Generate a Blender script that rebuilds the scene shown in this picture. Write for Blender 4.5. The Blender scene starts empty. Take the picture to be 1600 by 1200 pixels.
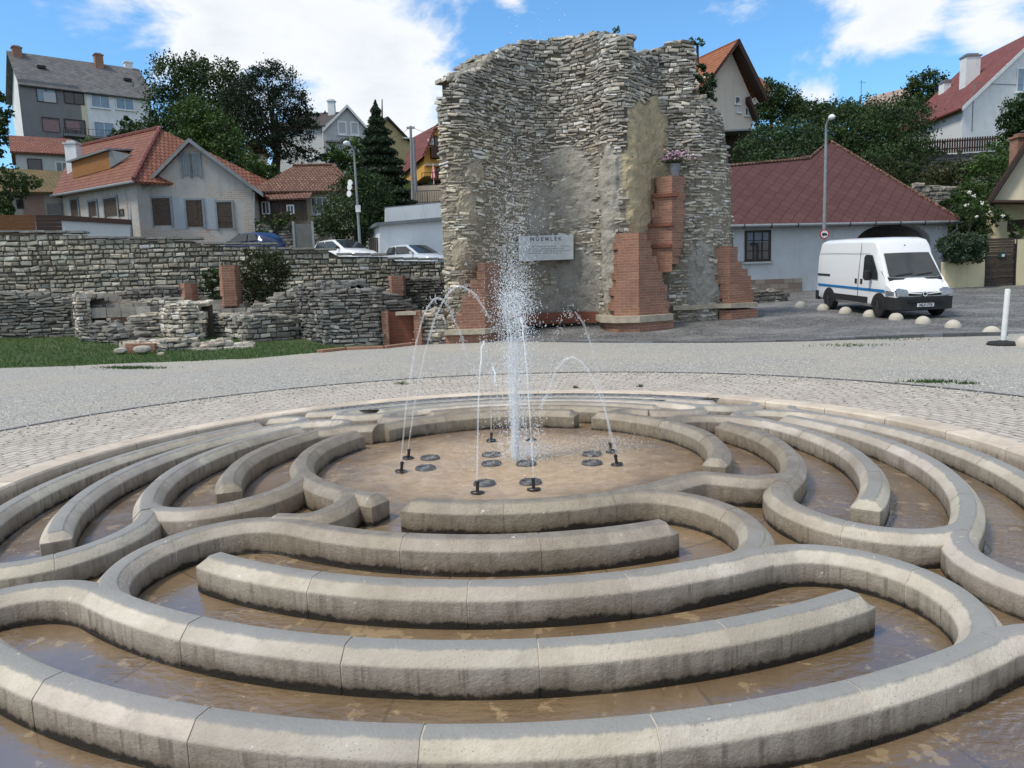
import bpy, math, random
import numpy as np
from mathutils import Vector, Matrix, noise as mnoise
rnd = random.Random(7)
R = math.radians
scene = bpy.context.scene
COL = scene.collection
# ------------------------------------------------------------------ camera
F, PIT, ROLL, CH = 1188.6, 0.13146, 0.03392, 1.6
cp, sp, cr, sr = math.cos(PIT), math.sin(PIT), math.cos(ROLL), math.sin(ROLL)
cam_d = bpy.data.cameras.new("camera"); cam = bpy.data.objects.new("camera", cam_d); COL.objects.link(cam)
vx = Vector((1, 0, 0)); vu = Vector((0, sp, cp)); vf = Vector((0, cp, -sp))
ir = vx * cr - vu * sr; iu = vx * sr + vu * cr
m = Matrix.Identity(4)
for i in range(3):
    m[i][0] = ir[i]; m[i][1] = iu[i]; m[i][2] = -vf[i]
m[2][3] = CH
cam.matrix_world = m
cam_d.sensor_width = 36; cam_d.lens = F / 1600 * 36; cam_d.clip_end = 3000; cam_d.clip_start = .05
scene.camera = cam

def ray(px, py):
    d = ir * ((px - 800) / F) + iu * ((600 - py) / F) + vf
    return d
def P(px, py, Y):            # the point at depth Y along world y
    d = ray(px, py); t = Y / d.y
    return Vector((d.x * t, Y, CH + d.z * t))
def PZ(px, py, z=0.0):       # the point on a level plane
    d = ray(px, py); t = (z - CH) / d.z
    return Vector((d.x * t, d.y * t, z))
def proj(p):
    q = Vector(p) - Vector((0, 0, CH)); dp = q.dot(vf)
    return 800 + F * q.dot(ir) / dp, 600 - F * q.dot(iu) / dp
def gnd(X, Y):               # the ground behind the square, rising gently
    return .05 * max(0.0, Y - 21)
def sstep(a, b, x):
    t = min(1, max(0, (x - a) / (b - a))); return t * t * (3 - 2 * t)
def lin(x, pts):
    if x <= pts[0][0]: return pts[0][1]
    for (a, b), (c, d) in zip(pts, pts[1:]):
        if x <= c: return b + (d - b) * (x - a) / (c - a) if c > a else d
    return pts[-1][1]
# ------------------------------------------------------------------ things
def tag(o, label=None, cat=None, group=None, kind=None):
    if label: o["label"] = label
    if cat: o["category"] = cat
    if group: o["group"] = group
    if kind: o["kind"] = kind
    return o
def thing(name, label, cat, loc=(0, 0, 0), rz=0.0, group=None):
    o = bpy.data.objects.new(name, None); COL.objects.link(o)
    o.location = loc; o.rotation_euler = (0, 0, rz); o.empty_display_size = .2
    return tag(o, label, cat, group)
def root_loc(o):
    while o.parent: o = o.parent
    return o.location
def kids(o): return [c for c in bpy.data.objects if c.parent == o]
def dup(o, parent=None, loc=None, rz=None, label=None):
    c = o.copy(); COL.objects.link(c); c.parent = parent
    for ch in kids(o): dup(ch, c)
    if loc is not None: c.location = loc
    if rz is not None: c.rotation_euler = (0, 0, rz)
    if label: c["label"] = label
    return c
class MB:
    def __init__(s): s.v = []; s.f = []; s.c = []; s.mi = []; s.uv = []; s.h = []
    def face(s, pts, col=None, mi=0, uv=None):
        n = len(s.v); s.v.extend(tuple(p) for p in pts); s.f.append(tuple(range(n, n + len(pts))))
        s.c.append(col or (1, 1, 1)); s.mi.append(mi); s.uv.append(uv)
    def add(s, verts, faces, col=None, mi=0):
        n = len(s.v); s.v.extend(tuple(p) for p in verts)
        for f in faces:
            s.f.append(tuple(i + n for i in f)); s.c.append(col or (1, 1, 1)); s.mi.append(mi); s.uv.append(None)
    def box(s, c, hx, hy, hz, col=None, rz=0.0, mi=0):
        c = Vector(c); ca, sa = math.cos(rz), math.sin(rz)
        s.obox(c, Vector((ca * hx, sa * hx, 0)), Vector((-sa * hy, ca * hy, 0)), Vector((0, 0, hz)), col, mi)
    def obox(s, c, a, b, d, col=None, mi=0):
        vs = [c + a * i + b * j + d * k for k in (-1, 1) for j in (-1, 1) for i in (-1, 1)]
        s.add(vs, [(0, 2, 3, 1), (4, 5, 7, 6), (0, 1, 5, 4), (1, 3, 7, 5), (3, 2, 6, 7), (2, 0, 4, 6)], col, mi)
    def prism(s, poly, ext, col=None, mi=0, mi_side=None):   # poly: 3-D points, ext: vector
        n = len(poly); ext = Vector(ext); a = [Vector(p) for p in poly]; b = [p + ext for p in a]
        nor = Vector((0, 0, 0))
        for i in range(n): nor += a[i].cross(a[(i + 1) % n])
        flip = nor.dot(ext) > 0
        top = list(range(n)); bot = list(range(n, 2 * n))
        fs = [tuple(reversed(top)) if flip else tuple(top), tuple(bot) if flip else tuple(reversed(bot))]
        base = len(s.v)
        s.add(a + b, fs, col, mi)
        for i in range(n):
            j = (i + 1) % n
            f = (i, j, n + j, n + i) if flip else (j, i, n + i, n + j)
            s.f.append(tuple(base + k for k in f)); s.c.append(col or (1, 1, 1)); s.mi.append(mi if mi_side is None else mi_side); s.uv.append(None)
    def tube(s, path, r, n=8, col=None, cap=True, mi=0):
        path = [Vector(p) for p in path]; rs = r if isinstance(r, (list, tuple)) else [r] * len(path)
        base = len(s.v); up0 = None
        for i, p in enumerate(path):
            d = (path[min(i + 1, len(path) - 1)] - path[max(i - 1, 0)]).normalized()
            if up0 is None:
                up0 = d.orthogonal().normalized()
            a = (up0 - d * up0.dot(d)).normalized(); up0 = a; b = d.cross(a)
            for k in range(n):
                t = 2 * math.pi * k / n; s.v.append(tuple(p + (a * math.cos(t) + b * math.sin(t)) * rs[i]))
        for i in range(len(path) - 1):
            for k in range(n):
                l = (k + 1) % n
                s.f.append((base + i * n + k, base + i * n + l, base + (i + 1) * n + l, base + (i + 1) * n + k)); s.c.append(col or (1, 1, 1)); s.mi.append(mi); s.uv.append(None)
        if cap:
            e = base + (len(path) - 1) * n
            for f in (tuple(base + k for k in reversed(range(n))), tuple(e + k for k in range(n))):
                s.f.append(f); s.c.append(col or (1, 1, 1)); s.mi.append(mi); s.uv.append(None)
    def lathe(s, prof, c=(0, 0, 0), n=20, col=None, mi=0):   # prof: (r, z)
        base = len(s.v); c = Vector(c)
        for r, z in prof:
            for k in range(n):
                t = 2 * math.pi * k / n; s.v.append((c.x + r * math.cos(t), c.y + r * math.sin(t), c.z + z))
        for i in range(len(prof) - 1):
            for k in range(n):
                l = (k + 1) % n
                s.f.append((base + i * n + k, base + i * n + l, base + (i + 1) * n + l, base + (i + 1) * n + k)); s.c.append(col or (1, 1, 1)); s.mi.append(mi); s.uv.append(None)
        for i, rev in ((0, True), (len(prof) - 1, False)):
            if prof[i][0] > 1e-5:
                ids = [base + i * n + k for k in range(n)]
                s.f.append(tuple(reversed(ids)) if rev else tuple(ids)); s.c.append(col or (1, 1, 1)); s.mi.append(mi); s.uv.append(None)
    def build(s, name, mats, parent=None, smooth=False, sharp=None, local=False, label=None, attrs=None):
        me = bpy.data.meshes.new(name)
        v = np.array(s.v, dtype=np.float64).reshape(-1, 3)
        if parent is not None and not local: v = v - np.array(root_loc(parent))
        me.from_pydata(v.tolist(), [], s.f)
        if not isinstance(mats, (list, tuple)): mats = [mats]
        for mt in mats: me.materials.append(mt)
        np_ = len(me.polygons)
        if len(mats) > 1: me.polygons.foreach_set("material_index", s.mi)
        nl = len(me.loops)
        tot = np.empty(np_, np.int32); me.polygons.foreach_get("loop_total", tot)
        nor = np.empty(np_ * 3); me.polygons.foreach_get("normal", nor); nor = nor.reshape(-1, 3)
        vi = np.empty(nl, np.int32); me.loops.foreach_get("vertex_index", vi)
        co = np.array(v)[vi]; N = np.repeat(nor, tot, axis=0)
        if not local and parent is not None: co = co + np.array(root_loc(parent))
        u = np.stack([-N[:, 1], N[:, 0], np.zeros(nl)], 1); ln = np.linalg.norm(u, axis=1)
        flat = ln < .05
        u[flat] = (1, 0, 0); ln[flat] = 1; u = u / ln[:, None]
        w = np.cross(N, u)
        uv = np.stack([(co * u).sum(1), (co * w).sum(1)], 1)
        if any(x is not None for x in s.uv):
            k = 0
            for q, t in zip(s.uv, tot):
                if q is not None: uv[k:k + t] = q
                k += t
        me.uv_layers.new(name="UVMap").data.foreach_set("uv", uv.ravel())
        ca = me.color_attributes.new("Col", 'FLOAT_COLOR', 'CORNER')
        c4 = np.ones((nl, 4)); c4[:, :3] = np.repeat(np.array(s.c, dtype=float).reshape(-1, 3), tot, axis=0)
        ca.data.foreach_set("color", c4.ravel())
        if s.h:
            a = me.attributes.new("h", 'FLOAT', 'POINT'); a.data.foreach_set("value", np.array(s.h, dtype=np.float32))
        if smooth:
            me.polygons.foreach_set("use_smooth", [True] * np_)
            if sharp: me.set_sharp_from_angle(angle=R(sharp))
        me.update()
        o = bpy.data.objects.new(name, me); COL.objects.link(o)
        if parent is not None: o.parent = parent
        if label: o["label"] = label
        return o
# ------------------------------------------------------------------ materials
class NT:
    def __init__(s, name):
        s.m = bpy.data.materials.new(name); s.m.use_nodes = True; s.t = s.m.node_tree; s.t.nodes.clear()
        s.out = s.n('OutputMaterial'); s.b = s.n('BsdfPrincipled'); s.l(s.b.outputs[0], s.out.inputs[0])
    def n(s, t, **k):
        nd = s.t.nodes.new('ShaderNode' + t)
        for a, b in k.items(): setattr(nd, a, b)
        return nd
    def l(s, a, b): s.t.links.new(a, b)
    def setv(s, sock, v):
        if hasattr(v, 'is_output') or isinstance(v, bpy.types.NodeSocket): s.l(v, sock)
        else: sock.default_value = (*v, 1) if isinstance(v, tuple) and len(v) == 3 and sock.type == 'RGBA' else v
    def math(s, op, a, b=0.0, c=None, clamp=False):
        nd = s.n('Math', operation=op); nd.use_clamp = clamp
        s.setv(nd.inputs[0], a); s.setv(nd.inputs[1], b)
        if c is not None: s.setv(nd.inputs[2], c)
        return nd.outputs[0]
    def mix(s, f, a, b, blend='MIX'):
        nd = s.n('Mix', data_type='RGBA', blend_type=blend)
        s.setv(nd.inputs[0], f); s.setv(nd.inputs[6], a); s.setv(nd.inputs[7], b)
        return nd.outputs[2]
    def coord(s, kind='Object'): return s.n('TexCoord').outputs[kind]
    def map(s, v, scale=(1, 1, 1), rot=(0, 0, 0), loc=(0, 0, 0)):
        nd = s.n('Mapping'); s.l(v, nd.inputs[0]); nd.inputs[3].default_value = scale; nd.inputs[2].default_value = rot; nd.inputs[1].default_value = loc
        return nd.outputs[0]
    def noise(s, v, scale, detail=5, rough=.6, out=0):
        nd = s.n('TexNoise'); s.l(v, nd.inputs['Vector']); nd.inputs['Scale'].default_value = scale; nd.inputs['Detail'].default_value = detail; nd.inputs['Roughness'].default_value = rough
        return nd.outputs[out]
    def vor(s, v, scale, feature='F1', out=0, rand=1.0):
        nd = s.n('TexVoronoi', feature=feature); s.l(v, nd.inputs['Vector']); nd.inputs['Scale'].default_value = scale; nd.inputs['Randomness'].default_value = rand
        return nd.outputs[out]
    def ramp(s, f, stops, interp='LINEAR'):
        nd = s.n('ValToRGB'); s.l(f, nd.inputs[0]); cr_ = nd.color_ramp; cr_.interpolation = interp
        while len(cr_.elements) < len(stops): cr_.elements.new(.5)
        for e, (p, c) in zip(cr_.elements, stops):
            e.position = p; e.color = (*c, 1) if isinstance(c, tuple) else (c, c, c, 1)
        return nd.outputs[0]
    def ss(s, f, a, b):
        nd = s.n('MapRange', interpolation_type='SMOOTHSTEP'); s.l(f, nd.inputs[0]); nd.inputs[1].default_value = a; nd.inputs[2].default_value = b
        return nd.outputs[0]
    def attr(s, name, out=0): return s.n('Attribute', attribute_name=name).outputs[out]
    def bump(s, h, strength=.5, dist=.02):
        nd = s.n('Bump'); nd.inputs['Strength'].default_value = strength; nd.inputs['Distance'].default_value = dist; s.l(h, nd.inputs['Height'])
        s.l(nd.outputs[0], s.b.inputs['Normal']); return nd
    def fin(s, col=None, rough=None, spec=.3, metal=None):
        if col is not None: s.setv(s.b.inputs['Base Color'], col)
        if rough is not None: s.setv(s.b.inputs['Roughness'], rough)
        s.b.inputs['Specular IOR Level'].default_value = spec
        if metal is not None: s.b.inputs['Metallic'].default_value = metal
        return s.m
def simple(name, c, c2=None, scale=4, rough=.8, bump=0, bscale=30, spec=.3, metal=0, attr=False, bd=.02, coord='Object'):
    t = NT(name); v = t.coord(coord)
    c2 = c2 or tuple(x * .8 for x in c)
    f = t.ramp(t.noise(v, scale, 6, .65), [(.3, 0.0), (.7, 1.0)])
    col = t.mix(f, c, c2)
    if attr: col = t.mix(1.0, col, t.attr('Col'), 'MULTIPLY')
    if bump: t.bump(t.noise(v, bscale, 4, .6), bump, bd)
    return t.fin(col, rough, spec, metal)
def brickmat(name, c1, c2, mortar, bw, bh, ms=.01, off=.5, rough=.85, bump=.4, rot=0.0, stain=None, uv=True, bd=.01, nmix=.25, saw=False):
    t = NT(name); v = t.coord('UV' if uv else 'Object')
    v = t.map(v, rot=(0, 0, rot)) if rot else v
    nz = t.n('TexNoise'); t.l(v, nz.inputs['Vector']); nz.inputs['Scale'].default_value = 3.0
    dv = t.n('VectorMath', operation='MULTIPLY_ADD'); t.l(nz.outputs['Color'], dv.inputs[0]); dv.inputs[1].default_value = (bh * .25, bh * .25, 0); t.l(v, dv.inputs[2])
    b = t.n('TexBrick'); t.l(dv.outputs[0], b.inputs['Vector']); b.offset = off
    b.inputs['Color1'].default_value = (*c1, 1); b.inputs['Color2'].default_value = (*c2, 1); b.inputs['Mortar'].default_value = (*mortar, 1)
    b.inputs['Scale'].default_value = 1; b.inputs['Brick Width'].default_value = bw; b.inputs['Row Height'].default_value = bh
    b.inputs['Mortar Size'].default_value = ms; b.inputs['Mortar Smooth'].default_value = .3
    col = b.outputs[0]
    f = t.ramp(t.noise(v, 1.2, 7, .7), [(.35, 0.0), (.75, 1.0)])
    st = stain or tuple(x * .55 for x in c1)
    fm = t.math('MULTIPLY', f, nmix)
    col = t.mix(fm, col, st)
    h = t.math('SUBTRACT', 1.0, b.outputs[1])
    if saw:
        sx = t.n('SeparateXYZ'); t.l(v, sx.inputs[0])
        fr = t.math('FRACT', t.math('DIVIDE', sx.outputs[1], bh))
        h = t.math('SUBTRACT', h, t.math('MULTIPLY', fr, .9))
    h = t.math('ADD', h, t.math('MULTIPLY', t.noise(v, 25, 3, .6), .35))
    t.bump(h, bump, bd)
    return t.fin(col, rough, .25)
def glassmat(name, c=(.03, .04, .05), rough=.08):
    t = NT(name); v = t.coord('Object')
    col = t.mix(t.noise(v, 2.5, 3, .5), c, tuple(x * 1.9 + .01 for x in c))
    return t.fin(col, rough, .6)
# ------------------------------------------------------------------ light and sky
SUN_AZ, SUN_EL = R(-118), R(56)      # azimuth from +Y towards +X: behind the camera to its left
W = bpy.data.worlds.new("World"); scene.world = W; W.use_nodes = True
wt = W.node_tree; wt.nodes.clear()
def wn(t, **k):
    nd = wt.nodes.new('ShaderNode' + t)
    for a, b in k.items(): setattr(nd, a, b)
    return nd
wo = wn('OutputWorld'); bg = wn('Background'); wt.links.new(bg.outputs[0], wo.inputs[0]); bg.inputs[1].default_value = .105
sky = wn('TexSky'); sky.sky_type = 'NISHITA'; sky.sun_disc = False; sky.sun_elevation = SUN_EL; sky.sun_rotation = SUN_AZ
sky.air_density = 1.0; sky.dust_density = .6; sky.ozone_density = 2.0; sky.altitude = 200
tc = wn('TexCoord')
def wmath(op, a, b=0.0, clamp=False):
    nd = wn('Math', operation=op); nd.use_clamp = clamp
    for s_, q in zip(nd.inputs, (a, b)):
        if isinstance(q, bpy.types.NodeSocket): wt.links.new(q, s_)
        else: s_.default_value = q
    return nd.outputs[0]
def wnoise(vec, scale, detail, rough, dist=0.0):
    nd = wn('TexNoise'); wt.links.new(vec, nd.inputs['Vector']); nd.inputs['Scale'].default_value = scale; nd.inputs['Detail'].default_value = detail
    nd.inputs['Roughness'].default_value = rough; nd.inputs['Distortion'].default_value = dist
    return nd.outputs[0]
mp = wn('Mapping'); wt.links.new(tc.outputs['Generated'], mp.inputs[0]); mp.inputs[3].default_value = (1, 1, 1.9)
n1 = wnoise(mp.outputs[0], 5.5, 10, .6, .3)
n2 = wnoise(mp.outputs[0], 2.2, 4, .5)
# cumulus banks stand in these directions of the sky
BANKS = [((330, 40), .17, 1.15), ((560, 95), .16, 1.2), ((680, 110), .09, .9), ((420, 150), .15, .8), ((30, 130), .08, .7), ((150, 70), .05, .45), ((1400, 20), .10, 1.1), ((1540, 25), .09, 1.0), ((1290, 150), .05, .8), ((1360, 85), .05, .75),
         ((800, 0), .04, .8), ((420, -40), .15, 1.0), ((1640, -60), .14, .9), ((1170, 10), .05, .6), ((1180, 130), .05, .25), ((790, 70), .035, .6), ((60, 10), .07, .5)]
acc = None
for (bx, by), rad, amp in BANKS:
    d = ray(bx, by).normalized()
    dt = wn('VectorMath', operation='DISTANCE'); wt.links.new(tc.outputs['Generated'], dt.inputs[0]); dt.inputs[1].default_value = d
    q = wmath('MULTIPLY', wmath('SUBTRACT', 1.0, wmath('DIVIDE', dt.outputs['Value'], rad * 1.5), True), amp)
    acc = q if acc is None else wmath('MAXIMUM', acc, q)
# elsewhere in the sky scattered cloud
sx = wn('SeparateXYZ'); wt.links.new(tc.outputs['Generated'], sx.inputs[0])
behind = wmath('MULTIPLY', wmath('LESS_THAN', sx.outputs[1], .45), .72)
acc = wmath('MAXIMUM', acc, behind)
dens = wmath('ADD', wmath('MULTIPLY', acc, .62), wmath('SUBTRACT', wmath('MULTIPLY', n1, 1.35), .72))
msk = wn('MapRange', interpolation_type='SMOOTHSTEP'); wt.links.new(dens, msk.inputs[0]); msk.inputs[1].default_value = .24; msk.inputs[2].default_value = .50
thick = wn('MapRange', interpolation_type='SMOOTHSTEP'); wt.links.new(dens, thick.inputs[0]); thick.inputs[1].default_value = .45; thick.inputs[2].default_value = 1.0
shade = wn('Mix', data_type='RGBA'); wt.links.new(wmath('MULTIPLY', thick.outputs[0], n2), shade.inputs[0])
shade.inputs[6].default_value = (8.0, 8.25, 8.6, 1); shade.inputs[7].default_value = (5.2, 5.7, 6.4, 1)
skyc = wn('Mix', data_type='RGBA', blend_type='MULTIPLY'); skyc.inputs[0].default_value = 1; wt.links.new(sky.outputs[0], skyc.inputs[6]); skyc.inputs[7].default_value = (.98, 1.5, 1.78, 1)
mx = wn('Mix', data_type='RGBA'); wt.links.new(msk.outputs[0], mx.inputs[0]); wt.links.new(skyc.outputs[2], mx.inputs[6]); wt.links.new(shade.outputs[2], mx.inputs[7])
wt.links.new(mx.outputs[2], bg.inputs[0])
sd = bpy.data.lights.new("sun", 'SUN'); so = bpy.data.objects.new("sun", sd); COL.objects.link(so)
sd.energy = 2.9; sd.angle = R(12); sd.color = (1, .93, .81)
sdir = Vector((math.sin(SUN_AZ) * math.cos(SUN_EL), math.cos(SUN_AZ) * math.cos(SUN_EL), math.sin(SUN_EL)))
so.rotation_euler = sdir.to_track_quat('Z', 'Y').to_euler(); so.location = (0, 0, 60)
scene.view_settings.view_transform = 'Standard'; scene.view_settings.look = 'None'; scene.view_settings.gamma = 1; scene.view_settings.exposure = 0.2
scene.cycles.max_bounces = 6; scene.cycles.transparent_max_bounces = 24; scene.cycles.caustics_reflective = False; scene.cycles.caustics_refractive = False
# ------------------------------------------------------------------ fountain dimensions
FC = Vector((-.033, 6.599, 0)); R0, RS = 1.7854, .5653
HW, WF, CHM, WH = .1, .04, .06, .2
def ztop(r): return .2013 - .0827 * (max(r, 1.5) - R0)
def zfl(r): return ztop(min(r, 4.45)) - WH
def pol(r, a): return Vector((FC.x + r * math.cos(R(a)), FC.y + r * math.sin(R(a)), 0))
def rof(p): return math.hypot(p[0] - FC.x, p[1] - FC.y)
RIM_O, RIM_I, LINE_R = 4.674, 4.39, 6.85
def roff(a):      # the basin widens towards the near side
    return .62 * sstep(42, 78, 90 - abs(((a + 90 + 180) % 360) - 180))
# ------------------------------------------------------------------ ground materials
def m_gravel():
    t = NT('gravel'); v = t.coord('Object')
    big = t.noise(v, .35, 5, .6); mid = t.noise(v, 3.0, 6, .7); fine = t.vor(v, 38, out=0); fc = t.vor(v, 38, out=1)
    sx_ = t.n('SeparateColor'); t.l(fc, sx_.inputs[0])
    col = t.ramp(sx_.outputs[0], [(0, (.25, .245, .225)), (.4, (.375, .365, .335)), (.8, (.48, .47, .435)), (1, (.66, .65, .61))])
    col = t.mix(t.ss(fine, .3, .7), col, (.26, .25, .23))
    col = t.mix(t.ss(mid, .55, .8), col, (.42, .41, .38))
    col = t.mix(t.math('MULTIPLY', t.ss(big, .42, .66), .45), col, (.40, .36, .29))
    t.bump(t.math('SUBTRACT', mid, fine), .6, .025)
    return t.fin(col, .95, .15)
def m_paving(name, c1, c2, mort, bw, bh, ms):
    t = NT(name); v = t.coord('UV')
    nz = t.n('TexNoise'); t.l(v, nz.inputs['Vector']); nz.inputs['Scale'].default_value = 4.0; nz.inputs['Detail'].default_value = 4
    dv = t.n('VectorMath', operation='MULTIPLY_ADD'); t.l(nz.outputs['Color'], dv.inputs[0]); dv.inputs[1].default_value = (bw * .9, bh * 1.3, 0); t.l(v, dv.inputs[2])
    b = t.n('TexBrick'); t.l(dv.outputs[0], b.inputs['Vector']); b.inputs['Scale'].default_value = 1; b.inputs['Brick Width'].default_value = bw; b.inputs['Row Height'].default_value = bh
    b.inputs['Mortar Size'].default_value = ms; b.inputs['Mortar Smooth'].default_value = .6; b.inputs['Bias'].default_value = -.1
    b.inputs['Color1'].default_value = (*c1, 1); b.inputs['Color2'].default_value = (*c2, 1); b.inputs['Mortar'].default_value = (*mort, 1)
    o = t.coord('Object'); f = t.noise(o, 1.1, 7, .7); g = t.noise(o, 30, 5, .7)
    col = t.mix(t.math('MULTIPLY', t.ss(f, .45, .75), .5), b.outputs[0], tuple(x * .6 for x in c1))
    # joints that have lost their sand stand out dark in places
    gap = t.math('MULTIPLY', b.outputs[1], t.ss(t.noise(o, 5, 3, .6), .48, .62))
    col = t.mix(t.math('MULTIPLY', gap, .9), col, (.06, .055, .05))
    col = t.mix(t.math('MULTIPLY', t.ss(g, .5, .75), .35), col, tuple(min(1, x * 1.35) for x in c2))
    t.bump(t.math('ADD', t.math('SUBTRACT', 1.0, b.outputs[1]), t.math('MULTIPLY', g, .7)), .8, .02)
    return t.fin(col, .85, .25)
def m_setts(name, c1, c2, dark, sc):
    t = NT(name); v = t.coord('Object')
    e = t.vor(v, sc, 'DISTANCE_TO_EDGE'); ccol = t.vor(v, sc, 'F1', 1); s_ = t.n('SeparateColor'); t.l(ccol, s_.inputs[0])
    col = t.mix(s_.outputs[0], c1, c2); col = t.mix(t.ss(e, .0, .12), dark, col)
    f = t.noise(v, .5, 6, .65); col = t.mix(t.math('MULTIPLY', t.ss(f, .4, .7), .55), col, tuple(x * 1.5 for x in c2))
    t.bump(t.math('ADD', t.ss(e, 0, .25), t.math('MULTIPLY', t.noise(v, 40, 3), .4)), .8, .03)
    return t.fin(col, .8, .3)
MAT_GRAVEL = m_gravel()
MAT_PAVE = m_paving('paving', (.42, .375, .32), (.51, .465, .405), (.30, .265, .225), .21, .105, .012)
MAT_BORDER = m_paving('border_stone', (.09, .095, .10), (.15, .155, .16), (.06, .055, .05), .30, .2, .014)
MAT_SETTS = m_setts('dark_setts', (.105, .105, .104), (.205, .203, .198), (.035, .035, .035), 9)
MAT_ROAD = simple('road_asphalt', (.16, .16, .155), (.23, .225, .215), 2, .9, .3, 60)
MAT_EARTH = simple('hill_earth', (.035, .05, .022), (.06, .07, .03), .4, .95, .6, 3, bd=.3)
MAT_GRASSG = simple('grass_ground', (.035, .062, .018), (.062, .085, .03), 2.5, .95, .6, 40)
def annulus(mb, r0, r1, z, n=180, rows=1, zf=None, rb=None, rim=False):
    for i in range(n):
        a0, a1 = 360 * i / n, 360 * (i + 1) / n
        for k in range(rows):
            f0, f1 = k / rows, (k + 1) / rows
            pts = []; uv = []
            for a, f in ((a0, f0), (a0, f1), (a1, f1), (a1, f0)):
                ro = rb(a) if rb else r1
                ri = r0 + (roff(a) if rim else 0); r = ri + (ro - ri) * f; p = pol(r, a); p.z = z; pts.append(p); uv.append((R(a) * (r0 + r1) / 2, r))
            mb.face(pts[::-1], uv=uv[::-1])
# ------------------------------------------------------------------ the ground
mb = MB(); annulus(mb, RIM_O - .02, LINE_R - .0, -.004, rows=4, rim=True); tag(mb.build('plaza_paving', MAT_PAVE), kind='structure')
mb = MB(); annulus(mb, LINE_R, LINE_R + .1, .002); tag(mb.build('paving_border', MAT_BORDER), kind='structure')
EDGE_PX = [(-260, 583), (-100, 579), (0, 575), (100, 572), (200, 568), (300, 564), (400, 560), (480, 552), (540, 547), (600, 545), (650, 539), (700, 535), (800, 533), (900, 533.5), (1000, 534), (1100, 534), (1200, 533), (1330, 530), (1440, 527), (1540, 524), (1640, 519), (1800, 514)]
EDGE = [PZ(x, y) for x, y in EDGE_PX]
ea = sorted(((math.degrees(math.atan2(p.y - FC.y, p.x - FC.x)), rof(p)) for p in EDGE))
def gravel_edge(a):
    a = (a + 90) % 360 - 90
    if a <= ea[0][0] or a >= ea[-1][0]:
        d = min(abs(a - ea[0][0]), abs(a - ea[-1][0])); r = ea[0][1] if abs(a - ea[0][0]) < abs(a - ea[-1][0]) else ea[-1][1]
        return r + (16 - r) * sstep(0, 40, d)
    return lin(a, ea) + .22 * mnoise.noise((math.cos(R(a)) * 22, math.sin(R(a)) * 14, 3.3))
mb = MB(); annulus(mb, LINE_R + .1, 12, 0.0, n=360, rows=6, rb=gravel_edge); tag(mb.build('gravel_square', MAT_GRAVEL), kind='structure')
def grid(name, mat, x0, x1, y0, y1, st, zf, skip=None):
    nx, ny = int((x1 - x0) / st), int((y1 - y0) / st); mb = MB()
    for j in range(ny + 1):
        for i in range(nx + 1):
            x, y = x0 + i * st, y0 + j * st; mb.v.append((x, y, zf(x, y)))
    for j in range(ny):
        for i in range(nx):
            if skip and skip(x0 + (i + .5) * st, y0 + (j + .5) * st): continue
            a = j * (nx + 1) + i; mb.f.append((a, a + 1, a + nx + 2, a + nx + 1)); mb.c.append((1, 1, 1)); mb.mi.append(0); mb.uv.append(None)
    return tag(mb.build(name, mat, smooth=True), kind='structure')
GRX = -2.6
def zgrass(x, y):
    e = max(0, math.hypot(x - FC.x, y - FC.y) - gravel_edge(math.degrees(math.atan2(y - FC.y, x - FC.x))) - .1)
    return -.006 + .06 * e + .03 * mnoise.noise((x * .6, y * .6, 0)) * sstep(.2, 1.5, e)
grid('grass_ground', MAT_GRASSG, -30, GRX, 11, 31, .5, lambda x, y: zgrass(x, y))
grid('cobbled_road', MAT_SETTS, GRX, 60, 10, 43, 1.0, lambda x, y: gnd(x, y) - .005)
def hill(x, y):
    left = 1 - sstep(-3, 7, x)
    zl = -.7 if y < 31 else lin(y, [(31, 1.6), (44, 2.2), (52, 6.5), (75, 13.0), (120, 12), (400, 8)])
    zr = -.7 if y < 40 else lin(y, [(40, .2), (43, 1.0), (55, 8.6), (70, 13.0), (120, 15), (400, 10)])
    return zl * left + zr * (1 - left) + (1.2 * mnoise.noise((x * .06, y * .06, 1)) if y > 48 else 0)
grid('terrain', MAT_EARTH, -200, 200, -80, 260, 4.0, hill)
tag(bpy.data.objects['terrain'], kind='structure')
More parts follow.
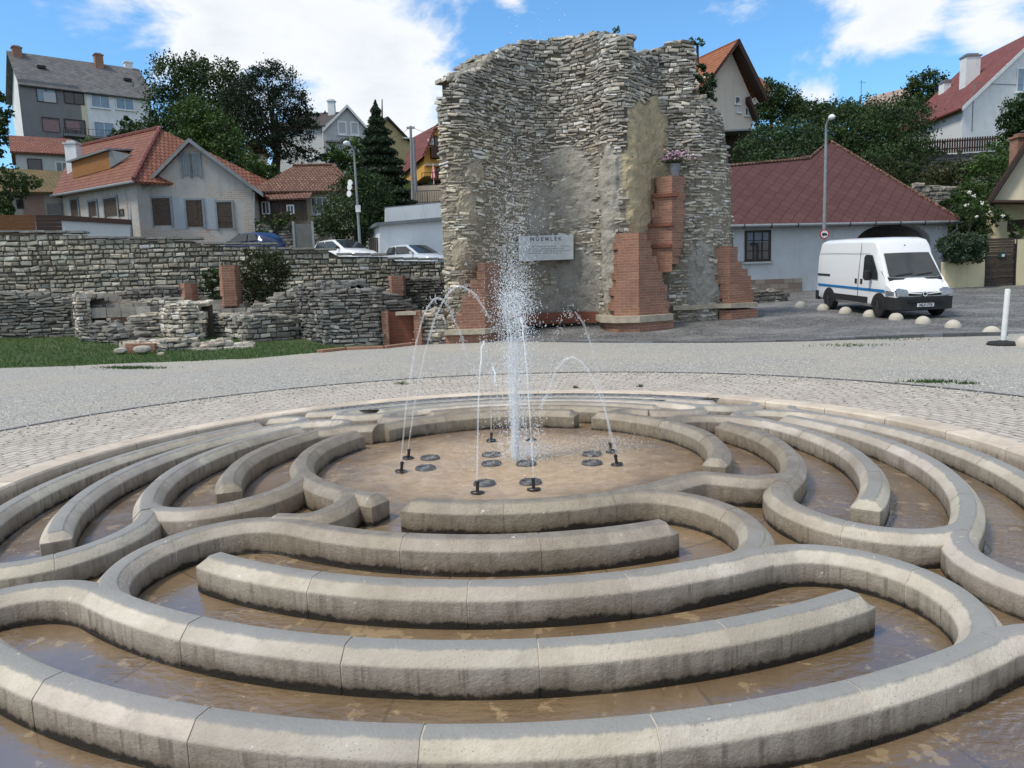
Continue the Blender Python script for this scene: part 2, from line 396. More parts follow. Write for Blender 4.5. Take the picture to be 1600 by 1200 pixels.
# ------------------------------------------------------------------ fountain
def m_stone():
    t = NT('fountain_limestone'); v = t.coord('Object'); h = t.attr('h', 2); cc = t.attr('Col')
    n = t.noise(v, 2.2, 8, .65); n2_ = t.noise(v, 9, 6, .7); n3 = t.noise(v, 60, 4, .7); st = t.noise(t.map(v, (9, 9, .8)), 1.6, 5, .6)
    col = t.mix(t.ss(n, .35, .7), (.395, .352, .295), (.525, .48, .415))
    col = t.mix(1.0, col, cc, 'MULTIPLY')
    col = t.mix(t.math('MULTIPLY', t.ss(n2_, .5, .75), .45), col, (.27, .25, .22))
    # the flat tops carry grey weathering, the flanks painted-in shade plus run-off streaks
    top = t.ss(t.math('ADD', h, t.math('MULTIPLY', t.math('SUBTRACT', n2_, .5), .03)), .186, .197)
    col = t.mix(t.math('MULTIPLY', top, .8), col, (.195, .20, .20))
    flank = t.math('SUBTRACT', 1.0, t.ss(h, .12, .15))
    col = t.mix(t.math('MULTIPLY', flank, t.math('ADD', .5, t.math('MULTIPLY', t.ss(st, .45, .7), .4))), col, (.185, .158, .125))
    # stones nearer the jets stay wet and brown
    vl = t.n('VectorMath', operation='LENGTH'); t.l(t.map(v, (1, 1, 0)), vl.inputs[0])
    wet = t.math('MULTIPLY', t.math('SUBTRACT', 1.0, t.ss(t.math('ADD', vl.outputs['Value'], t.math('MULTIPLY', n, 1.6)), 2.9, 4.1)), .66)
    col = t.mix(wet, col, t.mix(t.ss(n2_, .4, .6), (.15, .115, .075), (.235, .19, .13)))
    pore = t.vor(v, 55, 'F1', 0)
    col = t.mix(t.math('MULTIPLY', t.math('SUBTRACT', 1.0, t.ss(pore, .1, .24)), t.math('MULTIPLY', t.ss(t.noise(v, 4, 3, .6), .5, .66), .7)), col, (.11, .10, .085))
    drip = t.noise(t.map(v, (22, 22, 1.2)), 1.0, 4, .6)
    col = t.mix(t.math('MULTIPLY', t.math('MULTIPLY', flank, t.ss(drip, .56, .68)), .55), col, (.10, .085, .065))
    col = t.mix(t.math('MULTIPLY', t.math('MULTIPLY', flank, t.ss(drip, .30, .40)), 0.0), col, (.5, .48, .42))
    # pale lime flecks
    col = t.mix(t.math('MULTIPLY', t.ss(t.math('ADD', t.noise(v, 17, 5, .65), t.math('MULTIPLY', n, .15)), .74, .80), .75), col, (.62, .60, .55))
    col = t.mix(t.math('MULTIPLY', t.ss(n3, .66, .74), .5), col, (.13, .12, .11))
    # black algae line at the foot
    lvl = t.math('MULTIPLY', t.math('SUBTRACT', t.noise(v, 1.7, 4, .6), .5), .11)
    alg = t.math('SUBTRACT', 1.0, t.ss(t.math('ADD', t.math('ADD', h, lvl), t.math('MULTIPLY', t.math('SUBTRACT', t.noise(v, 18, 5, .7), .5), .07)), .018, .042))
    damp = t.math('SUBTRACT', 1.0, t.ss(t.math('ADD', t.math('ADD', h, lvl), t.math('MULTIPLY', t.math('SUBTRACT', drip, .5), .10)), .03, .085)); col = t.mix(t.math('MULTIPLY', damp, .55), col, (.10, .08, .055))
    col = t.mix(alg, col, (.018, .015, .012))
    t.bump(t.math('ADD', t.math('ADD', n2_, t.math('MULTIPLY', n3, .6)), t.math('MULTIPLY', n, 1.4)), .55, .016)
    rg = t.math('SUBTRACT', .78, t.math('MULTIPLY', wet, .6))
    return t.fin(col, rg, .35)
MAT_FST = m_stone()
fountain = thing('labyrinth_fountain', 'round stone labyrinth fountain with winding low walls in shallow water', 'fountain', tuple(FC))
_pr = [(HW, -.05), (HW, 0), (HW, .045), (HW, WH - CHM - .007), (HW - .0015, WH - CHM - .0015), (HW - .006, WH - CHM + .005), (WF + .010, WH - .010), (WF + .001, WH - .0025), (WF - .010, WH)]
PROF = [(-o, h) for o, h in _pr] + _pr[::-1]
def resample(path, st):
    L = [0]
    for a, b in zip(path, path[1:]): L.append(L[-1] + (b - a).length)
    n = max(2, int(L[-1] / st) + 1); out = []; k = 0
    for i in range(n + 1):
        d = L[-1] * i / n
        while k < len(L) - 2 and L[k + 1] < d: k += 1
        f = (d - L[k]) / max(1e-9, L[k + 1] - L[k]); out.append(path[k].lerp(path[k + 1], f))
    return out, L[-1]
def wall_run(mb, path, end0=False, end1=False, dz=0.0, joint0=0.0):
    pts, L = resample(path, .04); n = len(pts)
    tan = [(pts[min(i + 1, n - 1)] - pts[max(i - 1, 0)]).normalized() for i in range(n)]
    step = L / (n - 1); nb = max(1, round(L / .82)); per = (n - 1) / nb
    cuts = [round(i * per) for i in range(nb + 1)]
    for bi in range(nb):
        i0, i1 = cuts[bi], cuts[bi + 1]; g = .84 + rnd.random() * .3; col = (g, g * (.97 + rnd.random() * .04), g * (.93 + rnd.random() * .08))
        tz = rnd.uniform(-.0012, .0012); rows = []
        for i in range(i0, i1 + 1):
            p, t = pts[i], tan[i]; off = Vector((0, 0, 0))
            if i == i0 and bi > 0: off = t * .0045
            if i == i1 and bi < nb - 1: off = t * -.0045
            rows.append((p + off, t, 0))
        if bi == 0 and end0: rows = [(rows[0][0], rows[0][1], 1)] + [(rows[0][0] + rows[0][1] * .055, rows[0][1], 0)] + [q for q in rows if (q[0] - rows[0][0]).length > .07]
        if bi == nb - 1 and end1: rows = [q for q in rows if (q[0] - rows[-1][0]).length > .07] + [(rows[-1][0] - rows[-1][1] * .055, rows[-1][1], 0), (rows[-1][0], rows[-1][1], 1)]
        base = len(mb.v); m_ = len(PROF)
        for p, t, e in rows:
            nrm = Vector((-t.y, t.x, 0)); zb = zfl(rof(p))
            for o, h in PROF:
                hh = min(h, WH - CHM) if e else h; oo = o if not e else max(-HW + .01, min(HW - .01, o))
                q = p + nrm * oo; mb.v.append((q.x, q.y, zb + hh + dz + tz)); mb.h.append(hh)
        for i in range(len(rows) - 1):
            for k in range(m_ - 1):
                a = base + i * m_ + k; mb.f.append((a, a + 1, a + m_ + 1, a + m_)); mb.c.append(col); mb.mi.append(0); mb.uv.append(None)
        for st, rev in ((base, False), (base + (len(rows) - 1) * m_, True)):
            f = tuple(range(st, st + m_)); mb.f.append(f[::-1] if rev else f); mb.c.append(col); mb.mi.append(0); mb.uv.append(None)
def arc(r, a0, a1): return [pol(r, a0 + (a1 - a0) * i / 60) for i in range(61)]
def smooth_polar(pts, n=24):       # Catmull-Rom through (ring units, angle)
    q = [pol(R0 + u * RS, a) for u, a in pts]; q = [q[0] * 2 - q[1]] + q + [q[-1] * 2 - q[-2]]; out = []
    for i in range(1, len(q) - 2):
        for k in range(n):
            t = k / n; a, b, c, d = q[i - 1:i + 3]
            out.append(.5 * ((2 * b) + (c - a) * t + (2 * a - 5 * b + 4 * c - d) * t * t + (3 * b - a - 3 * c + d) * t ** 3))
    out.append(q[-2]); return out
def mortar_run(mb, path, dz):
    pts, L = resample(path, .06); n = len(pts); base = len(mb.v); m_ = len(PROF) - 2
    for i in range(n):
        p = pts[i]; t = (pts[min(i + 1, n - 1)] - pts[max(i - 1, 0)]).normalized(); nr = Vector((-t.y, t.x, 0)); zb = zfl(rof(p))
        for o, h in PROF[1:-1]:
            o = o * (1 - .0028 / HW); h = h - .0028 if h > .1 else h
            q = p + nr * o; mb.v.append((q.x, q.y, zb + h + dz)); mb.h.append(.13 if h > .05 else h)
    for i in range(n - 1):
        for k in range(m_ - 1):
            a = base + i * m_ + k; mb.f.append((a, a + 1, a + m_ + 1, a + m_)); mb.c.append((1.6, 1.6, 1.58)); mb.mi.append(0); mb.uv.append(None)
rk = lambda k: R0 + k * RS
GAP, ENDG = .17, .65
def phi(k): return math.degrees((RS + GAP) / rk(k))
def bulge(axis, side, k):
    a = axis + side * phi(k); C = pol(rk(k), a); rad = (C - FC); rad.z = 0; rad.normalize(); tn = Vector((-rad.y, rad.x, 0)) * -side
    return [C + (-rad * math.cos(t) + tn * math.sin(t) * 1.0) * RS for t in [math.pi * i / 40 for i in range(41)]]
SECT = {'right': (-50, 40, 'even', 'odd'), 'back': (40, 130, 'even', 'odd'), 'left': (130, 220, 'even', 'odd'), 'front': (220, 310, 'even', 'odd')}
def add_wall(paths):      # one connected wall = one part
    mb = MB()
    for j, (p, e0, e1) in enumerate(paths):
        wall_run(mb, p, e0, e1, dz=-.003 * (j % 4)); k0 = 8 if e0 else 0; mortar_run(mb, p[k0:len(p) - (8 if e1 else 0)], -.003 * (j % 4) - .001)
    return mb.build('labyrinth_wall', MAT_FST, fountain, smooth=True, sharp=24)
for nm, (lo, hi, plo, phi_) in SECT.items():
    runs = []
    for k in range(1, 5):
        e0 = (k % 2 == 0) == (plo == 'even'); e1 = (k % 2 == 0) == (phi_ == 'even')
        # a ring that does not end here runs on to the nearest of its two turns
        def turn_off(k): return min(phi(q) for q in (k - 1, k + 1) if q >= 1)
        a0 = lo + (math.degrees(ENDG / rk(k)) if e0 else turn_off(k)); a1 = hi - (math.degrees(ENDG / rk(k)) if e1 else turn_off(k))
        runs.append((k, arc(rk(k), a0, a1), e0, e1))
    blg = []
    for k in range(1, 5):
        if (k % 2 == 0) == (plo == 'even'): blg.append((lo, 1, k))
        if (k % 2 == 0) == (phi_ == 'even'): blg.append((hi, -1, k))
    half = [(lo, 1)] * (plo == 'odd') + [(hi, -1)] * (phi_ == 'odd')
    odd = [(p, a, b) for k, p, a, b in runs if k % 2 == 1] + [(bulge(a, s, k), False, False) for a, s, k in blg if k % 2 == 0]
    even = [(p, a, b) for k, p, a, b in runs if k % 2 == 0] + [(bulge(a, s, k), False, False) for a, s, k in blg if k % 2 == 1]
    for a, s in half: even.append((bulge(a, s, 5)[:23], False, False))
    if nm == 'left':
        even.append((arc(rk(0), 149, 240), True, True)); odd.append((smooth_polar([(-.02, 150 - 12 + 1), (.06, 138.5), (.35, 141), (.67, 144), (.97, 149)]), False, False))
    if nm == 'front':
        even.append((arc(rk(0), 247, 313), True, False)); odd.append((smooth_polar([(.02, 230), (.18, 233.5), (.5, 235.3), (.82, 234), (1.0, 229)]), False, False))
    if nm == 'right':
        odd.append((smooth_polar([(0, 310), (.03, 315), (.12, 319), (.4, 321.5), (.7, 324), (.98, 330)]), False, False)); even.append((arc(rk(0), -28, 59), True, True))
    if nm == 'back':
        even.append((arc(rk(0), 66, 138), True, False)); odd.append((smooth_polar([(.02, 50), (.18, 53.5), (.5, 55.3), (.82, 54), (1.0, 49)]), False, False))
    add_wall(odd); add_wall(even)
# rim
mb = MB(); nb = 34
for b in range(nb):
    a0, a1 = 360 * b / nb, 360 * (b + 1) / nb; g = .95 + rnd.random() * .2; base = len(mb.v); col = (g * 1.12, g * 1.06, g)
    prof = [(RIM_I, -.34), (RIM_I, -.2), (RIM_I, -.1), (RIM_I + .006, -.012), (RIM_I + .02, .006), (RIM_O - .012, .006), (RIM_O, -.006), (RIM_O, -.12)]
    hs = [0, .05, .12, .16, .175, .175, .16, .1]; m_ = len(prof); n = 11; tz = rnd.uniform(-.002, .002)
    for i in range(n):
        a = a0 + .045 + (a1 - a0 - .09) * i / (n - 1)
        for (r, z), h in zip(prof, hs):
            p = pol(r + roff(a), a); mb.v.append((p.x, p.y, z + tz)); mb.h.append(h)
    for i in range(n - 1):
        for k in range(m_ - 1):
            a = base + i * m_ + k; mb.f.append((a, a + m_, a + m_ + 1, a + 1)); mb.c.append(col); mb.mi.append(0); mb.uv.append(None)
    for st, rev in ((base, True), (base + (n - 1) * m_, False)):
        f = tuple(range(st, st + m_)); mb.f.append(f[::-1] if rev else f); mb.c.append(col); mb.mi.append(0); mb.uv.append(None)
mb.build('rim', MAT_FST, fountain, smooth=True, sharp=30)
# basin floor of wet slabs
def m_floor():
    t = NT('wet_basin_slabs'); v = t.coord('UV'); o = t.coord('Object')
    b = t.n('TexBrick'); t.l(v, b.inputs['Vector']); b.inputs['Scale'].default_value = 1; b.inputs['Brick Width'].default_value = .95; b.inputs['Row Height'].default_value = .565
    b.inputs['Mortar Size'].default_value = .006; b.inputs['Color1'].default_value = (.235, .172, .11, 1); b.inputs['Color2'].default_value = (.31, .232, .152, 1); b.inputs['Mortar'].default_value = (.13, .10, .07, 1)
    n = t.noise(o, 2.5, 8, .7); n2_ = t.noise(o, 12, 6, .65); pt = t.noise(o, 6.5, 6, .62)
    col = t.mix(t.math('MULTIPLY', t.ss(n, .4, .66), .75), b.outputs[0], (.165, .115, .066))
    vl = t.n('VectorMath', operation='LENGTH'); t.l(t.map(o, (1, 1, 0)), vl.inputs[0])
    mid = t.math('SUBTRACT', 1.0, t.ss(t.math('ADD', vl.outputs['Value'], t.math('MULTIPLY', n, .8)), 1.2, 2.0))
    col = t.mix(t.math('MULTIPLY', mid, .88), col, t.mix(t.ss(n2_, .35, .65), (.54, .42, .315), (.70, .58, .46)))
    far = t.ss(vl.outputs['Value'], 2.0, 3.2)
    col = t.mix(t.math('MULTIPLY', far, .4), col, (.15, .115, .075))
    # peeled pale patches of lime
    col = t.mix(t.math('MULTIPLY', t.ss(t.math('ADD', pt, t.math('MULTIPLY', n2_, .12)), .645, .69), .62), col, (.46, .37, .25))
    t.bump(t.math('ADD', n2_, t.math('MULTIPLY', t.math('SUBTRACT', 1.0, b.outputs[1]), .6)), .25, .01)
    return t.fin(col, .55, .4)
mb = MB(); n = 120; rr = [0, .5, 1.0, 1.5] + [1.5 + .2 * i for i in range(1, 15)] + [4.42, 5.02]
for i in range(n):
    a0, a1 = 360 * i / n, 360 * (i + 1) / n
    for r, q in zip(rr, rr[1:]):
        if r > 4.4 and roff((a0 + a1) / 2) < .02: continue
        pts = []; uv = []
        for a, s_ in ((a0, r), (a0, q), (a1, q), (a1, r)):
            p = pol(s_, a); p.z = zfl(s_); pts.append(p); uv.append((R(a) * 2.6, s_ - .1))
        if r == 0: pts = pts[:3]; uv = uv[:3]
        mb.face(pts[::-1], uv=uv[::-1])
mb.build('basin_floor', m_floor(), fountain, smooth=True)
# the sheet of running water
def m_water():
    t = NT('running_water'); o = t.coord('Object')
    vl = t.n('VectorMath', operation='LENGTH'); t.l(t.map(o, (1, 1, 0)), vl.inputs[0])
    rp = t.noise(t.map(o, (7, 20, 1)), 1.0, 4, .6); rp2 = t.noise(t.map(o, (30, 60, 1), (0, 0, .5)), 1.0, 3, .6); calm = t.noise(o, .9, 3, .5)
    amt = t.math('ADD', .10, t.math('MULTIPLY', t.ss(calm, .42, .62), .7))
    wv = t.n('TexWave', wave_type='RINGS', rings_direction='SPHERICAL'); t.l(o, wv.inputs[0]); wv.inputs['Scale'].default_value = 5.5; wv.inputs['Distortion'].default_value = 9.0; wv.inputs['Detail'].default_value = 3; wv.inputs['Detail Scale'].default_value = 1.6
    sy = t.n('SeparateXYZ'); t.l(o, sy.inputs[0]); amt = t.math('MULTIPLY', amt, t.math('ADD', .32, t.math('MULTIPLY', t.ss(sy.outputs[1], -2.4, -.6), .68)))
    h = t.math('MULTIPLY', t.math('ADD', t.math('ADD', rp, t.math('MULTIPLY', rp2, .5)), t.math('MULTIPLY', wv.outputs['Fac'], .22)), amt)
    bp = t.n('Bump'); bp.inputs['Strength'].default_value = 1.0; bp.inputs['Distance'].default_value = .06; t.l(h, bp.inputs['Height'])
    gl = t.n('BsdfGlossy'); gl.inputs['Roughness'].default_value = .06; t.l(bp.outputs[0], gl.inputs['Normal'])
    tr = t.n('BsdfTransparent'); tr.inputs[0].default_value = (.90, .85, .76, 1)
    fr = t.n('Fresnel'); fr.inputs[0].default_value = 1.33; t.l(bp.outputs[0], fr.inputs['Normal'])
    ms = t.n('MixShader'); t.l(t.math('MULTIPLY', fr.outputs[0], .30), ms.inputs[0]); t.l(tr.outputs[0], ms.inputs[1]); t.l(gl.outputs[0], ms.inputs[2]); t.l(ms.outputs[0], t.out.inputs[0])
    return t.m
mb = MB(); n = 120
for i in range(n):
    a0, a1 = 360 * i / n, 360 * (i + 1) / n
    for r, q in zip(rr, rr[1:]):
        if r > 4.4 and roff((a0 + a1) / 2) < .02: continue
        pts = []
        for a, s_ in ((a0, r), (a0, q), (a1, q), (a1, r)):
            s2 = min(s_, 4.389 + roff(a)); p = pol(s2, a); p.z = zfl(s2) + .014; pts.append(p)
        if r == 0: pts = pts[:3]
        mb.face(pts[::-1])
wobj = mb.build('water', m_water(), smooth=True)
wobj.data.transform(Matrix.Translation(-FC)); wobj.location = FC
tag(wobj, kind='structure')
# nozzles and underwater lights
MAT_BRONZE = simple('dark_bronze', (.035, .03, .027), (.06, .05, .045), 30, .45, spec=.5, metal=.6)
MAT_LGLASS = simple('lamp_glass', (.12, .12, .115), (.2, .19, .18), 20, .25, spec=.6)
MAT_STEELD = simple('worn_steel_ring', (.10, .10, .10), (.2, .19, .18), 30, .4, spec=.5, metal=.7)
ZC = zfl(0)
NOZ = [PZ(x, y, ZC) for x, y in [(627, 738), (638, 717), (746, 771), (834, 766), (768, 690), (964, 727), (955, 707), (830, 689)]]
def make_nozzle():
    e = MB(); e.lathe([(.0, 0), (.052, 0), (.055, .008), (.05, .016), (.0, .018)], n=18); o = e.build('nozzle', MAT_BRONZE, fountain, smooth=True, sharp=40, local=True)
    e = MB(); e.lathe([(0, .012), (.013, .012), (.013, .07), (.016, .072), (.016, .09), (.009, .095), (0, .095)], n=12); e.build('pipe', MAT_BRONZE, o, smooth=True, sharp=40, local=True)
    return o
n0 = make_nozzle()
for i, p in enumerate(NOZ):
    o = n0 if i == 0 else dup(n0, fountain)
    o.location = (p.x - FC.x, p.y - FC.y, ZC + .001); d = -(p - FC); o.rotation_euler = (0, R(8), math.atan2(d.y, d.x))
def make_light():
    e = MB(); e.lathe([(.058, .012), (.062, .022), (.084, .022), (.09, .012), (.09, 0), (.058, 0)], n=28)
    for k in range(6):
        a = k * math.pi / 3; e.lathe([(0, .027), (.007, .027), (.008, .02), (.0, .02)], (.073 * math.cos(a), .073 * math.sin(a), 0), n=8)
    o = e.build('underwater_light', MAT_STEELD, fountain, smooth=True, sharp=35, local=True)
    e = MB(); e.lathe([(0, .016), (.03, .015), (.06, .009), (.06, .002), (0, .002)], n=24); e.build('lens', MAT_LGLASS, o, smooth=True, local=True)
    return o
l0 = make_light()
for i, (x, y) in enumerate([(665, 733), (672, 717), (757, 757), (829, 755), (768, 726), (768, 712), (822, 726), (925, 725), (925, 711)]):
    p = PZ(x, y, ZC); o = l0 if i == 0 else dup(l0, fountain); o.location = (p.x - FC.x, p.y - FC.y, ZC + .001); o.rotation_euler = (0, 0, i * .7)
# ------------------------------------------------------------------ water jets
def m_jet(name, op):
    t = NT(name)
    lp = t.n('BsdfTransparent'); t.b.inputs['Base Color'].default_value = (.86, .90, .94, 1); t.b.inputs['Roughness'].default_value = .12; t.b.inputs['Specular IOR Level'].default_value = .6
    lw = t.n('LayerWeight'); lw.inputs[0].default_value = .35
    f = t.math('ADD', op, t.math('MULTIPLY', lw.outputs['Facing'], .5), clamp=True)
    ms = t.n('MixShader'); t.l(f, ms.inputs[0]); t.l(lp.outputs[0], ms.inputs[1]); t.l(t.b.outputs[0], ms.inputs[2]); t.l(ms.outputs[0], t.out.inputs[0])
    return t.m
MAT_JET = m_jet('jet_water', .16); MAT_DROP = m_jet('water_drops', .34); MAT_PLUME = m_jet('plume_water', .20)
OCT = [(1, 0, 0), (-1, 0, 0), (0, 1, 0), (0, -1, 0), (0, 0, 1), (0, 0, -1)]; OCF = [(0, 2, 4), (2, 1, 4), (1, 3, 4), (3, 0, 4), (2, 0, 5), (1, 2, 5), (3, 1, 5), (0, 3, 5)]
def drop(mb, p, r, st=1.0): mb.add([(p[0] + x * r, p[1] + y * r, p[2] + z * r * st) for x, y, z in OCT], OCF)
def jet(i, tx, ty, apex, label, decay=1.0, ndrop=220, end_z=None):
    a = NOZ[i]; s = Vector((a.x, a.y, ZC + .09)); mb = MB(); e = Vector((tx, ty, 0)); pts = []; rs = []
    vz = math.sqrt(2 * 9.81 * apex); T = vz / 9.81; T2 = T + math.sqrt(2 * (apex + .09 - (end_z if end_z is not None else .02)) / 9.81); n = 90
    ph = rnd.random() * 9
    for k in range(n + 1):
        t = T2 * k / n; p = s.lerp(Vector((e.x, e.y, 0)), k / n); p.z = s.z + vz * t - 4.905 * t * t
        f = k / n; wob = .004 + .016 * f
        p += Vector((mnoise.noise((f * 14, ph, 0)), mnoise.noise((f * 14, ph, 5)), mnoise.noise((f * 16, ph, 9)))) * wob
        pts.append(p); rs.append((.0042 + .005 * f + .006 * abs(mnoise.noise((f * 38, ph, 2)))) * (1.15 - .3 * f))
    k = int(n * decay); mb.tube(pts[:k + 1], rs[:k + 1], 6)
    for j in range(ndrop):
        q = pts[int((rnd.random() ** .6) * n)]; f = rnd.random()
        drop(mb, q + Vector((rnd.gauss(0, .022), rnd.gauss(0, .022), rnd.gauss(0, .03))), rnd.uniform(.0025, .0065), 1.4)
    o = mb.build('water_jet', MAT_JET, smooth=True); tag(o, label, 'water jet', 'thin jets arching over the basin'); return o
cx, cy = FC.x + .02, FC.y
jet(0, cx - .22, cy + .05, 1.38, 'lower thin jet rising from the leftmost nozzle of the basin', .8)
jet(1, cx + .15, cy + .12, 1.47, 'taller thin jet rising from the nozzle just behind the leftmost one', .72)
jet(2, cx - .12, cy + .1, 1.02, 'thin jet rising from the nearer nozzle left of the central plume', .8)
jet(3, cx + .05, cy + .1, 1.20, 'thin jet rising from the nearer nozzle right of the central plume', .75)
jet(4, cx - .1, cy - .1, .72, 'short thin jet at the back of the basin left of the plume', .7)
jet(5, cx + .16, cy - .02, .84, 'thin jet rising from the rightmost nozzle of the basin', .85)
jet(6, cx + .2, cy + .02, 1.22, 'broken faint jet from the nozzle just behind the rightmost one', .45, 240)
# central plume
mb = MB(); px_, py_ = FC.x + .045, FC.y + .06
for k in range(7):
    dx, dy = rnd.gauss(0, .028), rnd.gauss(0, .028); top = rnd.uniform(.75, 1.5); n = 46; ph = rnd.random() * 50; pts = []; rs = []
    for i in range(n + 1):
        f = i / n; z = ZC + .02 + top * f
        pts.append(Vector((px_ + dx * (1 + f * 1.2) + .03 * f * mnoise.noise((f * 5, ph, 0)), py_ + dy * (1 + f) + .03 * f * mnoise.noise((f * 5, ph, 7)), z)))
        rs.append((.012 + .013 * abs(mnoise.noise((f * 26, ph, 3)))) * (1 - .6 * f))
    mb.tube(pts, rs, 6)
strands = mb
drops = MB()
for i in range(12500):
    u = rnd.random()
    if u < .34:      # rising core
        z = rnd.random() ** .9 * 1.5; w = .022 + .05 * z ** 1.0
    elif u < .58:    # the bursting head
        z = rnd.gauss(1.42, .19); w = .095
    elif u < .86:    # veil blown up above it
        z = 1.3 + abs(rnd.gauss(0, .7)); w = .06 + .055 * (z - 1.2)
    else:            # falling curtain
        z = rnd.random() * 1.4; w = .16
        a = rnd.random() * 6.283; r_ = abs(rnd.gauss(.1, .07)); drop(drops, (px_ + .08 + r_ * math.cos(a), py_ + r_ * math.sin(a), ZC + z), rnd.uniform(.002, .006), 1.8); continue
    z = max(.02, min(z, 4.1))
    drop(drops, (px_ + rnd.gauss(.02 * z, w), py_ + rnd.gauss(0, w), ZC + z), rnd.uniform(.0016, .0052) * (.74 if z > 1.6 else .9), rnd.uniform(1, 1.6))
for i in range(260):  # stray drops flung high
    z = rnd.uniform(1.6, 4.3); drop(drops, (px_ + rnd.gauss(.12 * (z - 1.3), .14), py_ + rnd.gauss(0, .2), ZC + z), rnd.uniform(.002, .005), 1.3)
for i in range(2600):  # splash on the floor
    a = rnd.random() * 6.283; r_ = abs(rnd.gauss(0, .33)); drop(drops, (px_ + .12 + r_ * math.cos(a) * 1.2, py_ + .12 + r_ * math.sin(a), ZC + .02 + abs(rnd.gauss(0, .055))), rnd.uniform(.002, .0045))
for i in range(900):
    drop(drops, (px_ + .85 + rnd.gauss(0, .2), py_ + .28 + rnd.gauss(0, .2), ZC + .02 + abs(rnd.gauss(0, .06))), rnd.uniform(.002, .004))
plume = thing('water_plume', 'tall white central plume of spray bursting above the middle of the basin', 'water plume', (px_, py_, ZC))
strands.build('water_strands', MAT_PLUME, plume, smooth=True)
tag(drops.build('spray', MAT_DROP, plume), kind='stuff')
# ------------------------------------------------------------------ rubble masonry
def m_stonework(name, bright=1.0, lichen=.3):
    t = NT(name); v = t.coord('Object'); c = t.attr('Col')
    n = t.noise(v, 5, 7, .7); n2_ = t.noise(v, 22, 5, .7)
    col = t.mix(t.math('MULTIPLY', t.ss(n, .42, .72), .6), c, tuple(x * bright for x in (.10, .095, .085)))
    col = t.mix(t.math('MULTIPLY', t.ss(n2_, .55, .75), .5), col, tuple(x * bright for x in (.52, .49, .42)))
    t.bump(t.math('ADD', n2_, n), .7, .03)
    return t.fin(col, .92, .15)
def m_mortar(name, dark):
    t = NT(name); v = t.coord('Object'); c = t.attr('Col')
    n = t.noise(v, 3, 8, .75); n2_ = t.noise(v, 14, 6, .75)
    col = t.mix(t.math('MULTIPLY', t.ss(n, .4, .7), .6), c, dark)
    col = t.mix(t.math('MULTIPLY', t.ss(n2_, .56, .72), .6), col, (.50, .46, .38))
    col = t.mix(t.math('MULTIPLY', t.ss(t.noise(v, 7, 5, .7), .6, .68), .75), col, (.085, .075, .06))
    t.bump(t.math('ADD', n2_, n), 1.0, .07)
    return t.fin(col, .95, .1)
MAT_RSTONE = m_stonework('ruin_stone'); MAT_RCORE = m_mortar('lime_mortar', (.22, .195, .155))
MAT_BRICK = brickmat('old_red_brick', (.27, .118, .074), (.35, .17, .112), (.36, .28, .22), .27, .078, .010, bump=.6, nmix=.8, stain=(.17, .095, .07))
MAT_BRICKD = brickmat('dark_red_brick', (.20, .065, .04), (.25, .085, .052), (.17, .12, .09), .27, .078, .010, bump=.5, nmix=.45)
MAT_LIME = simple('pale_limestone_trim', (.46, .40, .31), (.30, .26, .20), 5, .9, .6, 20)
def stone(mb, c, u, n, w, h, d, col):
    """one rough block: centre of its face, direction along the wall, outward normal, size"""
    u = Vector(u); n = Vector(n); k = n.cross(u) if abs(n.z) < .5 else n.cross(u)
    bv = min(w, h) * rnd.uniform(.12, .28); j = min(w, h) * .13
    def q(a, b, o): return c + u * (a + rnd.uniform(-j, j)) + k * (b + rnd.uniform(-j, j)) + n * (o + rnd.uniform(-j, j) * .7)
    w2, h2 = w / 2, h / 2
    A = [q(-w2, -h2, -d), q(w2, -h2, -d), q(w2, h2, -d), q(-w2, h2, -d)]
    B = [q(-w2, -h2, -bv), q(w2, -h2, -bv), q(w2, h2, -bv), q(-w2, h2, -bv)]
    C = [q(-w2 + bv, -h2 + bv, 0), q(w2 - bv, -h2 + bv, 0), q(w2 - bv, h2 - bv, 0), q(-w2 + bv, h2 - bv, 0)]
    fs = [(8, 9, 10, 11)]
    for i in range(4):
        l = (i + 1) % 4; fs += [(i, l, 4 + l, 4 + i), (4 + i, 4 + l, 8 + l, 8 + i)]
    mb.add(A + B + C, fs, col)
def jit(c, a=.22, tint=.05):
    g = math.exp(rnd.gauss(0, a)); t = rnd.uniform(-tint, tint)
    return (min(.75, c[0] * g * (1 + t)), min(.72, c[1] * g), min(.7, c[2] * g * (1 - t)))
UPV = Vector((0, 0, 1))
class Line:
    def __init__(s, pts):
        s.p = [Vector((a, b, 0)) for a, b in pts]; s.L = [0]
        for a, b in zip(s.p, s.p[1:]): s.L.append(s.L[-1] + (b - a).length)
        s.len = s.L[-1]
    def at(s, d):
        d = min(max(d, 0), s.len - 1e-6); i = 0
        while s.L[i + 1] < d: i += 1
        u = (s.p[i + 1] - s.p[i]).normalized(); return s.p[i] + u * (d - s.L[i]), u, Vector((u.y, -u.x, 0))
def top_px(X, Y, prof):          # height where a vertical at (X, Y) meets a skyline drawn as pixel points
    z = 3.0
    for _ in range(5):
        x, y = proj((X, Y, z)); yt = lin(x, prof)
        dz = .02; y2 = proj((X, Y, z + dz))[1]; z += dz * (yt - y) / (y2 - y)
    return z
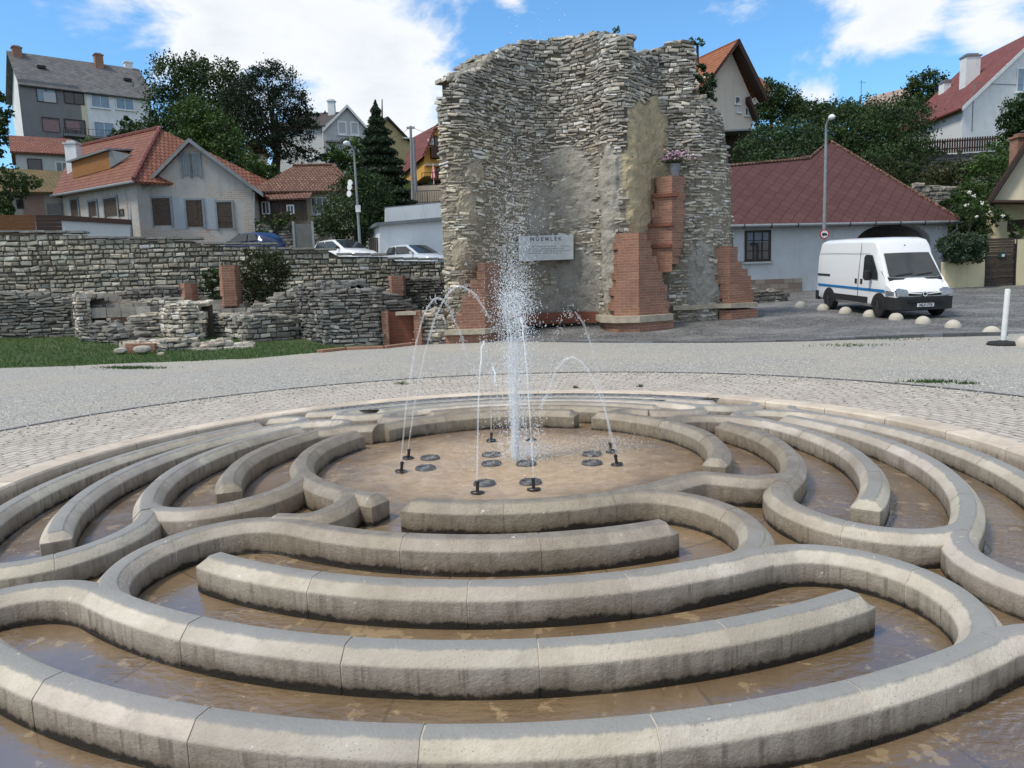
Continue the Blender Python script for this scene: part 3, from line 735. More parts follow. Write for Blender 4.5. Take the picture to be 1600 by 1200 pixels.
def rubble(parent, plan, zb, zt, thick, sh=(.08, .17), sw=(.16, .42), pal=(.33, .30, .25), core=(.24, .215, .17), mask=None, caps=True, name='stonework', coref=None, step=.22, gap=.012, colf=None, outw=.0, dep=.09, ends=True, tilt=.03, vary=.22, cap0=0.0, rough=1.0):
    ln = Line(plan); mb = MB(); cb = MB()
    zmin = min(zb(*ln.at(ln.len * i / 20)[0][:2]) for i in range(21)); zmax = max(zt(*ln.at(ln.len * i / 80)[0][:2]) for i in range(81))
    z = zmin
    while z < zmax:
        h = rnd.uniform(*sh); s = -rnd.random() * sw[1] * .7
        while s < ln.len:
            w = rnd.uniform(*sw) * (1 if rnd.random() < .85 else .55); c = s + w / 2
            if 0.02 < c < ln.len - .02:
                p, u, n = ln.at(c); zz = z + h / 2 + rnd.uniform(-.015, .015)
                if z + h * .2 > zb(p.x, p.y) - .05 and z + h * .72 < zt(p.x, p.y) + rnd.uniform(-.07, .05):
                    p = Vector((p.x, p.y, zz)); mk = mask(p) if mask else 1
                    if mk and (mk is True or rnd.random() < mk):
                        o = rnd.uniform(-.03, .035) * (.7 if rough > 1 else 1) + outw; cc = colf(p) if colf else pal
                        stone(mb, p + n * o, (u + UPV * rnd.gauss(0, tilt)).normalized(), n, max(.05, w - gap), max(.03, h * rnd.uniform(.75, 1.05) - gap), dep + o + .03, jit(cc, vary))
            s += w
        z += h
    if caps:                     # broken stones lying along the crest
        s = cap0
        while s < ln.len - cap0:
            w = rnd.uniform(sw[0], sw[1]); t = .06
            while t < thick:
                d = rnd.uniform(.14, .34); p, u, n = ln.at(s + w / 2); ztp = zt(p.x, p.y)
                if ztp > zb(p.x, p.y) + .08:
                    hh = rnd.uniform(*sh); q = Vector((p.x, p.y, ztp)) - n * (t + d / 2) + Vector((0, 0, rnd.uniform(-.05, .06)))
                    cc = colf(q) if colf else pal
                    stone(mb, q, u, (Vector((0, 0, 1)) + Vector((rnd.uniform(-.15, .15), rnd.uniform(-.15, .15), 0))).normalized(), w - .01, d, hh + .06, jit(cc))
                t += d
            s += w
    nc = max(1, int(ln.len / step)); cols = []
    for i in range(nc + 1):
        p, u, n = ln.at(ln.len * i / nc); b, t = zb(p.x, p.y) - .15, zt(p.x, p.y) - .06; t = max(t, b + .05)
        nr = max(1, int((zmax - zmin) / step)); col = []
        for r in range(nr + 1):
            z = b + (t - b) * r / nr; q = Vector((p.x, p.y, z)); f, cc = coref(q) if coref else (0, core)
            o = -.055 + .09 * f + .035 * rough * (mnoise.noise(q * 3.1) + .6 * mnoise.noise(q * 7.3)) + .02 * (rough - 1) * mnoise.noise(q * 15); col.append((q + n * o, cc))
        cols.append((col, q - n * thick, Vector((p.x, p.y, b)) - n * thick, n))
    idx = []
    for col, tb, bb, n in cols:
        base = len(cb.v); cb.v += [tuple(q) for q, _ in col] + [tuple(tb), tuple(bb)]; idx.append(base)
    nr = len(cols[0][0])
    def F(*f, c=core): cb.f.append(f); cb.c.append(c); cb.mi.append(0); cb.uv.append(None)
    for i in range(nc):
        a, b = idx[i], idx[i + 1]
        for r in range(nr - 1): F(a + r, b + r, b + r + 1, a + r + 1, c=cols[i][0][r][1])
        F(a + nr - 1, b + nr - 1, b + nr, a + nr); F(a + nr, b + nr, b + nr + 1, a + nr + 1)
    F(*([idx[0] + r for r in range(nr + 2)])); F(*([idx[-1] + r for r in range(nr + 2)][::-1]))
    if ends:
        for s0, sg in ((0, -1), (ln.len, 1)):
            p, u, n = ln.at(s0); zbb, ztt = zb(p.x, p.y), zt(p.x, p.y); z = zbb
            while z < ztt - .05:
                h = rnd.uniform(*sh); t = .02
                while t < thick - .05:
                    d = min(rnd.uniform(*sw), thick - t + .05); q = Vector((p.x, p.y, z + h / 2)) - n * (t + d / 2)
                    cc = colf(q) if colf else pal
                    stone(mb, q + u * sg * rnd.uniform(.0, .04), n * -sg * 1.0 if False else (-n if sg < 0 else -n), u * sg, max(.04, d - gap), max(.03, h - gap), .1, jit(cc)); t += d
                z += h
    o1 = mb.build(name, MAT_RSTONE, parent); o2 = cb.build('mortar_core', MAT_RCORE, parent)
    return o1, o2
# ------------------------------------------------------------------ the ruined apse wall
RU = [(694, 22.25), (704, 22.0), (716, 21.9), (738, 21.95), (765, 22.9), (800, 24.4), (850, 25.4), (905, 25.3), (936, 24.4), (950, 23.5), (985, 23.3), (1000, 23.9), (1022, 25.0), (1040, 25.2), (1046, 24.7), (1085, 24.6), (1120, 25.0), (1146, 25.7)]
def XY(px, Y, py=420): q = P(px, py, Y); return (q.x, q.y)
RU_TOP = [(680, 150), (690, 146), (697, 140), (716, 120), (718, 116), (745, 108), (766, 96), (768, 88), (782, 84), (784, 76), (806, 73), (808, 66), (828, 62), (860, 58), (900, 54), (926, 50), (934, 55), (980, 58), (990, 66), (994, 80), (1003, 83), (1032, 74), (1040, 64), (1050, 62), (1084, 61), (1087, 95), (1089, 146), (1098, 150), (1109, 154), (1116, 166), (1129, 176), (1134, 200), (1140, 250), (1144, 300), (1147, 420)]
ruin = thing('ruined_apse', 'tall ragged ruin of a rubble stone apse patched with red brick buttresses', 'ruin', (2.5, 24.5, .2))
PL_GREY = [((880, 255), 34, 24), ((898, 310), 34, 40), ((842, 330), 20, 34), ((905, 450), 40, 46), ((862, 475), 30, 26), ((845, 410), 14, 22), ((1095, 440), 24, 55)]
PL_PALE = [((951, 290), 14, 60), ((953, 450), 14, 60), ((949, 370), 12, 60)]
PL_YEL = [((1008, 300), 30, 95), ((1012, 215), 26, 50)]
PL_LIME = [((728, 320), 16, 30), ((716, 400), 12, 24), ((742, 275), 12, 14)]
def region(q):
    x, y = proj(q); nz = mnoise.noise(Vector(q) * .9) * .55 + mnoise.noise(Vector(q) * 2.6) * .35
    best = (0, None)
    for lst, nm in ((PL_GREY, 'g'), (PL_PALE, 'p'), (PL_YEL, 'y'), (PL_LIME, 'l')):
        for (cx_, cy_), a, b in lst:
            d = 1.25 - math.hypot((x - cx_) / a, (y - cy_) / b) + nz * .8
            if d > best[0]: best = (d, nm)
    return best
def rmask(q):
    d, nm = region(q)
    if d <= 0:
        x, y = proj(q); return .95 - .14 * sstep(150, 330, y)
    if nm == 'y': return .02
    if nm == 'p': return .10
    if nm == 'l': return .65
    return .25 if d > .3 else .5
RC = {'g': (.39, .37, .33), 'p': (.46, .435, .38), 'y': (.56, .465, .30), 'l': (.48, .415, .31)}
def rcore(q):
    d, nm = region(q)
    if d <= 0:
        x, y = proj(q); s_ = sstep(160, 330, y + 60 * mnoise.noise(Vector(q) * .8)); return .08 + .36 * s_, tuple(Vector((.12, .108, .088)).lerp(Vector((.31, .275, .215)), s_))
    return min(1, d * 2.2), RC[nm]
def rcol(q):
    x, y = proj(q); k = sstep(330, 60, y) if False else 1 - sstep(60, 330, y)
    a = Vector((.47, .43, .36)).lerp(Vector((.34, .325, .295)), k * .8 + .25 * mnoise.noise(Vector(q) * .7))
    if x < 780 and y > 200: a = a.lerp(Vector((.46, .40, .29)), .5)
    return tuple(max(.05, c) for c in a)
def chaikin(p, k=2):
    for _ in range(k):
        q = [p[0]]
        for a, b in zip(p, p[1:]): q += [(a[0] * .75 + b[0] * .25, a[1] * .75 + b[1] * .25), (a[0] * .25 + b[0] * .75, a[1] * .25 + b[1] * .75)]
        p = q + [p[-1]]
    return p
RU = [(x, 23.5 + (Y - 23.5) * .72) if x < 1041 else (x, Y) for x, Y in RU]
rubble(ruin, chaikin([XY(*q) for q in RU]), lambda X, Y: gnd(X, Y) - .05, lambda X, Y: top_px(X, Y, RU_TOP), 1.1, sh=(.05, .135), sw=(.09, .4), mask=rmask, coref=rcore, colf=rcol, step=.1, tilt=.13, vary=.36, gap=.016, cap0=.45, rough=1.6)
# brick buttresses: courses stacked so that the edges stay toothed
def toothed(parent, name, mat, ytop, ybot, xl, xm, xr, Ys, back, stepz=.235, zoff=0):
    """xl / xr: pixel outlines by pixel height; Ys: depth of left, middle, right edge"""
    mb = MB(); zb_, zt_ = P(xm, ybot, Ys[1]).z, P(xm, ytop, Ys[1]).z; n = max(1, round((zt_ - zb_) / stepz)); j = 0
    for i in range(n):
        z0, z1 = zb_ + (zt_ - zb_) * i / n, zb_ + (zt_ - zb_) * (i + 1) / n; y = ybot + (ytop - ybot) * (i + .5) / n
        e = .05 if i % 2 else -.02
        l = P(lin(y, xl), y, Ys[0]); r = P(lin(y, xr), y, Ys[2]); mid = P(xm, y, Ys[1])
        dx = (mid - l); dx.z = 0; l = l - dx.normalized() * (e + rnd.uniform(-.02, .02)); dx = (r - mid); dx.z = 0; r = r + dx.normalized() * (e + rnd.uniform(-.02, .02))
        poly = [(l.x, l.y), (mid.x, mid.y), (r.x, r.y), (r.x, r.y + back), (l.x, l.y + back)]
        mb.prism([(a, b, z0) for a, b in poly], (0, 0, z1 - z0 - .0015))
    return mb.build(name, mat, parent)
bt = [toothed(ruin, 'buttress', MAT_BRICK, 363, 497, [(362, 966), (410, 965), (450, 960), (497, 958)], 998, [(362, 1010), (385, 1016), (420, 1030), (460, 1042), (497, 1046)], (22.75, 22.45, 23.1), 2.2)]
bt += [toothed(ruin, 'buttress', MAT_BRICK, 274, 425, [(274, 1027), (300, 1024), (345, 1018), (350, 1012), (425, 1008)], 1050, [(274, 1070), (350, 1068), (400, 1064), (425, 1046)], (24.2, 23.9, 24.3), 1.0)]
bt += [toothed(ruin, 'buttress', MAT_BRICK, 410, 517, [(410, 752), (440, 738), (475, 722), (517, 708)], 758, [(410, 779), (440, 782), (517, 784)], (21.2, 21.25, 22.2), 1.6)]
bt += [toothed(ruin, 'buttress', MAT_BRICK, 385, 478, [(385, 1128), (392, 1108), (420, 1116), (450, 1124), (478, 1128)], 1140, [(385, 1152), (410, 1154), (415, 1160), (428, 1170), (450, 1175), (478, 1177)], (25.1, 24.95, 25.4), 1.4)]
def slab(parent, name, mat, pts, y0, y1, back, out=0.0):
    zt_ = P(pts[0][0], y0, pts[0][1]).z; zb_ = P(pts[0][0], y1, pts[0][1]).z
    fr = [P(x, (y0 + y1) / 2, Y) for x, Y in pts]; mb = MB()
    poly = [(p.x, p.y - out, zb_) for p in fr] + [(fr[-1].x, fr[-1].y + back, zb_), (fr[0].x, fr[0].y + back, zb_)]
    mb.prism(poly, (0, 0, zt_ - zb_)); return mb.build(name, mat, parent)
slab(ruin, 'string_course', MAT_LIME, [(938, 22.9), (962, 22.3), (1000, 22.1), (1052, 22.9)], 494, 504, 2.0)
slab(ruin, 'plinth', MAT_BRICK, [(946, 22.95), (966, 22.4), (1000, 22.2), (1052, 23.0)], 504, 522, 2.0)
slab(ruin, 'string_course', MAT_LIME, [(694, 21.0), (758, 20.95), (790, 22.0)], 516, 524, 1.6)
slab(ruin, 'plinth', MAT_BRICK, [(696, 21.1), (758, 21.05), (788, 22.1)], 524, 541, 1.6)
slab(ruin, 'string_course', MAT_LIME, [(1052, 24.4), (1085, 24.45), (1120, 24.9), (1142, 24.7), (1184, 25.2)], 478, 485, 1.2)
slab(ruin, 'plinth', MAT_BRICK, [(1124, 25.0), (1142, 24.8), (1184, 25.3)], 485, 499, 1.2)
slab(ruin, 'brick_band', MAT_BRICKD, [(790, 23.95), (850, 24.72), (905, 24.68), (934, 24.05)], 492, 510, .5)
# recessed darker courses on the upper buttress
for ya, yb, xa, xb in ((304, 309, 1022, 1061), (350, 355, 1013, 1054), (383, 388, 1014, 1050)):
    slab(ruin, 'brick_ledge', MAT_BRICKD, [(xa, 24.12), (1048, 23.84), (xb, 23.86)], ya, yb, .5)
# ruin plaque
class Wall:      # a vertical plane through two ground points, seen from the camera's side
    def __init__(s, ax, Ya, bx, Yb, py=400):
        s.a = P(ax, py, Ya); s.a.z = 0; s.b = P(bx, py, Yb); s.b.z = 0
        s.u = (s.b - s.a).normalized(); s.n = Vector((s.u.y, -s.u.x, 0))
    def pt(s, px, py, out=0.0):
        d = ray(px, py); o = Vector((0, 0, CH)); a = s.a + s.n * out
        t = (a - o).dot(s.n) / d.dot(s.n); return o + d * t
MAT_PLQ = simple('pale_marble', (.56, .58, .58), (.44, .46, .46), 6, .5, .15, 40)
MAT_INK = simple('engraved_grey', (.16, .165, .17), None, 5, .8)
def text_obj(name, s, mat, size, loc, u, n, parent=None, ext=.004, bold=0.0):
    cu = bpy.data.curves.new(name, 'FONT'); cu.body = s; cu.size = size; cu.extrude = ext; cu.align_x = 'CENTER'; cu.align_y = 'CENTER'; cu.offset = bold; cu.resolution_u = 3
    tmp = bpy.data.objects.new(name + '_tmp', cu); COL.objects.link(tmp); dg = bpy.context.evaluated_depsgraph_get(); me = bpy.data.meshes.new_from_object(tmp.evaluated_get(dg)); bpy.data.objects.remove(tmp); bpy.data.curves.remove(cu)
    u = Vector(u).normalized(); n = Vector(n).normalized(); v = n.cross(u)
    M = Matrix(((u.x, v.x, n.x, 0), (u.y, v.y, n.y, 0), (u.z, v.z, n.z, 0), (0, 0, 0, 1))); me.transform(M)
    o = bpy.data.objects.new(name, me); me.materials.append(mat); COL.objects.link(o)
    loc = Vector(loc)
    if parent is not None: o.parent = parent; loc = loc - root_loc(parent)
    me.transform(Matrix.Translation(loc)); return o
W_PLQ = Wall(800, 24.1, 905, 24.45)
pq = [W_PLQ.pt(810, 369), W_PLQ.pt(896, 366.5), W_PLQ.pt(896, 405), W_PLQ.pt(811, 408)]
pc = sum(pq, Vector()) / 4; plaque = thing('memorial_plaque', 'pale marble plaque with engraved lettering fixed to the ruined wall', 'plaque', tuple(pc))
mb = MB(); mb.prism(pq, -W_PLQ.n * .35); mb.build('slab', MAT_PLQ, plaque)
text_obj('heading', 'M Ű E M L É K', MAT_INK, .165, W_PLQ.pt(853, 373.6, .006), W_PLQ.u, W_PLQ.n, plaque, .003, .004)
for row, (x0, x1, y) in enumerate([(818, 889, 385), (822, 881, 388.6), (815, 891, 392), (826, 877, 395.4)]):
    x = x0; mb = MB()
    while x < x1:
        w = rnd.uniform(.6, 1.3); hh = rnd.uniform(.7, 1.15)
        if rnd.random() > .14:
            yy = y - (x - 853) * .02; q = [W_PLQ.pt(x, yy + hh, .004), W_PLQ.pt(x + w * .55, yy + hh, .004), W_PLQ.pt(x + w * .55, yy - hh, .004), W_PLQ.pt(x, yy - hh, .004)]; mb.prism(q, -W_PLQ.n * .006)
        x += w + .45
    mb.build('engraved_line', MAT_INK, plaque)
# flower pot on the upper buttress
MAT_POT = simple('zinc_pot', (.16, .17, .19), (.22, .23, .25), 8, .5, metal=.3); MAT_PINK = simple('pink_petals', (.55, .30, .42), (.62, .45, .55), 40, .7); 
MAT_LEAF = None
def m_leaf(name='leaf', rough=.55):
    t = NT(name); c = t.attr('Col'); v = t.coord('Object'); n = t.noise(v, .9, 3, .6)
    col = t.mix(t.math('MULTIPLY', n, .35), c, (.02, .03, .012)); t.fin(col, rough, .25)
    tl = t.n('BsdfTranslucent'); t.l(t.mix(1.0, col, (1.1, 1.25, .6), 'MULTIPLY'), tl.inputs[0])
    ms = t.n('MixShader'); ms.inputs[0].default_value = .22; t.l(t.b.outputs[0], ms.inputs[1]); t.l(tl.outputs[0], ms.inputs[2]); t.l(ms.outputs[0], t.out.inputs[0])
    return t.m
MAT_LEAF = m_leaf(); MAT_BARK = simple('bark', (.07, .055, .04), (.04, .03, .024), 6, .95, .8, 14)
def leaf(mb, p, s, col, nrm=None):
    a = Vector((rnd.gauss(0, 1), rnd.gauss(0, 1), rnd.gauss(0, 1))).normalized(); b = a.orthogonal().normalized(); c = a.cross(b); t = rnd.random() * 6.28
    u = (b * math.cos(t) + c * math.sin(t)) * s; w = a.cross(u).normalized() * s * .62
    if col is None: col = (1, 1, 1)
    mb.add([p - u, p + w * .8 - u * .1, p + u, p - w * .8 - u * .1], [(0, 1, 2, 3)], col)
pb = P(1054, 276, 24.2); pot = thing('flower_pot', 'small grey pot of pink flowers on top of the brick buttress', 'flower pot', tuple(pb))
mb = MB(); mb.lathe([(0, 0), (.13, 0), (.17, .34), (.185, .34), (.185, .37), (.15, .37), (.14, .3), (0, .3)], n=16); mb.build('pot', MAT_POT, pot, smooth=True, sharp=40, local=True)
mb = MB()
for i in range(260): q = Vector((rnd.gauss(0, .2), rnd.gauss(0, .14), .42 + abs(rnd.gauss(0, .14)))); leaf(mb, q, .045, jit((.06, .09, .04)))
mb.build('foliage', MAT_LEAF, pot, local=True)
mb = MB()
for i in range(150): q = Vector((rnd.gauss(0, .22), rnd.gauss(0, .15), .5 + abs(rnd.gauss(0, .13)))); drop(mb, q, rnd.uniform(.025, .05), .7)
mb.build('blossoms', MAT_PINK, pot, local=True)
# ------------------------------------------------------------------ retaining wall below the road
RW_TOP = [(-80, 359), (134, 361), (135, 369), (310, 371), (311, 378.5), (428, 379), (429, 386), (518, 388), (519, 395), (610, 396), (611, 402), (760, 404)]
RWP = [XY(-420, 25.4), XY(-70, 26.4), XY(134, 27.1), XY(430, 28.4), XY(730, 29.6)]
rw = thing('retaining_wall', 'long stepped retaining wall of pale squared rubble below the parked cars', 'wall', (-9, 28, 0))
def rwt(X, Y): return top_px(X, Y, RW_TOP)
rubble(rw, RWP, lambda X, Y: .2, lambda X, Y: rwt(X, Y) - .07, .5, sh=(.09, .21), sw=(.12, .42), pal=(.36, .335, .29), core=(.12, .105, .08), step=.3, gap=.03, caps=False, tilt=.06, vary=.3, colf=lambda q: (.43, .395, .325) if mnoise.noise(q * .3) > -.1 else (.34, .31, .255))
ln = Line(RWP); mb = MB(); s = 0
while s < ln.len - .3:
    w = rnd.uniform(.5, .8); p, u, n = ln.at(s + w / 2); z = rwt(p.x, p.y); c = Vector((p.x, p.y, z - .035)) - n * .23
    mb.obox(c, u * (w / 2 - .006), n * .3, Vector((0, 0, .035)), jit((.27, .26, .24), .12)); s += w
mb.build('coping', MAT_RSTONE, rw)
# ------------------------------------------------------------------ low excavated walls
DK = (.18, .172, .155); MD = (.30, .28, .24); LT = (.43, .39, .325)
def low(name, label, pts, prof, thick, pal, sh=(.07, .15), sw=(.14, .4), zb=None, cat='ruin wall', core=None, grp=None):
    pl = [XY(*q, py=500) for q in pts]; c = pl[len(pl) // 2]
    t = thing(name, label, cat, (c[0], c[1], zgrass(*c)), group=grp)
    rubble(t, pl, lambda X, Y: zgrass(X, Y) - .02 if zb is None else zb, lambda X, Y: top_px(X, Y, prof), thick, sh, sw, pal, core or tuple(x * .3 for x in pal), step=.2, tilt=.09, vary=.36, gap=.018)
    return t
G_RU = 'low excavated stone walls on the grass'
low('ruin_wall', 'long dark mossy stone wall at the far left end of the grass', [(-90, 23.6), (60, 23.8), (116, 23.9)], [(-90, 458), (20, 458), (60, 460), (100, 464), (116, 466)], .9, DK, (.06, .13), (.2, .5), grp=G_RU)
low('ruin_wall', 'pale stone pier end joining the long dark mossy wall', [(115, 24.0), (122, 23.4), (143, 23.6)], [(112, 458), (130, 459), (143, 462)], .8, LT, grp=G_RU)
low('ruin_wall', 'stepped stone wall descending to the grass beside the dark mossy wall', [(120, 22.8), (150, 22.2), (185, 21.6), (202, 21.2)], [(118, 505), (140, 510), (165, 518), (185, 530), (202, 540)], 1.1, DK, (.05, .10), (.2, .5), grp=G_RU)
low('ruin_wall', 'pale low stone block under the brick step between the two stone piers', [(198, 23.2), (252, 23.3)], [(198, 494), (225, 490), (252, 491)], .7, LT, grp=G_RU)
low('ruin_wall', 'grey broken wall behind the pale pier meeting a small brick pier', [(186, 25.2), (210, 24.8), (288, 25.0)], [(186, 456), (200, 452), (225, 450), (288, 445)], .7, DK, grp=G_RU)
low('ruin_wall', 'lower light wall edge running below the small brick pier', [(212, 24.2), (250, 24.2), (285, 24.3)], [(212, 468), (285, 464)], .4, MD, grp=G_RU)
low('ruin_wall', 'round topped pale rubble pier standing in the middle of the low ruins', [(252, 23.1), (268, 22.4), (292, 22.1), (315, 22.2)], [(252, 480), (262, 474), (280, 472), (298, 474), (308, 482), (315, 490)], 1.0, LT, grp=G_RU)
low('ruin_wall', 'low front wall of tumbled pale stones at the edge of the lawn', [(180, 20.5), (240, 20.1), (262, 20.2), (300, 20.2), (340, 20.2), (382, 20.4)], [(180, 536), (240, 534), (252, 532), (290, 531), (300, 540), (320, 538), (335, 531), (350, 532), (365, 540), (382, 538)], .7, LT, (.07, .16), (.15, .4), grp=G_RU)
low('ruin_wall', 'polygonal ruin wall with a flat stone ledge left of the tall corner', [(300, 23.8), (363, 22.4), (385, 21.7), (466, 22.6)], [(300, 490), (363, 494), (466, 494)], .9, MD, grp=G_RU)
low('ruin_wall', 'sloping broken rubble rising above the flat stone ledge', [(388, 22.5), (420, 22.7), (466, 22.9)], [(388, 488), (400, 480), (418, 470), (440, 458), (466, 448)], .8, MD, zb=.9, grp=G_RU)
low('ruin_wall', 'tall dark corner of polygonal ruin wall with pale rubble crest', [(464, 22.9), (500, 21.4), (506, 21.0), (592, 20.9), (600, 21.1)], [(464, 446), (500, 440), (520, 444), (545, 452), (575, 450), (592, 452), (600, 458)], 1.1, (.17, .165, .155), (.06, .14), (.15, .45), grp=G_RU)
low('ruin_wall', 'sloping stub of layered dark stone above the brick niche', [(594, 21.3), (645, 21.8), (655, 22.2)], [(594, 455), (615, 458), (630, 466), (648, 480), (655, 488)], .8, DK, (.05, .10), (.2, .5), zb=.85, grp=G_RU)
low('ruin_wall', 'dark square stone block beside the tall ruin and behind the brick niche', [(620, 25.0), (700, 25.2)], [(620, 434), (700, 433)], 1.0, (.16, .15, .135), (.06, .13), (.12, .3), grp=G_RU)
low('ruin_wall', 'small heap of pale squared stones at the foot of the tall ruin', [(653, 21.3), (675, 21.1), (697, 21.2)], [(653, 496), (662, 482), (680, 486), (697, 500)], .6, LT, grp=G_RU)
def brickpier(label, pts, y0, y1, back, name='brick_pier', mat=None):
    fr = [P(x, (y0 + y1) / 2, Y) for x, Y in pts]; c = fr[0]; t = thing(name, label, 'brick pier', (c.x, c.y, zgrass(c.x, c.y)), group='brick patches in the low ruins')
    zt_ = P(pts[0][0], y0, pts[0][1]).z; zb_ = P(pts[0][0], y1, pts[0][1]).z - .1; mb = MB(); n = max(1, int((zt_ - zb_) / .16))
    for i in range(n):
        e = rnd.uniform(-.03, .03); a, b = fr[0], fr[-1]
        poly = [(a.x + e, a.y)] + [(p.x, p.y) for p in fr[1:-1]] + [(b.x + e * .7, b.y), (b.x, b.y + back), (a.x, a.y + back)]
        z0 = zb_ + (zt_ - zb_) * i / n; mb.prism([(x, y, z0) for x, y in poly], (0, 0, (zt_ - zb_) / n - .001))
    mb.build('brickwork', mat or MAT_BRICK, t); return t
brickpier('small square brick pier beside the grey broken wall', [(284, 24.7), (289, 24.5), (300, 24.6)], 443, 478, .5)
brickpier('tall red brick pier half hidden by the dark green bush', [(344, 24.6), (348, 24.4), (368, 24.5)], 415, 474, .5)
brickpier('flat red brick step with a stone edge in the low ruins', [(172, 23.7), (236, 23.7)], 483, 502, .6)
brickpier('small red brick patch in the low front wall', [(195, 20.05), (241, 19.98)], 538, 556, .4)
brickpier('brick block standing on the crest beside the dark square stone block', [(607, 24.4), (612, 24.2), (630, 24.3)], 431, 458, .6)
nt = brickpier('recessed brick niche under the sloping stub of layered stone', [(602, 21.15), (648, 21.2)], 488, 542, .5, mat=MAT_BRICKD)
mb = MB()
for xa, xb in ((597, 607), (647, 658)):
    a, b = P(xa, 515, 20.95), P(xb, 515, 20.95); z0, z1 = P(xa, 542, 20.95).z - .1, P(xa, 486, 20.95).z; mb.prism([(a.x, a.y, z0), (b.x, b.y, z0), (b.x, b.y + .4, z0), (a.x, a.y + .4, z0)], (0, 0, z1 - z0))
mb.build('jamb', MAT_BRICK, nt)
a, b = P(618, 490, 20.9), P(650, 490, 20.9); mb = MB(); z0 = P(618, 493, 20.9).z; mb.prism([(a.x, a.y, z0), (b.x, b.y, z0), (b.x, b.y + .4, z0), (a.x, a.y + .4, z0)], (0, 0, .09)); mb.build('lintel', MAT_LIME, nt)
# brick kerb at the foot of the tall corner
mb = MB(); pts = [PZ(x, y, .0) for x, y in [(500, 551), (540, 546.5), (600, 544.5), (650, 538.5), (700, 534.5)]]
for a, b in zip(pts, pts[1:]):
    d = (b - a).normalized(); n = Vector((-d.y, d.x, 0)); mb.prism([a + n * -.1, b + n * -.1, b + n * .12, a + n * .12], (0, 0, .07))
kb = mb.build('brick_kerb', MAT_BRICK); tag(kb, 'low worn brick kerb between the gravel and the ruins', 'kerb')
# stairs among the ruins
def stairs(label, steps, mat, depth=.34):
    xs = steps[0]; c = P(xs[0], xs[2], xs[3]); t = thing('stone_steps', label, 'steps', (c.x, c.y, zgrass(c.x, c.y)), group='worn steps in the ruins')
    for x0, x1, y, Y in steps:
        mb = MB(); s = P(x0, y, Y); e = P(x1, y, Y); z1 = s.z; nn = max(1, int((e - s).length / .38))
        for i in range(nn):
            a, b = s.lerp(e, i / nn), s.lerp(e, (i + 1) / nn); mb.prism([(a.x + .006, a.y + rnd.uniform(-.02, .02), z1 - .3), (b.x - .006, b.y + rnd.uniform(-.02, .02), z1 - .3), (b.x - .006, b.y + .6, z1 - .3), (a.x + .006, a.y + .6, z1 - .3)], (0, 0, .3 + rnd.uniform(-.01, .01)), jit((.27, .25, .22), .12))
        mb.build('step', mat, t)
stairs('grey stone steps rising between the dark wall and the brick step', [(142, 235, 482, 23.6), (142, 230, 476, 24.0), (145, 205, 470, 24.4), (148, 190, 464, 24.8), (150, 185, 459, 25.2)], MAT_RSTONE)
stairs('broad dark stone steps beside the tall red brick pier', [(303, 382, 492, 23.7), (305, 384, 484, 24.2), (306, 382, 477, 24.7), (308, 350, 470, 25.1), (312, 345, 464, 25.5)], MAT_RSTONE)
# rubble lying loose on the grass
st0 = None
for i, (x, y, s, lb) in enumerate([(186, 553, .17, 'rounded pale boulder lying before the small brick patch'), (219, 553, .22, 'larger flat boulder lying under the small brick patch'), (250, 556, .09, 'small stone at the foot of the low front wall')]):
    p = PZ(x, y, .12); mb = MB()
    for k in range(2): stone(mb, Vector((0, 0, s * .5)), (1, 0, 0), (0, -1, 0), s * 2, s, s, jit(LT, .05))
    bm_ = mb.build('boulder', MAT_RSTONE); bm_.location = p; sd_ = bm_.modifiers.new('s', 'SUBSURF'); sd_.levels = 2; sd_.render_levels = 2; tag(bm_, lb, 'boulder')
# ------------------------------------------------------------------ houses
def stucco(name, c, stain, rough=.9, patches=0.0, patchcol=(.30, .23, .18), bump=.3):
    t = NT(name); v = t.coord('Object'); n = t.noise(v, .9, 8, .7); n2_ = t.noise(t.map(v, (3, 3, .5)), 1.0, 6, .65)
    col = t.mix(t.math('MULTIPLY', t.ss(n, .4, .75), .6), c, stain); col = t.mix(t.math('MULTIPLY', t.ss(n2_, .5, .75), .4), col, tuple(x * .75 for x in stain))
    if patches:
        p = t.math('MULTIPLY', t.ss(t.noise(v, .55, 5, .6), .52, .56), patches)
        b = t.n('TexBrick'); t.l(t.coord('UV'), b.inputs['Vector']); b.inputs['Scale'].default_value = 1; b.inputs['Brick Width'].default_value = .32; b.inputs['Row Height'].default_value = .1; b.inputs['Mortar Size'].default_value = .02
        b.inputs['Color1'].default_value = (*patchcol, 1); b.inputs['Color2'].default_value = (.36, .31, .27, 1); b.inputs['Mortar'].default_value = (.40, .38, .35, 1); col = t.mix(p, col, b.outputs[0])
    t.bump(t.math('ADD', n, t.noise(v, 30, 4, .6)), bump, .02); return t.fin(col, rough, .2)
S_WHITE = stucco('white_render', (.66, .68, .69), (.50, .52, .53)); S_GREY = stucco('grey_render', (.19, .19, .195), (.15, .15, .155)); S_CREAM = stucco('cream_render', (.58, .52, .38), (.45, .40, .29))
S_OLD = stucco('peeling_plaster', (.36, .355, .335), (.22, .215, .20), patches=.95); S_BEIGE = stucco('beige_render', (.56, .49, .42), (.47, .41, .35)); S_ORANGE = stucco('orange_render', (.66, .36, .09), (.55, .30, .08)); S_PALE = stucco('pale_grey_render', (.46, .48, .48), (.36, .38, .38))
S_OCHRE = stucco('ochre_render', (.42, .34, .18), (.33, .27, .15)); S_YELLOW = stucco('pale_yellow_render', (.62, .55, .35), (.48, .43, .28)); S_PEACH = stucco('peach_render', (.60, .47, .34), (.5, .4, .3)); S_DIRTY = stucco('dirty_plaster', (.36, .35, .32), (.20, .19, .17), patches=.5)
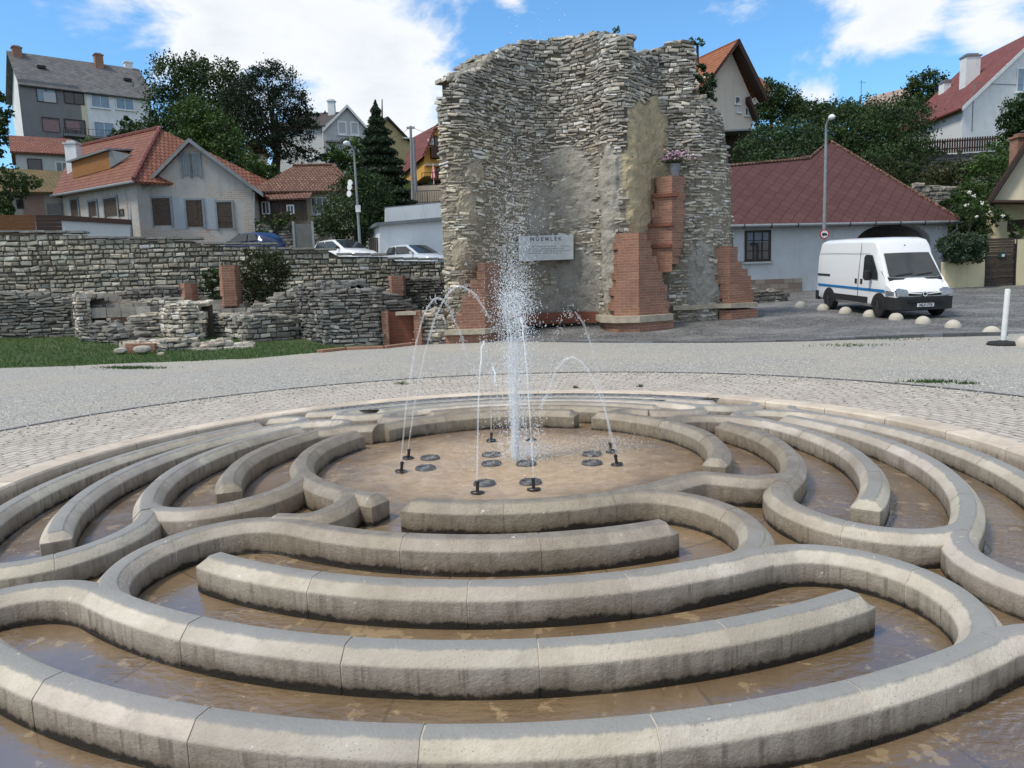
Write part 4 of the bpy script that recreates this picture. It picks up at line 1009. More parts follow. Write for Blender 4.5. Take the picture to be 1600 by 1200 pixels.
R_RED = brickmat('red_roof_tiles', (.195, .076, .048), (.285, .118, .076), (.045, .02, .015), .24, .34, .03, .5, .7, .8, saw=True, bd=.04, nmix=.6, stain=(.14, .055, .035))
R_OLD = brickmat('weathered_roof_tiles', (.15, .075, .052), (.27, .155, .115), (.035, .022, .017), .2, .3, .03, .5, .9, .9, saw=True, bd=.05, nmix=.75, stain=(.10, .055, .04))
R_SLATE = brickmat('grey_slates', (.10, .10, .105), (.155, .155, .155), (.05, .05, .05), .4, .4, .012, 0, .85, .5, rot=R(45), nmix=.45, stain=(.06, .06, .06))
R_MAROON = brickmat('maroon_shingles', (.078, .034, .033), (.100, .046, .044), (.036, .016, .016), .46, .46, .016, 0, .8, .6, rot=R(45), nmix=.5, stain=(.085, .034, .034), bd=.02)
R_ORANGE = brickmat('orange_roof_tiles', (.30, .10, .04), (.38, .145, .065), (.07, .028, .014), .24, .34, .028, .5, .7, .7, saw=True, bd=.03)
R_DARKR = brickmat('dark_red_roof_tiles', (.21, .06, .05), (.31, .105, .085), (.05, .02, .016), .22, .32, .03, .5, .7, .8, saw=True, bd=.04, nmix=.6, stain=(.12, .04, .035))
R_MOSS = brickmat('mossy_roof_tiles', (.15, .12, .06), (.22, .13, .08), (.04, .035, .02), .22, .32, .014, .5, .9, .8, saw=True, bd=.04, nmix=.9, stain=(.06, .075, .025))
R_BROWN = simple('brown_roofing', (.075, .06, .055), (.05, .04, .038), 3, .85, .4, 20)
WOOD_D = simple('dark_brown_wood', (.055, .03, .022), (.035, .02, .016), 8, .7, .3, 30); WOOD_W = simple('weathered_boards', (.15, .125, .10), (.085, .07, .056), 7, .9, .5, 25); WOOD_O = simple('orange_board', (.28, .13, .045), (.20, .09, .03), 9, .8, .3, 40)
FR_WHITE = simple('white_window_frame', (.72, .73, .74), None, 3, .5); FR_DARK = simple('dark_window_frame', (.04, .025, .02), None, 3, .5); FR_GREYW = simple('grey_shutter', (.21, .24, .255), (.16, .18, .19), 5, .7)
METAL_G = simple('grey_sheet_metal', (.22, .24, .25), (.15, .165, .17), 3, .5, metal=.3); RAIL_B = simple('black_iron', (.02, .02, .022), None, 5, .5); GALV = simple('galvanised_steel', (.30, .32, .33), (.22, .235, .24), 6, .5, metal=.4)
GL = glassmat('window_glass', (.05, .07, .09)); GLB = glassmat('blue_window_glass', (.10, .16, .22)); GLD = glassmat('dark_window_glass', (.012, .014, .016))
CURT = simple('net_curtain', (.45, .47, .50), (.36, .38, .41), 14, .8)
def body(root, W, poly, depth, mat, name='wall'):
    mb = MB(); mb.prism([W.pt(x, y) for x, y in poly], -W.n * depth); return mb.build(name, mat, root)
def roofp(root, pts, mat, th=.14, name='roof'):
    mb = MB(); a, b, c = pts[0], pts[1], pts[2]; n = (b - a).cross(c - b).normalized()
    if n.z < 0: n = -n
    mb.prism(pts, -n * th); return mb.build(name, mat, root)
def rect(W, x0, y0, x1, y1):
    cx_, cy_ = (x0 + x1) / 2, (y0 + y1) / 2; c = W.pt(cx_, cy_); w = (W.pt(x1, cy_) - W.pt(x0, cy_)).length; h = (W.pt(cx_, y1) - W.pt(cx_, y0)).length; return c, w, h
def panel(mb, c, W, w, h, o0, o1, col=None):   # a board standing between two distances from the wall
    mb.obox(c + W.n * (o0 + o1) / 2, W.u * w / 2, W.n * (o1 - o0) / 2, Vector((0, 0, h / 2)), col)
def window(root, W, x0, y0, x1, y1, fm=None, gm=None, mull=1, rows=0, fw=.07, sill=True, name='window', proud=.05):
    c, w, h = rect(W, x0, y0, x1, y1); mb = MB(); Z = Vector((0, 0, 1))
    for sx_ in (-1, 1): panel(mb, c + W.u * sx_ * (w / 2 - fw / 2), W, fw, h, .002, proud)
    for sz in (-1, 1): panel(mb, c + Z * sz * (h / 2 - fw / 2), W, w - 2 * fw, fw, .002, proud - .002)
    for i in range(mull): panel(mb, c + W.u * (-w / 2 + w * (i + 1) / (mull + 1)), W, fw * .7, h - 2 * fw, .002, proud - .004)
    for i in range(rows): panel(mb, c + Z * (-h / 2 + h * (i + 1) / (rows + 1)), W, w - 2 * fw, fw * .45, .002, proud - .008)
    f = mb.build(name, fm or FR_WHITE, root); mb = MB(); panel(mb, c, W, w - fw, h - fw, .001, proud * .45); mb.build('pane', gm or GL, f)
    if sill: mb = MB(); panel(mb, c - Z * (h / 2 + .04), W, w + .16, .06, .001, .14); mb.build('sill', fm or FR_WHITE, f)
    return f
def shutterw(root, W, x0, y0, x1, y1, mat, boards=7, name='boarded_window', horiz=True):
    c, w, h = rect(W, x0, y0, x1, y1); mb = MB(); Z = Vector((0, 0, 1))
    for i in range(boards):
        col = jit((.9, .9, .9), .18, .02)
        if horiz: panel(mb, c + Z * (-h / 2 + h * (i + .5) / boards), W, w, h / boards - .012, .003, .03 + rnd.random() * .02, col)
        else: panel(mb, c + W.u * (-w / 2 + w * (i + .5) / boards), W, w / boards - .012, h, .003, .03 + rnd.random() * .02, col)
    o = mb.build(name, mat, root); mb = MB()
    for s_ in (-1, 1): panel(mb, c + W.u * s_ * (w / 2 + .05), W, .1, h + .2, .002, .07)
    panel(mb, c + Z * (h / 2 + .05), W, w, .1, .002, .068); mb.build('window_surround', FR_GREYW, o); return o
WOOD_B = simple('grey_brown_boards', (.12, .095, .078), (.055, .042, .034), 9, .9, .4, 30, attr=True)
def chimney(root, c, w, d, z0, z1, mat, cap=None, name='chimney', rz=0.0):
    mb = MB(); mb.box((c[0], c[1], (z0 + z1) / 2), w / 2, d / 2, (z1 - z0) / 2, rz=rz); o = mb.build(name, mat, root)
    mb = MB(); mb.box((c[0], c[1], z1 + .04), w / 2 + .07, d / 2 + .07, .05, rz=rz); mb.box((c[0], c[1], z1 + .15), w / 2 - .1, d / 2 - .1, .07, rz=rz); mb.build('chimney_cap', cap or mat, o); return o
def bars(root, name, mat, A, B, h, n, r=.012, post=.025, base=0.0, rails=(0.06, 1.0), part='bar'):
    """railing between two points: rails, posts and bars in one mesh"""
    mb = MB(); d = B - A; Z = Vector((0, 0, 1))
    for f in rails: mb.tube([A + Z * (h * f), B + Z * (h * f)], post * .8, 6)
    for i in range(n + 1): mb.tube([A + d * (i / n) + Z * base, A + d * (i / n) + Z * h], r if i % 6 else post, 5)
    return mb.build(name, mat, root)
def house(name, label, at, cat='house', group=None): return thing(name, label, cat, tuple(at), group=group)
UP = Vector((0, 0, 1))
# 1 apartment block on the hill
W1 = Wall(37, 72, 235, 79); fl, frr = W1.pt(34, 129), W1.pt(235, 150); ze = fl.z; frr.z = ze
h1 = house('apartment_house', 'tall grey and white house with slate roof and red chimneys high on the hill', W1.a)
RL = P(17.5, 80, 76.5); RRr = P(215, 105, 83.2); RRr.z = RL.z; dpt = Vector((RL.x - fl.x, RL.y - fl.y, 0)).dot(-W1.n)
dv = -W1.n * dpt; RL = Vector((fl.x, fl.y, RL.z)) + dv - W1.u * .3; RRr = Vector((frr.x, frr.y, RL.z)) + dv + W1.u * .3
zb_ = 12.0; mb = MB(); a, b = Vector((fl.x, fl.y, zb_)) + W1.u * .25, Vector((frr.x, frr.y, zb_))
mb.prism([a, Vector((a.x, a.y, ze)), Vector((a.x, a.y, RL.z - .15)) + dv, Vector((a.x, a.y, ze)) + dv * 2, a + dv * 2], b - a); mb.build('wall', S_WHITE, h1)
roofp(h1, [fl - W1.u * .3 + W1.n * .4 - UP * .25, frr + W1.u * .4 + W1.n * .4 - UP * .25, RRr + W1.u * .1, RL], R_SLATE); roofp(h1, [RL, RRr + W1.u * .1, frr + W1.u * .4 + dv * 2 - UP * .1, fl - W1.u * .3 + dv * 2 - UP * .1], R_SLATE)
def pan(root, W, x0, y0, x1, y1, mat, name, o=.02):
    c, w, h = rect(W, x0, y0, x1, y1); mb = MB(); panel(mb, c, W, w, h, .001, o); return mb.build(name, mat, root)
pan(h1, W1, 38.5, 130.5, 132, 300, S_GREY, 'grey_facade', .03); pan(h1, W1, 132.5, 141, 141, 300, S_CREAM, 'cream_strip', .04)
for q in ((57, 137, 88, 160), (100, 142, 131, 163), (66, 184, 93, 206), (101, 187, 134, 214)): window(h1, W1, *q, FR_DARK, GLD if q[0] != 57 else GLB, 1, proud=.1, sill=False)
pan(h1, W1, 68, 145, 87, 160, CURT, 'curtain', .13)
for q in ((67, 188, 92, 206), (103, 190, 124, 203)): pan(h1, W1, *q, simple('dusty_pink_blind', (.25, .17, .17), None, 3), 'blind', .12)
for q in ((142, 148, 171, 169), (181, 154, 209, 172), (147, 191, 179, 216)): window(h1, W1, *q, FR_WHITE, GLB, 1, proud=.1)
bars(h1, 'balcony_railing', RAIL_B, W1.pt(100, 215, .9), W1.pt(178, 219, .9), .9, 12)
c, w, h = rect(W1, 100, 214, 180, 218); mb = MB(); panel(mb, c, W1, w, .2, 0, .95); mb.build('balcony_slab', S_GREY, h1)
for x0, x1, yt, yb, mt in ((23, 38, 72, 90, MAT_BRICK), (143, 157, 84, 112, MAT_BRICK), (193, 206, 96, 112, S_WHITE)):
    f = ((x0 + x1) / 2 - 17.5) / (215 - 17.5); c = RL.lerp(RRr, f) + W1.n * (.5 if mt is MAT_BRICK else -.2); zt_ = P((x0 + x1) / 2, yt, c.y).z; chimney(h1, c, (x1 - x0) * c.y / F * .8, .7, RL.z - 1.4, zt_ - .2, mt, rz=math.atan2(W1.u.y, W1.u.x))
mb = MB(); mb.tube([fl + W1.n * .25 - UP * .3 + W1.u * (frr - fl).length * .985, Vector((frr.x, frr.y, zb_)) + W1.n * .25 - W1.u * .15], .06, 6); mb.build('drainpipe', GALV, h1)
for f, g in ((.2, .45), (.86, .5)):
    c = RL.lerp(RRr, f).lerp(fl.lerp(frr, f), g) + UP * .1; mb = MB(); mb.obox(c, W1.u * .35, W1.n * .3, UP * .12); mb.build('roof_vent', RAIL_B, h1)
# 2 small red-roofed house below it
W2 = Wall(23, 56, 118, 58); h2 = house('small_house', 'small white house with red tiled roof below the slate roofed house', W2.a)
a, b = W2.pt(23, 235), W2.pt(118, 242); b.z = a.z; d2 = -W2.n * 3.0; rz_ = P(3, 208, 58).z
mb = MB(); A = Vector((a.x, a.y, 4)); mb.prism([A, a.copy(), Vector((a.x, a.y, rz_ - .1)) + d2, a + d2 * 2, A + d2 * 2], Vector((b.x, b.y, 0)) - Vector((a.x, a.y, 0))); mb.build('wall', S_PALE, h2)
r0_, r1_ = Vector((a.x, a.y, rz_)) + d2 - W2.u * .3, Vector((b.x, b.y, rz_)) + d2
roofp(h2, [a + W2.n * .35 - W2.u * .3 - UP * .12, b + W2.n * .35 - UP * .12, r1_, r0_], R_RED); roofp(h2, [r0_, r1_, b + d2 * 2.1, a + d2 * 2.1 - W2.u * .3], R_RED)
window(h2, W2, 43, 248, 66, 269, FR_DARK, GLD, 0, sill=False); window(h2, W2, 87, 253, 108, 272, FR_WHITE, GL, 1)
# 3 mossy outbuilding
W3 = Wall(18, 46, 112, 47); h3 = house('outbuilding', 'low crumbling outbuilding with a mossy tiled roof left of the old house', W3.a)
a, b = W3.pt(18, 298), W3.pt(112, 301); b.z = a.z; d3 = -W3.n * 2.6; zr_ = P(20, 263, 48.6).z
mb = MB(); A = Vector((a.x, a.y, 2)); mb.prism([A, a.copy(), Vector((a.x, a.y, zr_ - .75)) + d3, a + d3 * 2, A + d3 * 2], Vector((b.x - a.x, b.y - a.y, 0))); mb.build('wall', S_DIRTY, h3)
r0_, r1_ = Vector((a.x, a.y, zr_)) + d3 - W3.u * 1.2, Vector((b.x, b.y, zr_ - .2)) + d3
roofp(h3, [a + W3.n * .4 - W3.u * 1.2 - UP * .1, b + W3.n * .4 - UP * .1, r1_, r0_], R_MOSS); roofp(h3, [r0_, r1_, b + d3 * 2.1, a + d3 * 2.1 - W3.u * 1.2], R_MOSS)
pan(h3, W3, 36, 302, 70, 345, brickmat('exposed_pink_brick', (.26, .16, .13), (.32, .21, .17), (.3, .26, .22), .3, .09, .012), 'exposed_brick'); window(h3, W3, 26, 312, 37, 326, FR_DARK, GLD, 0, sill=False); window(h3, W3, 73, 318, 97, 336, FR_GREYW, GLD, 1, sill=False)
# 4 the old gabled house
W4 = Wall(207, 42.0, 400, 43.0); W4b = Wall(97, 46.0, 208, 42.0); h4 = house('old_house', 'derelict gabled house with peeling plaster, boarded windows and red tiled roof', W4.a)
ap = W4.pt(297.5, 221); el, er = W4.pt(222, 292), W4.pt(399, 300); el.z = er.z = W4.pt(310, 296).z
mb = MB(); lf = W4.pt(203, 372); lf.z = 1.5; rt = W4.pt(400, 372); rt.z = 1.5
mb.prism([lf, rt, Vector((rt.x, rt.y, er.z)), ap, Vector((el.x, el.y, el.z)), Vector((lf.x, lf.y, el.z + .1))], -W4.n * 7.0); mb.build('wall', S_OLD, h4)
back = -W4.n * 7.3; ov = W4.n * .35
roofp(h4, [ap + ov + UP * .12, el - W4.u * .25 - UP * .15 + ov, el - W4.u * .25 - UP * .15 + back, ap + back + UP * .12], R_RED); roofp(h4, [er + W4.u * .45 - UP * .3 + ov, ap + ov + UP * .12, ap + back + UP * .12, er + W4.u * .45 - UP * .3 + back], R_RED)
for p_, q_ in ((ap, el - W4.u * .25 - UP * .15), (ap, er + W4.u * .45 - UP * .3)):
    mb = MB(); mb.prism([p_ + ov * 1.05 + UP * .13, q_ + ov * 1.05 + UP * .01, q_ + ov * 1.05 - UP * .2, p_ + ov * 1.05 - UP * .1], -W4.n * .06); mb.build('bargeboard', METAL_G, h4)
# wing to the left with hipped roof
wl, wr = W4b.pt(97, 300), W4b.pt(212, 285); wz = (wl.z + wr.z) / 2; wl.z = wr.z = wz
mb = MB(); mb.prism([Vector((wl.x, wl.y, 1.5)), Vector((wr.x, wr.y, 1.5)), wr, wl], -W4b.n * 8.5); mb.build('wall', S_OLD, h4)
rz1 = P(250, 201, 46.2); rz2 = P(118, 243, 51); rz2.z = rz1.z
eR = Vector((wr.x, wr.y, wz)) + W4b.n * .45 + W4b.u * .55 - UP * .1; eL = wl + W4b.n * .45 - W4b.u * .3 - UP * .1
roofp(h4, [eL, eR, rz1, rz2], R_RED); roofp(h4, [eR, eR - W4b.n * 9.2 + W4b.u * 1.6, rz1], R_RED); bb = eL - W4b.n * 9.4; roofp(h4, [rz2, rz1, eR - W4b.n * 9.2 + W4b.u * 1.6, bb], R_RED); roofp(h4, [eL, rz2, bb], R_RED)
mb = MB(); mb.tube([rz1 + UP * .06, eR + UP * .1], .11, 7); mb.tube([rz1 + UP * .06, rz2 + UP * .06], .11, 7); mb.build('ridge_tiles', R_DARKR, h4)
# dormer boarded with chipboard
nrm = (eR - eL).cross(rz2 - eR).normalized(); nrm = nrm if nrm.z > 0 else -nrm
def onroof(px, py, off=0.0):
    d = ray(px, py); o = Vector((0, 0, CH)); t = (eL + nrm * off - o).dot(nrm) / d.dot(nrm); return o + d * t
d0, d1 = onroof(114, 279), onroof(173, 263); Wd = W4b; dt0 = Wd.u; zt_ = max(P(113, 252, d0.y).z, P(173, 233, d1.y).z)
mb = MB(); mb.prism([d0, d1, Vector((d1.x, d1.y, P(173, 234, d1.y).z)), Vector((d0.x, d0.y, P(113, 253, d0.y).z))], -W4b.n * 2.6); dm = mb.build('dormer', WOOD_O, h4)
e0, e1 = Vector((d0.x, d0.y, P(113, 253, d0.y).z)) + W4b.n * .2 - W4b.u * .2, Vector((d1.x, d1.y, P(173, 234, d1.y).z)) + W4b.n * .2 + W4b.u * .15
roofp(dm, [e0 + UP * .05, e1 + UP * .05, e1 - W4b.n * 3 + UP * .35, e0 - W4b.n * 3 + UP * .35], METAL_G, .1, 'dormer_roof')
q0, q1, q2 = onroof(175, 262, .05), onroof(205, 243, .05), onroof(178, 234, .05); mb = MB(); mb.prism([Vector((d1.x, d1.y, P(173, 235, d1.y).z)) + W4b.u * .03, d1 + W4b.u * .03, q1 + W4b.u * .1], nrm * .05); mb.build('dormer_flashing', METAL_G, dm)
# windows
for x0, x1, y0, y1 in ((239, 267, 310, 352), (292, 317, 313, 354), (340, 363, 316, 356)): shutterw(h4, W4, x0, y0, x1, y1, WOOD_B, 9, horiz=x0 != 292)
for x0, x1 in ((269, 291), (319, 339)): pan(h4, W4, x0, 309, x1, 358, stucco('blue_grey_plaster', (.30, .335, .37), (.24, .27, .30)), 'plaster_panel', .02)
for x0, x1 in ((285, 297), (300, 312)): shutterw(h4, W4, x0, 242, x1, 275, FR_GREYW, 3, 'attic_shutter', False)
for x0, x1, y0, y1 in ((140, 152, 315, 337), (164, 184, 310, 337), (112, 123, 312, 337)): shutterw(h4, W4b, x0, y0, x1, y1, WOOD_B, 7)
window(h4, W4b, 187, 327, 194, 337, FR_DARK, GLD, 0, sill=False)
mb = MB(); p_ = W4.pt(204, 290, .12); mb.tube([p_, W4.pt(205, 372, .12)], .05, 6); p_ = er + W4.u * .0 + W4.n * .12; mb.build('drainpipe', GALV, h4); mb = MB(); mb.tube([W4.pt(397, 300, .12), W4.pt(398.5, 372, .12)], .05, 6); mb.build('drainpipe', GALV, h4)
mb = MB(); mb.tube([eL + W4b.n * .05 - UP * .05, eR + W4b.n * .05 - UP * .05], .07, 6); mb.build('gutter', GALV, h4)
c = P(117, 262, 47.5); chimney(h4, (c.x, c.y), .68, .6, c.z - 2, P(117, 226, 47.5).z, S_WHITE, S_PALE)
# low white yard wall with dark capping in front of the wing
W4c = Wall(88, 38.5, 203, 39.5); yw = house('yard_wall', 'low white yard wall with a dark brown capping before the old house wing', W4c.a, 'wall')
body(yw, W4c, [(88, 400), (203, 400), (203, 349), (88, 342)], .3, S_PALE); body(yw, Wall(88, 38.4, 203, 39.4), [(90, 344), (203, 350.5), (203, 343), (90, 336)], .5, WOOD_D, 'capping')
# wooden yard fence on the far left
W5 = Wall(-40, 33, 98, 34); fe = house('board_fence', 'brown board fence panels above the retaining wall at far left', W5.a, 'fence')
for x0, x1, mt, nm in ((-40, 56, WOOD_O, 'panel'), (57.5, 97, WOOD_D, 'panel')):
    mb = MB()
    c, w, h = rect(W5, x0, 336, x1, 372); nb = max(2, int(h / .16))
    for i in range(nb): panel(mb, c + UP * (-h / 2 + h * (i + .5) / nb), W5, w, h / nb - .01, 0, .03 + rnd.random() * .01)
    mb.build(nm, simple('rust_brown_board', (.17, .075, .03), (.11, .05, .022), 6, .85, .3, 30) if mt is WOOD_O else WOOD_D, fe)
# 6 the tiled cottage
W6 = Wall(402, 46, 552, 47); h6 = house('tiled_cottage', 'low cream cottage with an old sagging brown tiled roof and wooden porch', W6.a)
a, b = W6.pt(402, 299), W6.pt(552, 293); a.z = b.z = W6.pt(470, 296).z
mb = MB(); mb.prism([Vector((a.x, a.y, 2.2)), Vector((b.x, b.y, 2.2)), b.copy(), a.copy()], -W6.n * 7); mb.build('wall', S_CREAM, h6)
k0, k1 = P(458, 266, 49.6), P(520, 258.5, 49.8); k0.z = k1.z; e0, e1 = a + W6.n * .55 - W6.u * .5 - UP * .15, b + W6.n * .55 + W6.u * .2 - UP * .15; f0, f1 = a - W6.n * 7.5 - W6.u * .5, b - W6.n * 7.5 + W6.u * .2
roofp(h6, [e0, e1, k1, k0], R_OLD); roofp(h6, [e1, f1, k1], R_OLD); roofp(h6, [k0, k1, f1, f0], R_OLD); roofp(h6, [e0, k0, f0], R_OLD)
mb = MB(); mb.tube([k0 + UP * .05, k1 + UP * .05, e1 + UP * .08], .1, 7); mb.build('ridge_tiles', R_OLD, h6)
W6p = Wall(404, 44.9, 482, 45.2); mb = MB(); c, w, h = rect(W6p, 405, 311, 480, 345)
for i in range(14): panel(mb, c + W6p.u * (-w / 2 + w * (i + .5) / 14), W6p, w / 14 - .01, h, -.02, .02, jit((.8, .8, .8), .15))
pch = mb.build('porch', WOOD_B, h6); q = [W6p.pt(402, 312, .25), W6p.pt(484, 309, .25)]; roofp(pch, [q[0], q[1], q[1] - W6p.n * 1.4 + UP * .55, q[0] - W6p.n * 1.4 + UP * .55], R_OLD, .1, 'porch_roof'); window(pch, W6p, 409, 315, 422, 335, FR_WHITE, GLD, 1, sill=False); window(pch, W6p, 448, 320, 460, 336, FR_WHITE, GLD, 1, sill=False)
window(h6, W6, 486, 308, 513, 335, FR_WHITE, GLD, 2)
W6g = Wall(405, 41.6, 520, 42.0)
gw = house('garden_wall', 'rough stone garden wall with overgrown crest below the tiled cottage', W6g.a, 'wall')
rubble(gw, [(W6g.a.x, W6g.a.y), (W6g.b.x, W6g.b.y)], lambda X, Y: 2.0, lambda X, Y: top_px(X, Y, [(405, 352), (455, 358), (490, 366), (520, 366)]), .4, (.1, .2), (.2, .5), MD, DK, step=.4)
gt = house('metal_gate', 'grey sheet metal garden gate in front of the tiled cottage', W6g.pt(475, 380), 'gate'); pan(gt, Wall(405, 41.2, 520, 41.6), 461, 350, 488, 392, simple('dull_grey_gate', (.15, .15, .14), (.10, .10, .095), 3, .7), 'gate_leaf', .05)
mb = MB(); Wt = Wall(405, 41.2, 520, 41.6)
for x in (459.5, 489.5): c, w, h = rect(Wt, x - 1, 346, x + 1, 392); panel(mb, c, Wt, .12, h, -.05, .08); mb.build('gate_post', GALV, gt); mb = MB()
# 7 pale grey gable house
W7 = Wall(506, 70, 576, 71.5); h7 = house('gabled_house', 'pale grey gabled house with two white framed attic windows above the cottage', W7.a)
ap = W7.pt(541.5, 167); el, er = W7.pt(508, 203), W7.pt(574, 201); el.z = er.z
mb = MB(); lf, rt = W7.pt(508, 260), W7.pt(574, 260); lf.z = rt.z = 9; mb.prism([lf, rt, Vector((rt.x, rt.y, er.z)), ap, Vector((lf.x, lf.y, el.z))], -W7.n * 9); mb.build('wall', S_PALE, h7)
for s_, q in ((-1, el), (1, er)):
    lo = q + W7.u * s_ * .3 - UP * .3; roofp(h7, [ap + W7.n * .3 + UP * .15, lo + W7.n * .3, lo - W7.n * 9, ap - W7.n * 9 + UP * .15] if s_ < 0 else [lo + W7.n * .3, ap + W7.n * .3 + UP * .15, ap - W7.n * 9 + UP * .15, lo - W7.n * 9], R_SLATE)
    mb = MB(); mb.prism([ap + W7.n * .33 + UP * .17, lo + W7.n * .33 + UP * .02, lo + W7.n * .33 - UP * .25, ap + W7.n * .33 - UP * .1], -W7.n * .05); mb.build('bargeboard', FR_WHITE, h7)
for q in ((527, 189, 542, 211), (547, 190, 561, 212)): window(h7, W7, *q, FR_WHITE, CURT, 0, fw=.16)
pan(h7, W7, 509, 221, 574, 223.5, METAL_G, 'ledge', .35); window(h7, W7, 515, 232, 524, 244, FR_WHITE, GL, 0)
W7b = Wall(433, 73, 507, 71); mb = MB(); mb.prism([W7b.pt(433, 270), W7b.pt(507, 270), W7b.pt(507, 196), W7b.pt(433, 199)], -W7b.n * 7); mb.build('wall', S_PALE, h7)
q0, q1 = W7b.pt(430, 199, .4), W7b.pt(507, 196, .4); roofp(h7, [q0, q1, q1 - W7b.n * 4.2 + UP * 2.0, q0 - W7b.n * 4.2 + UP * 2.0], R_BROWN); roofp(h7, [q0 - W7b.n * 4.2 + UP * 2.0, q1 - W7b.n * 4.2 + UP * 2.0, q1 - W7b.n * 8.2, q0 - W7b.n * 8.2], R_BROWN)
window(h7, W7b, 476, 200, 490, 214, FR_WHITE, GL, 0, fw=.14); window(h7, W7b, 480, 240, 492, 248, FR_WHITE, GL, 0, fw=.14); pan(h7, W7b, 434, 236, 436.5, 262, FR_WHITE, 'corner_trim', .04)
c = P(519, 180, 74); chimney(h7, (c.x, c.y), .62, .6, c.z - 2, P(519, 159, 74).z, S_WHITE)
c = P(508, 175, 75); mb = MB(); W7c = Wall(498, 74, 518, 74.4); mb.prism([W7c.pt(494, 196), W7c.pt(520, 196), W7c.pt(508, 172)], -W7c.n * 3); mb.build('dormer', R_BROWN, h7)
# 8 ochre house, red-roofed cube and dark gable glimpsed between the trees
W8 = Wall(598, 72, 648, 74); h8 = house('ochre_house', 'ochre gabled house with brown roof glimpsed right behind the tall spruce', W8.a)
ap = W8.pt(604, 185); mb = MB(); mb.prism([W8.pt(575, 260), W8.pt(642, 260), W8.pt(642, 220), ap, W8.pt(575, 220)], -W8.n * 6); mb.build('wall', S_OCHRE, h8)
roofp(h8, [W8.pt(646, 223, .3), ap + W8.n * .3 + UP * .15, ap - W8.n * 6 + UP * .15, W8.pt(646, 223, -6)], R_BROWN); roofp(h8, [ap + W8.n * .3 + UP * .15, W8.pt(571, 223, .3), W8.pt(571, 223, -6), ap - W8.n * 6 + UP * .15], R_BROWN); pan(h8, W8, 628, 216, 646, 218, FR_WHITE, 'ledge', .4)
W9 = Wall(398, 60, 418, 60.5); h9 = house('small_house', 'tiny cream house with a bright red roof left of the pine trunk', W9.a)
body(h9, W9, [(396, 262), (418, 262), (418, 232), (396, 232)], 4, S_CREAM); q = [W9.pt(393, 235, .4), W9.pt(420, 235, .4)]; roofp(h9, [q[0], q[1], q[1] - W9.n * 2.2 + UP * .75 - W9.u * .8, q[0] - W9.n * 2.2 + UP * .75], R_ORANGE)
# 9 orange house
W10 = Wall(662, 57, 730, 58); h10 = house('orange_house', 'bright orange house with half hipped red roof, balcony and terrace by the ruin', W10.a)
mb = MB(); mb.prism([W10.pt(663, 275), W10.pt(740, 275), W10.pt(740, 238), W10.pt(718, 198), W10.pt(684, 198), W10.pt(663, 241)], -W10.n * 8); mb.build('wall', S_ORANGE, h10)
A1, A2 = W10.pt(659, 246, .5), W10.pt(680, 196, .5); mb = MB(); mb.prism([A1, A2, A2 - W10.n * 9 + UP * .8, A1 - W10.n * 9], W10.u * .2 + UP * .1); mb.build('roof', R_DARKR, h10)
A3 = W10.pt(724, 197, .5); A4 = W10.pt(701, 178, -1.8); roofp(h10, [A2, A3, A4], R_RED); A5 = W10.pt(745, 246, .5); roofp(h10, [A5, A5 - W10.n * 9, A4 - W10.n * 7, A4, A3], R_RED); roofp(h10, [A2, A4, A4 - W10.n * 7, A2 - W10.n * 9], R_RED)
window(h10, W10, 678, 212, 686, 233, WOOD_D, GLD, 0, sill=False, name='balcony_door'); bl = pan(h10, W10, 672, 231, 687, 249, WOOD_D, 'balcony', .8); pan(h10, W10, 664, 257, 740, 260, S_CREAM, 'beam', .3); window(h10, W10, 681, 261, 689, 275, WOOD_D, GLD, 0, sill=False)
c, w, h = rect(W10, 668, 218, 676, 227); mb = MB(); panel(mb, c, W10, w, h, .02, .35); ac = mb.build('air_conditioner', FR_WHITE, h10); mb = MB(); q = c + W10.n * .355; mb.tube([q, q + W10.n * .01], h * .36, 14); mb.build('fan_grille', METAL_G, ac)
W11 = Wall(644, 50, 720, 51); te = house('terrace', 'peach terrace wall with black railing below the orange house', W11.a, 'terrace')
body(te, W11, [(645, 330), (740, 330), (740, 286), (645, 291)], 4, S_PEACH); bars(te, 'railing', RAIL_B, W11.pt(646, 318, .5), W11.pt(740, 313, .5), .75, 26); bars(te, 'upper_railing', RAIL_B, W11.pt(660, 290, -.4), W11.pt(740, 286, -.4), .8, 20)
pan(te, Wall(644, 53, 720, 54), 674, 268, 740, 281, simple('dark_red_screen', (.11, .025, .025), None, 4), 'screen', .06)
pr = P(678, 289, 51.3); pa = thing('closed_parasol', 'closed red and white parasol on the terrace of the orange house', 'parasol', tuple(pr)); mb = MB(); mb.lathe([(.03, 0), (.03, 1.35), (0, 1.36)], n=8); mb.build('pole', FR_WHITE, pa, local=True); mb = MB()
for k in range(8):
    a0, a1 = k * math.pi / 4, (k + 1) * math.pi / 4; rr_ = .17
    mb.face([(0, 0, 1.4), (rr_ * math.cos(a0), rr_ * math.sin(a0), .45), (rr_ * math.cos(a1), rr_ * math.sin(a1), .45)], (.65, .06, .06) if k % 2 else (.75, .73, .72))
t_ = NT('parasol_cloth'); t_.fin(t_.attr('Col'), .8); mb.build('canopy', t_.m, pa, local=True)
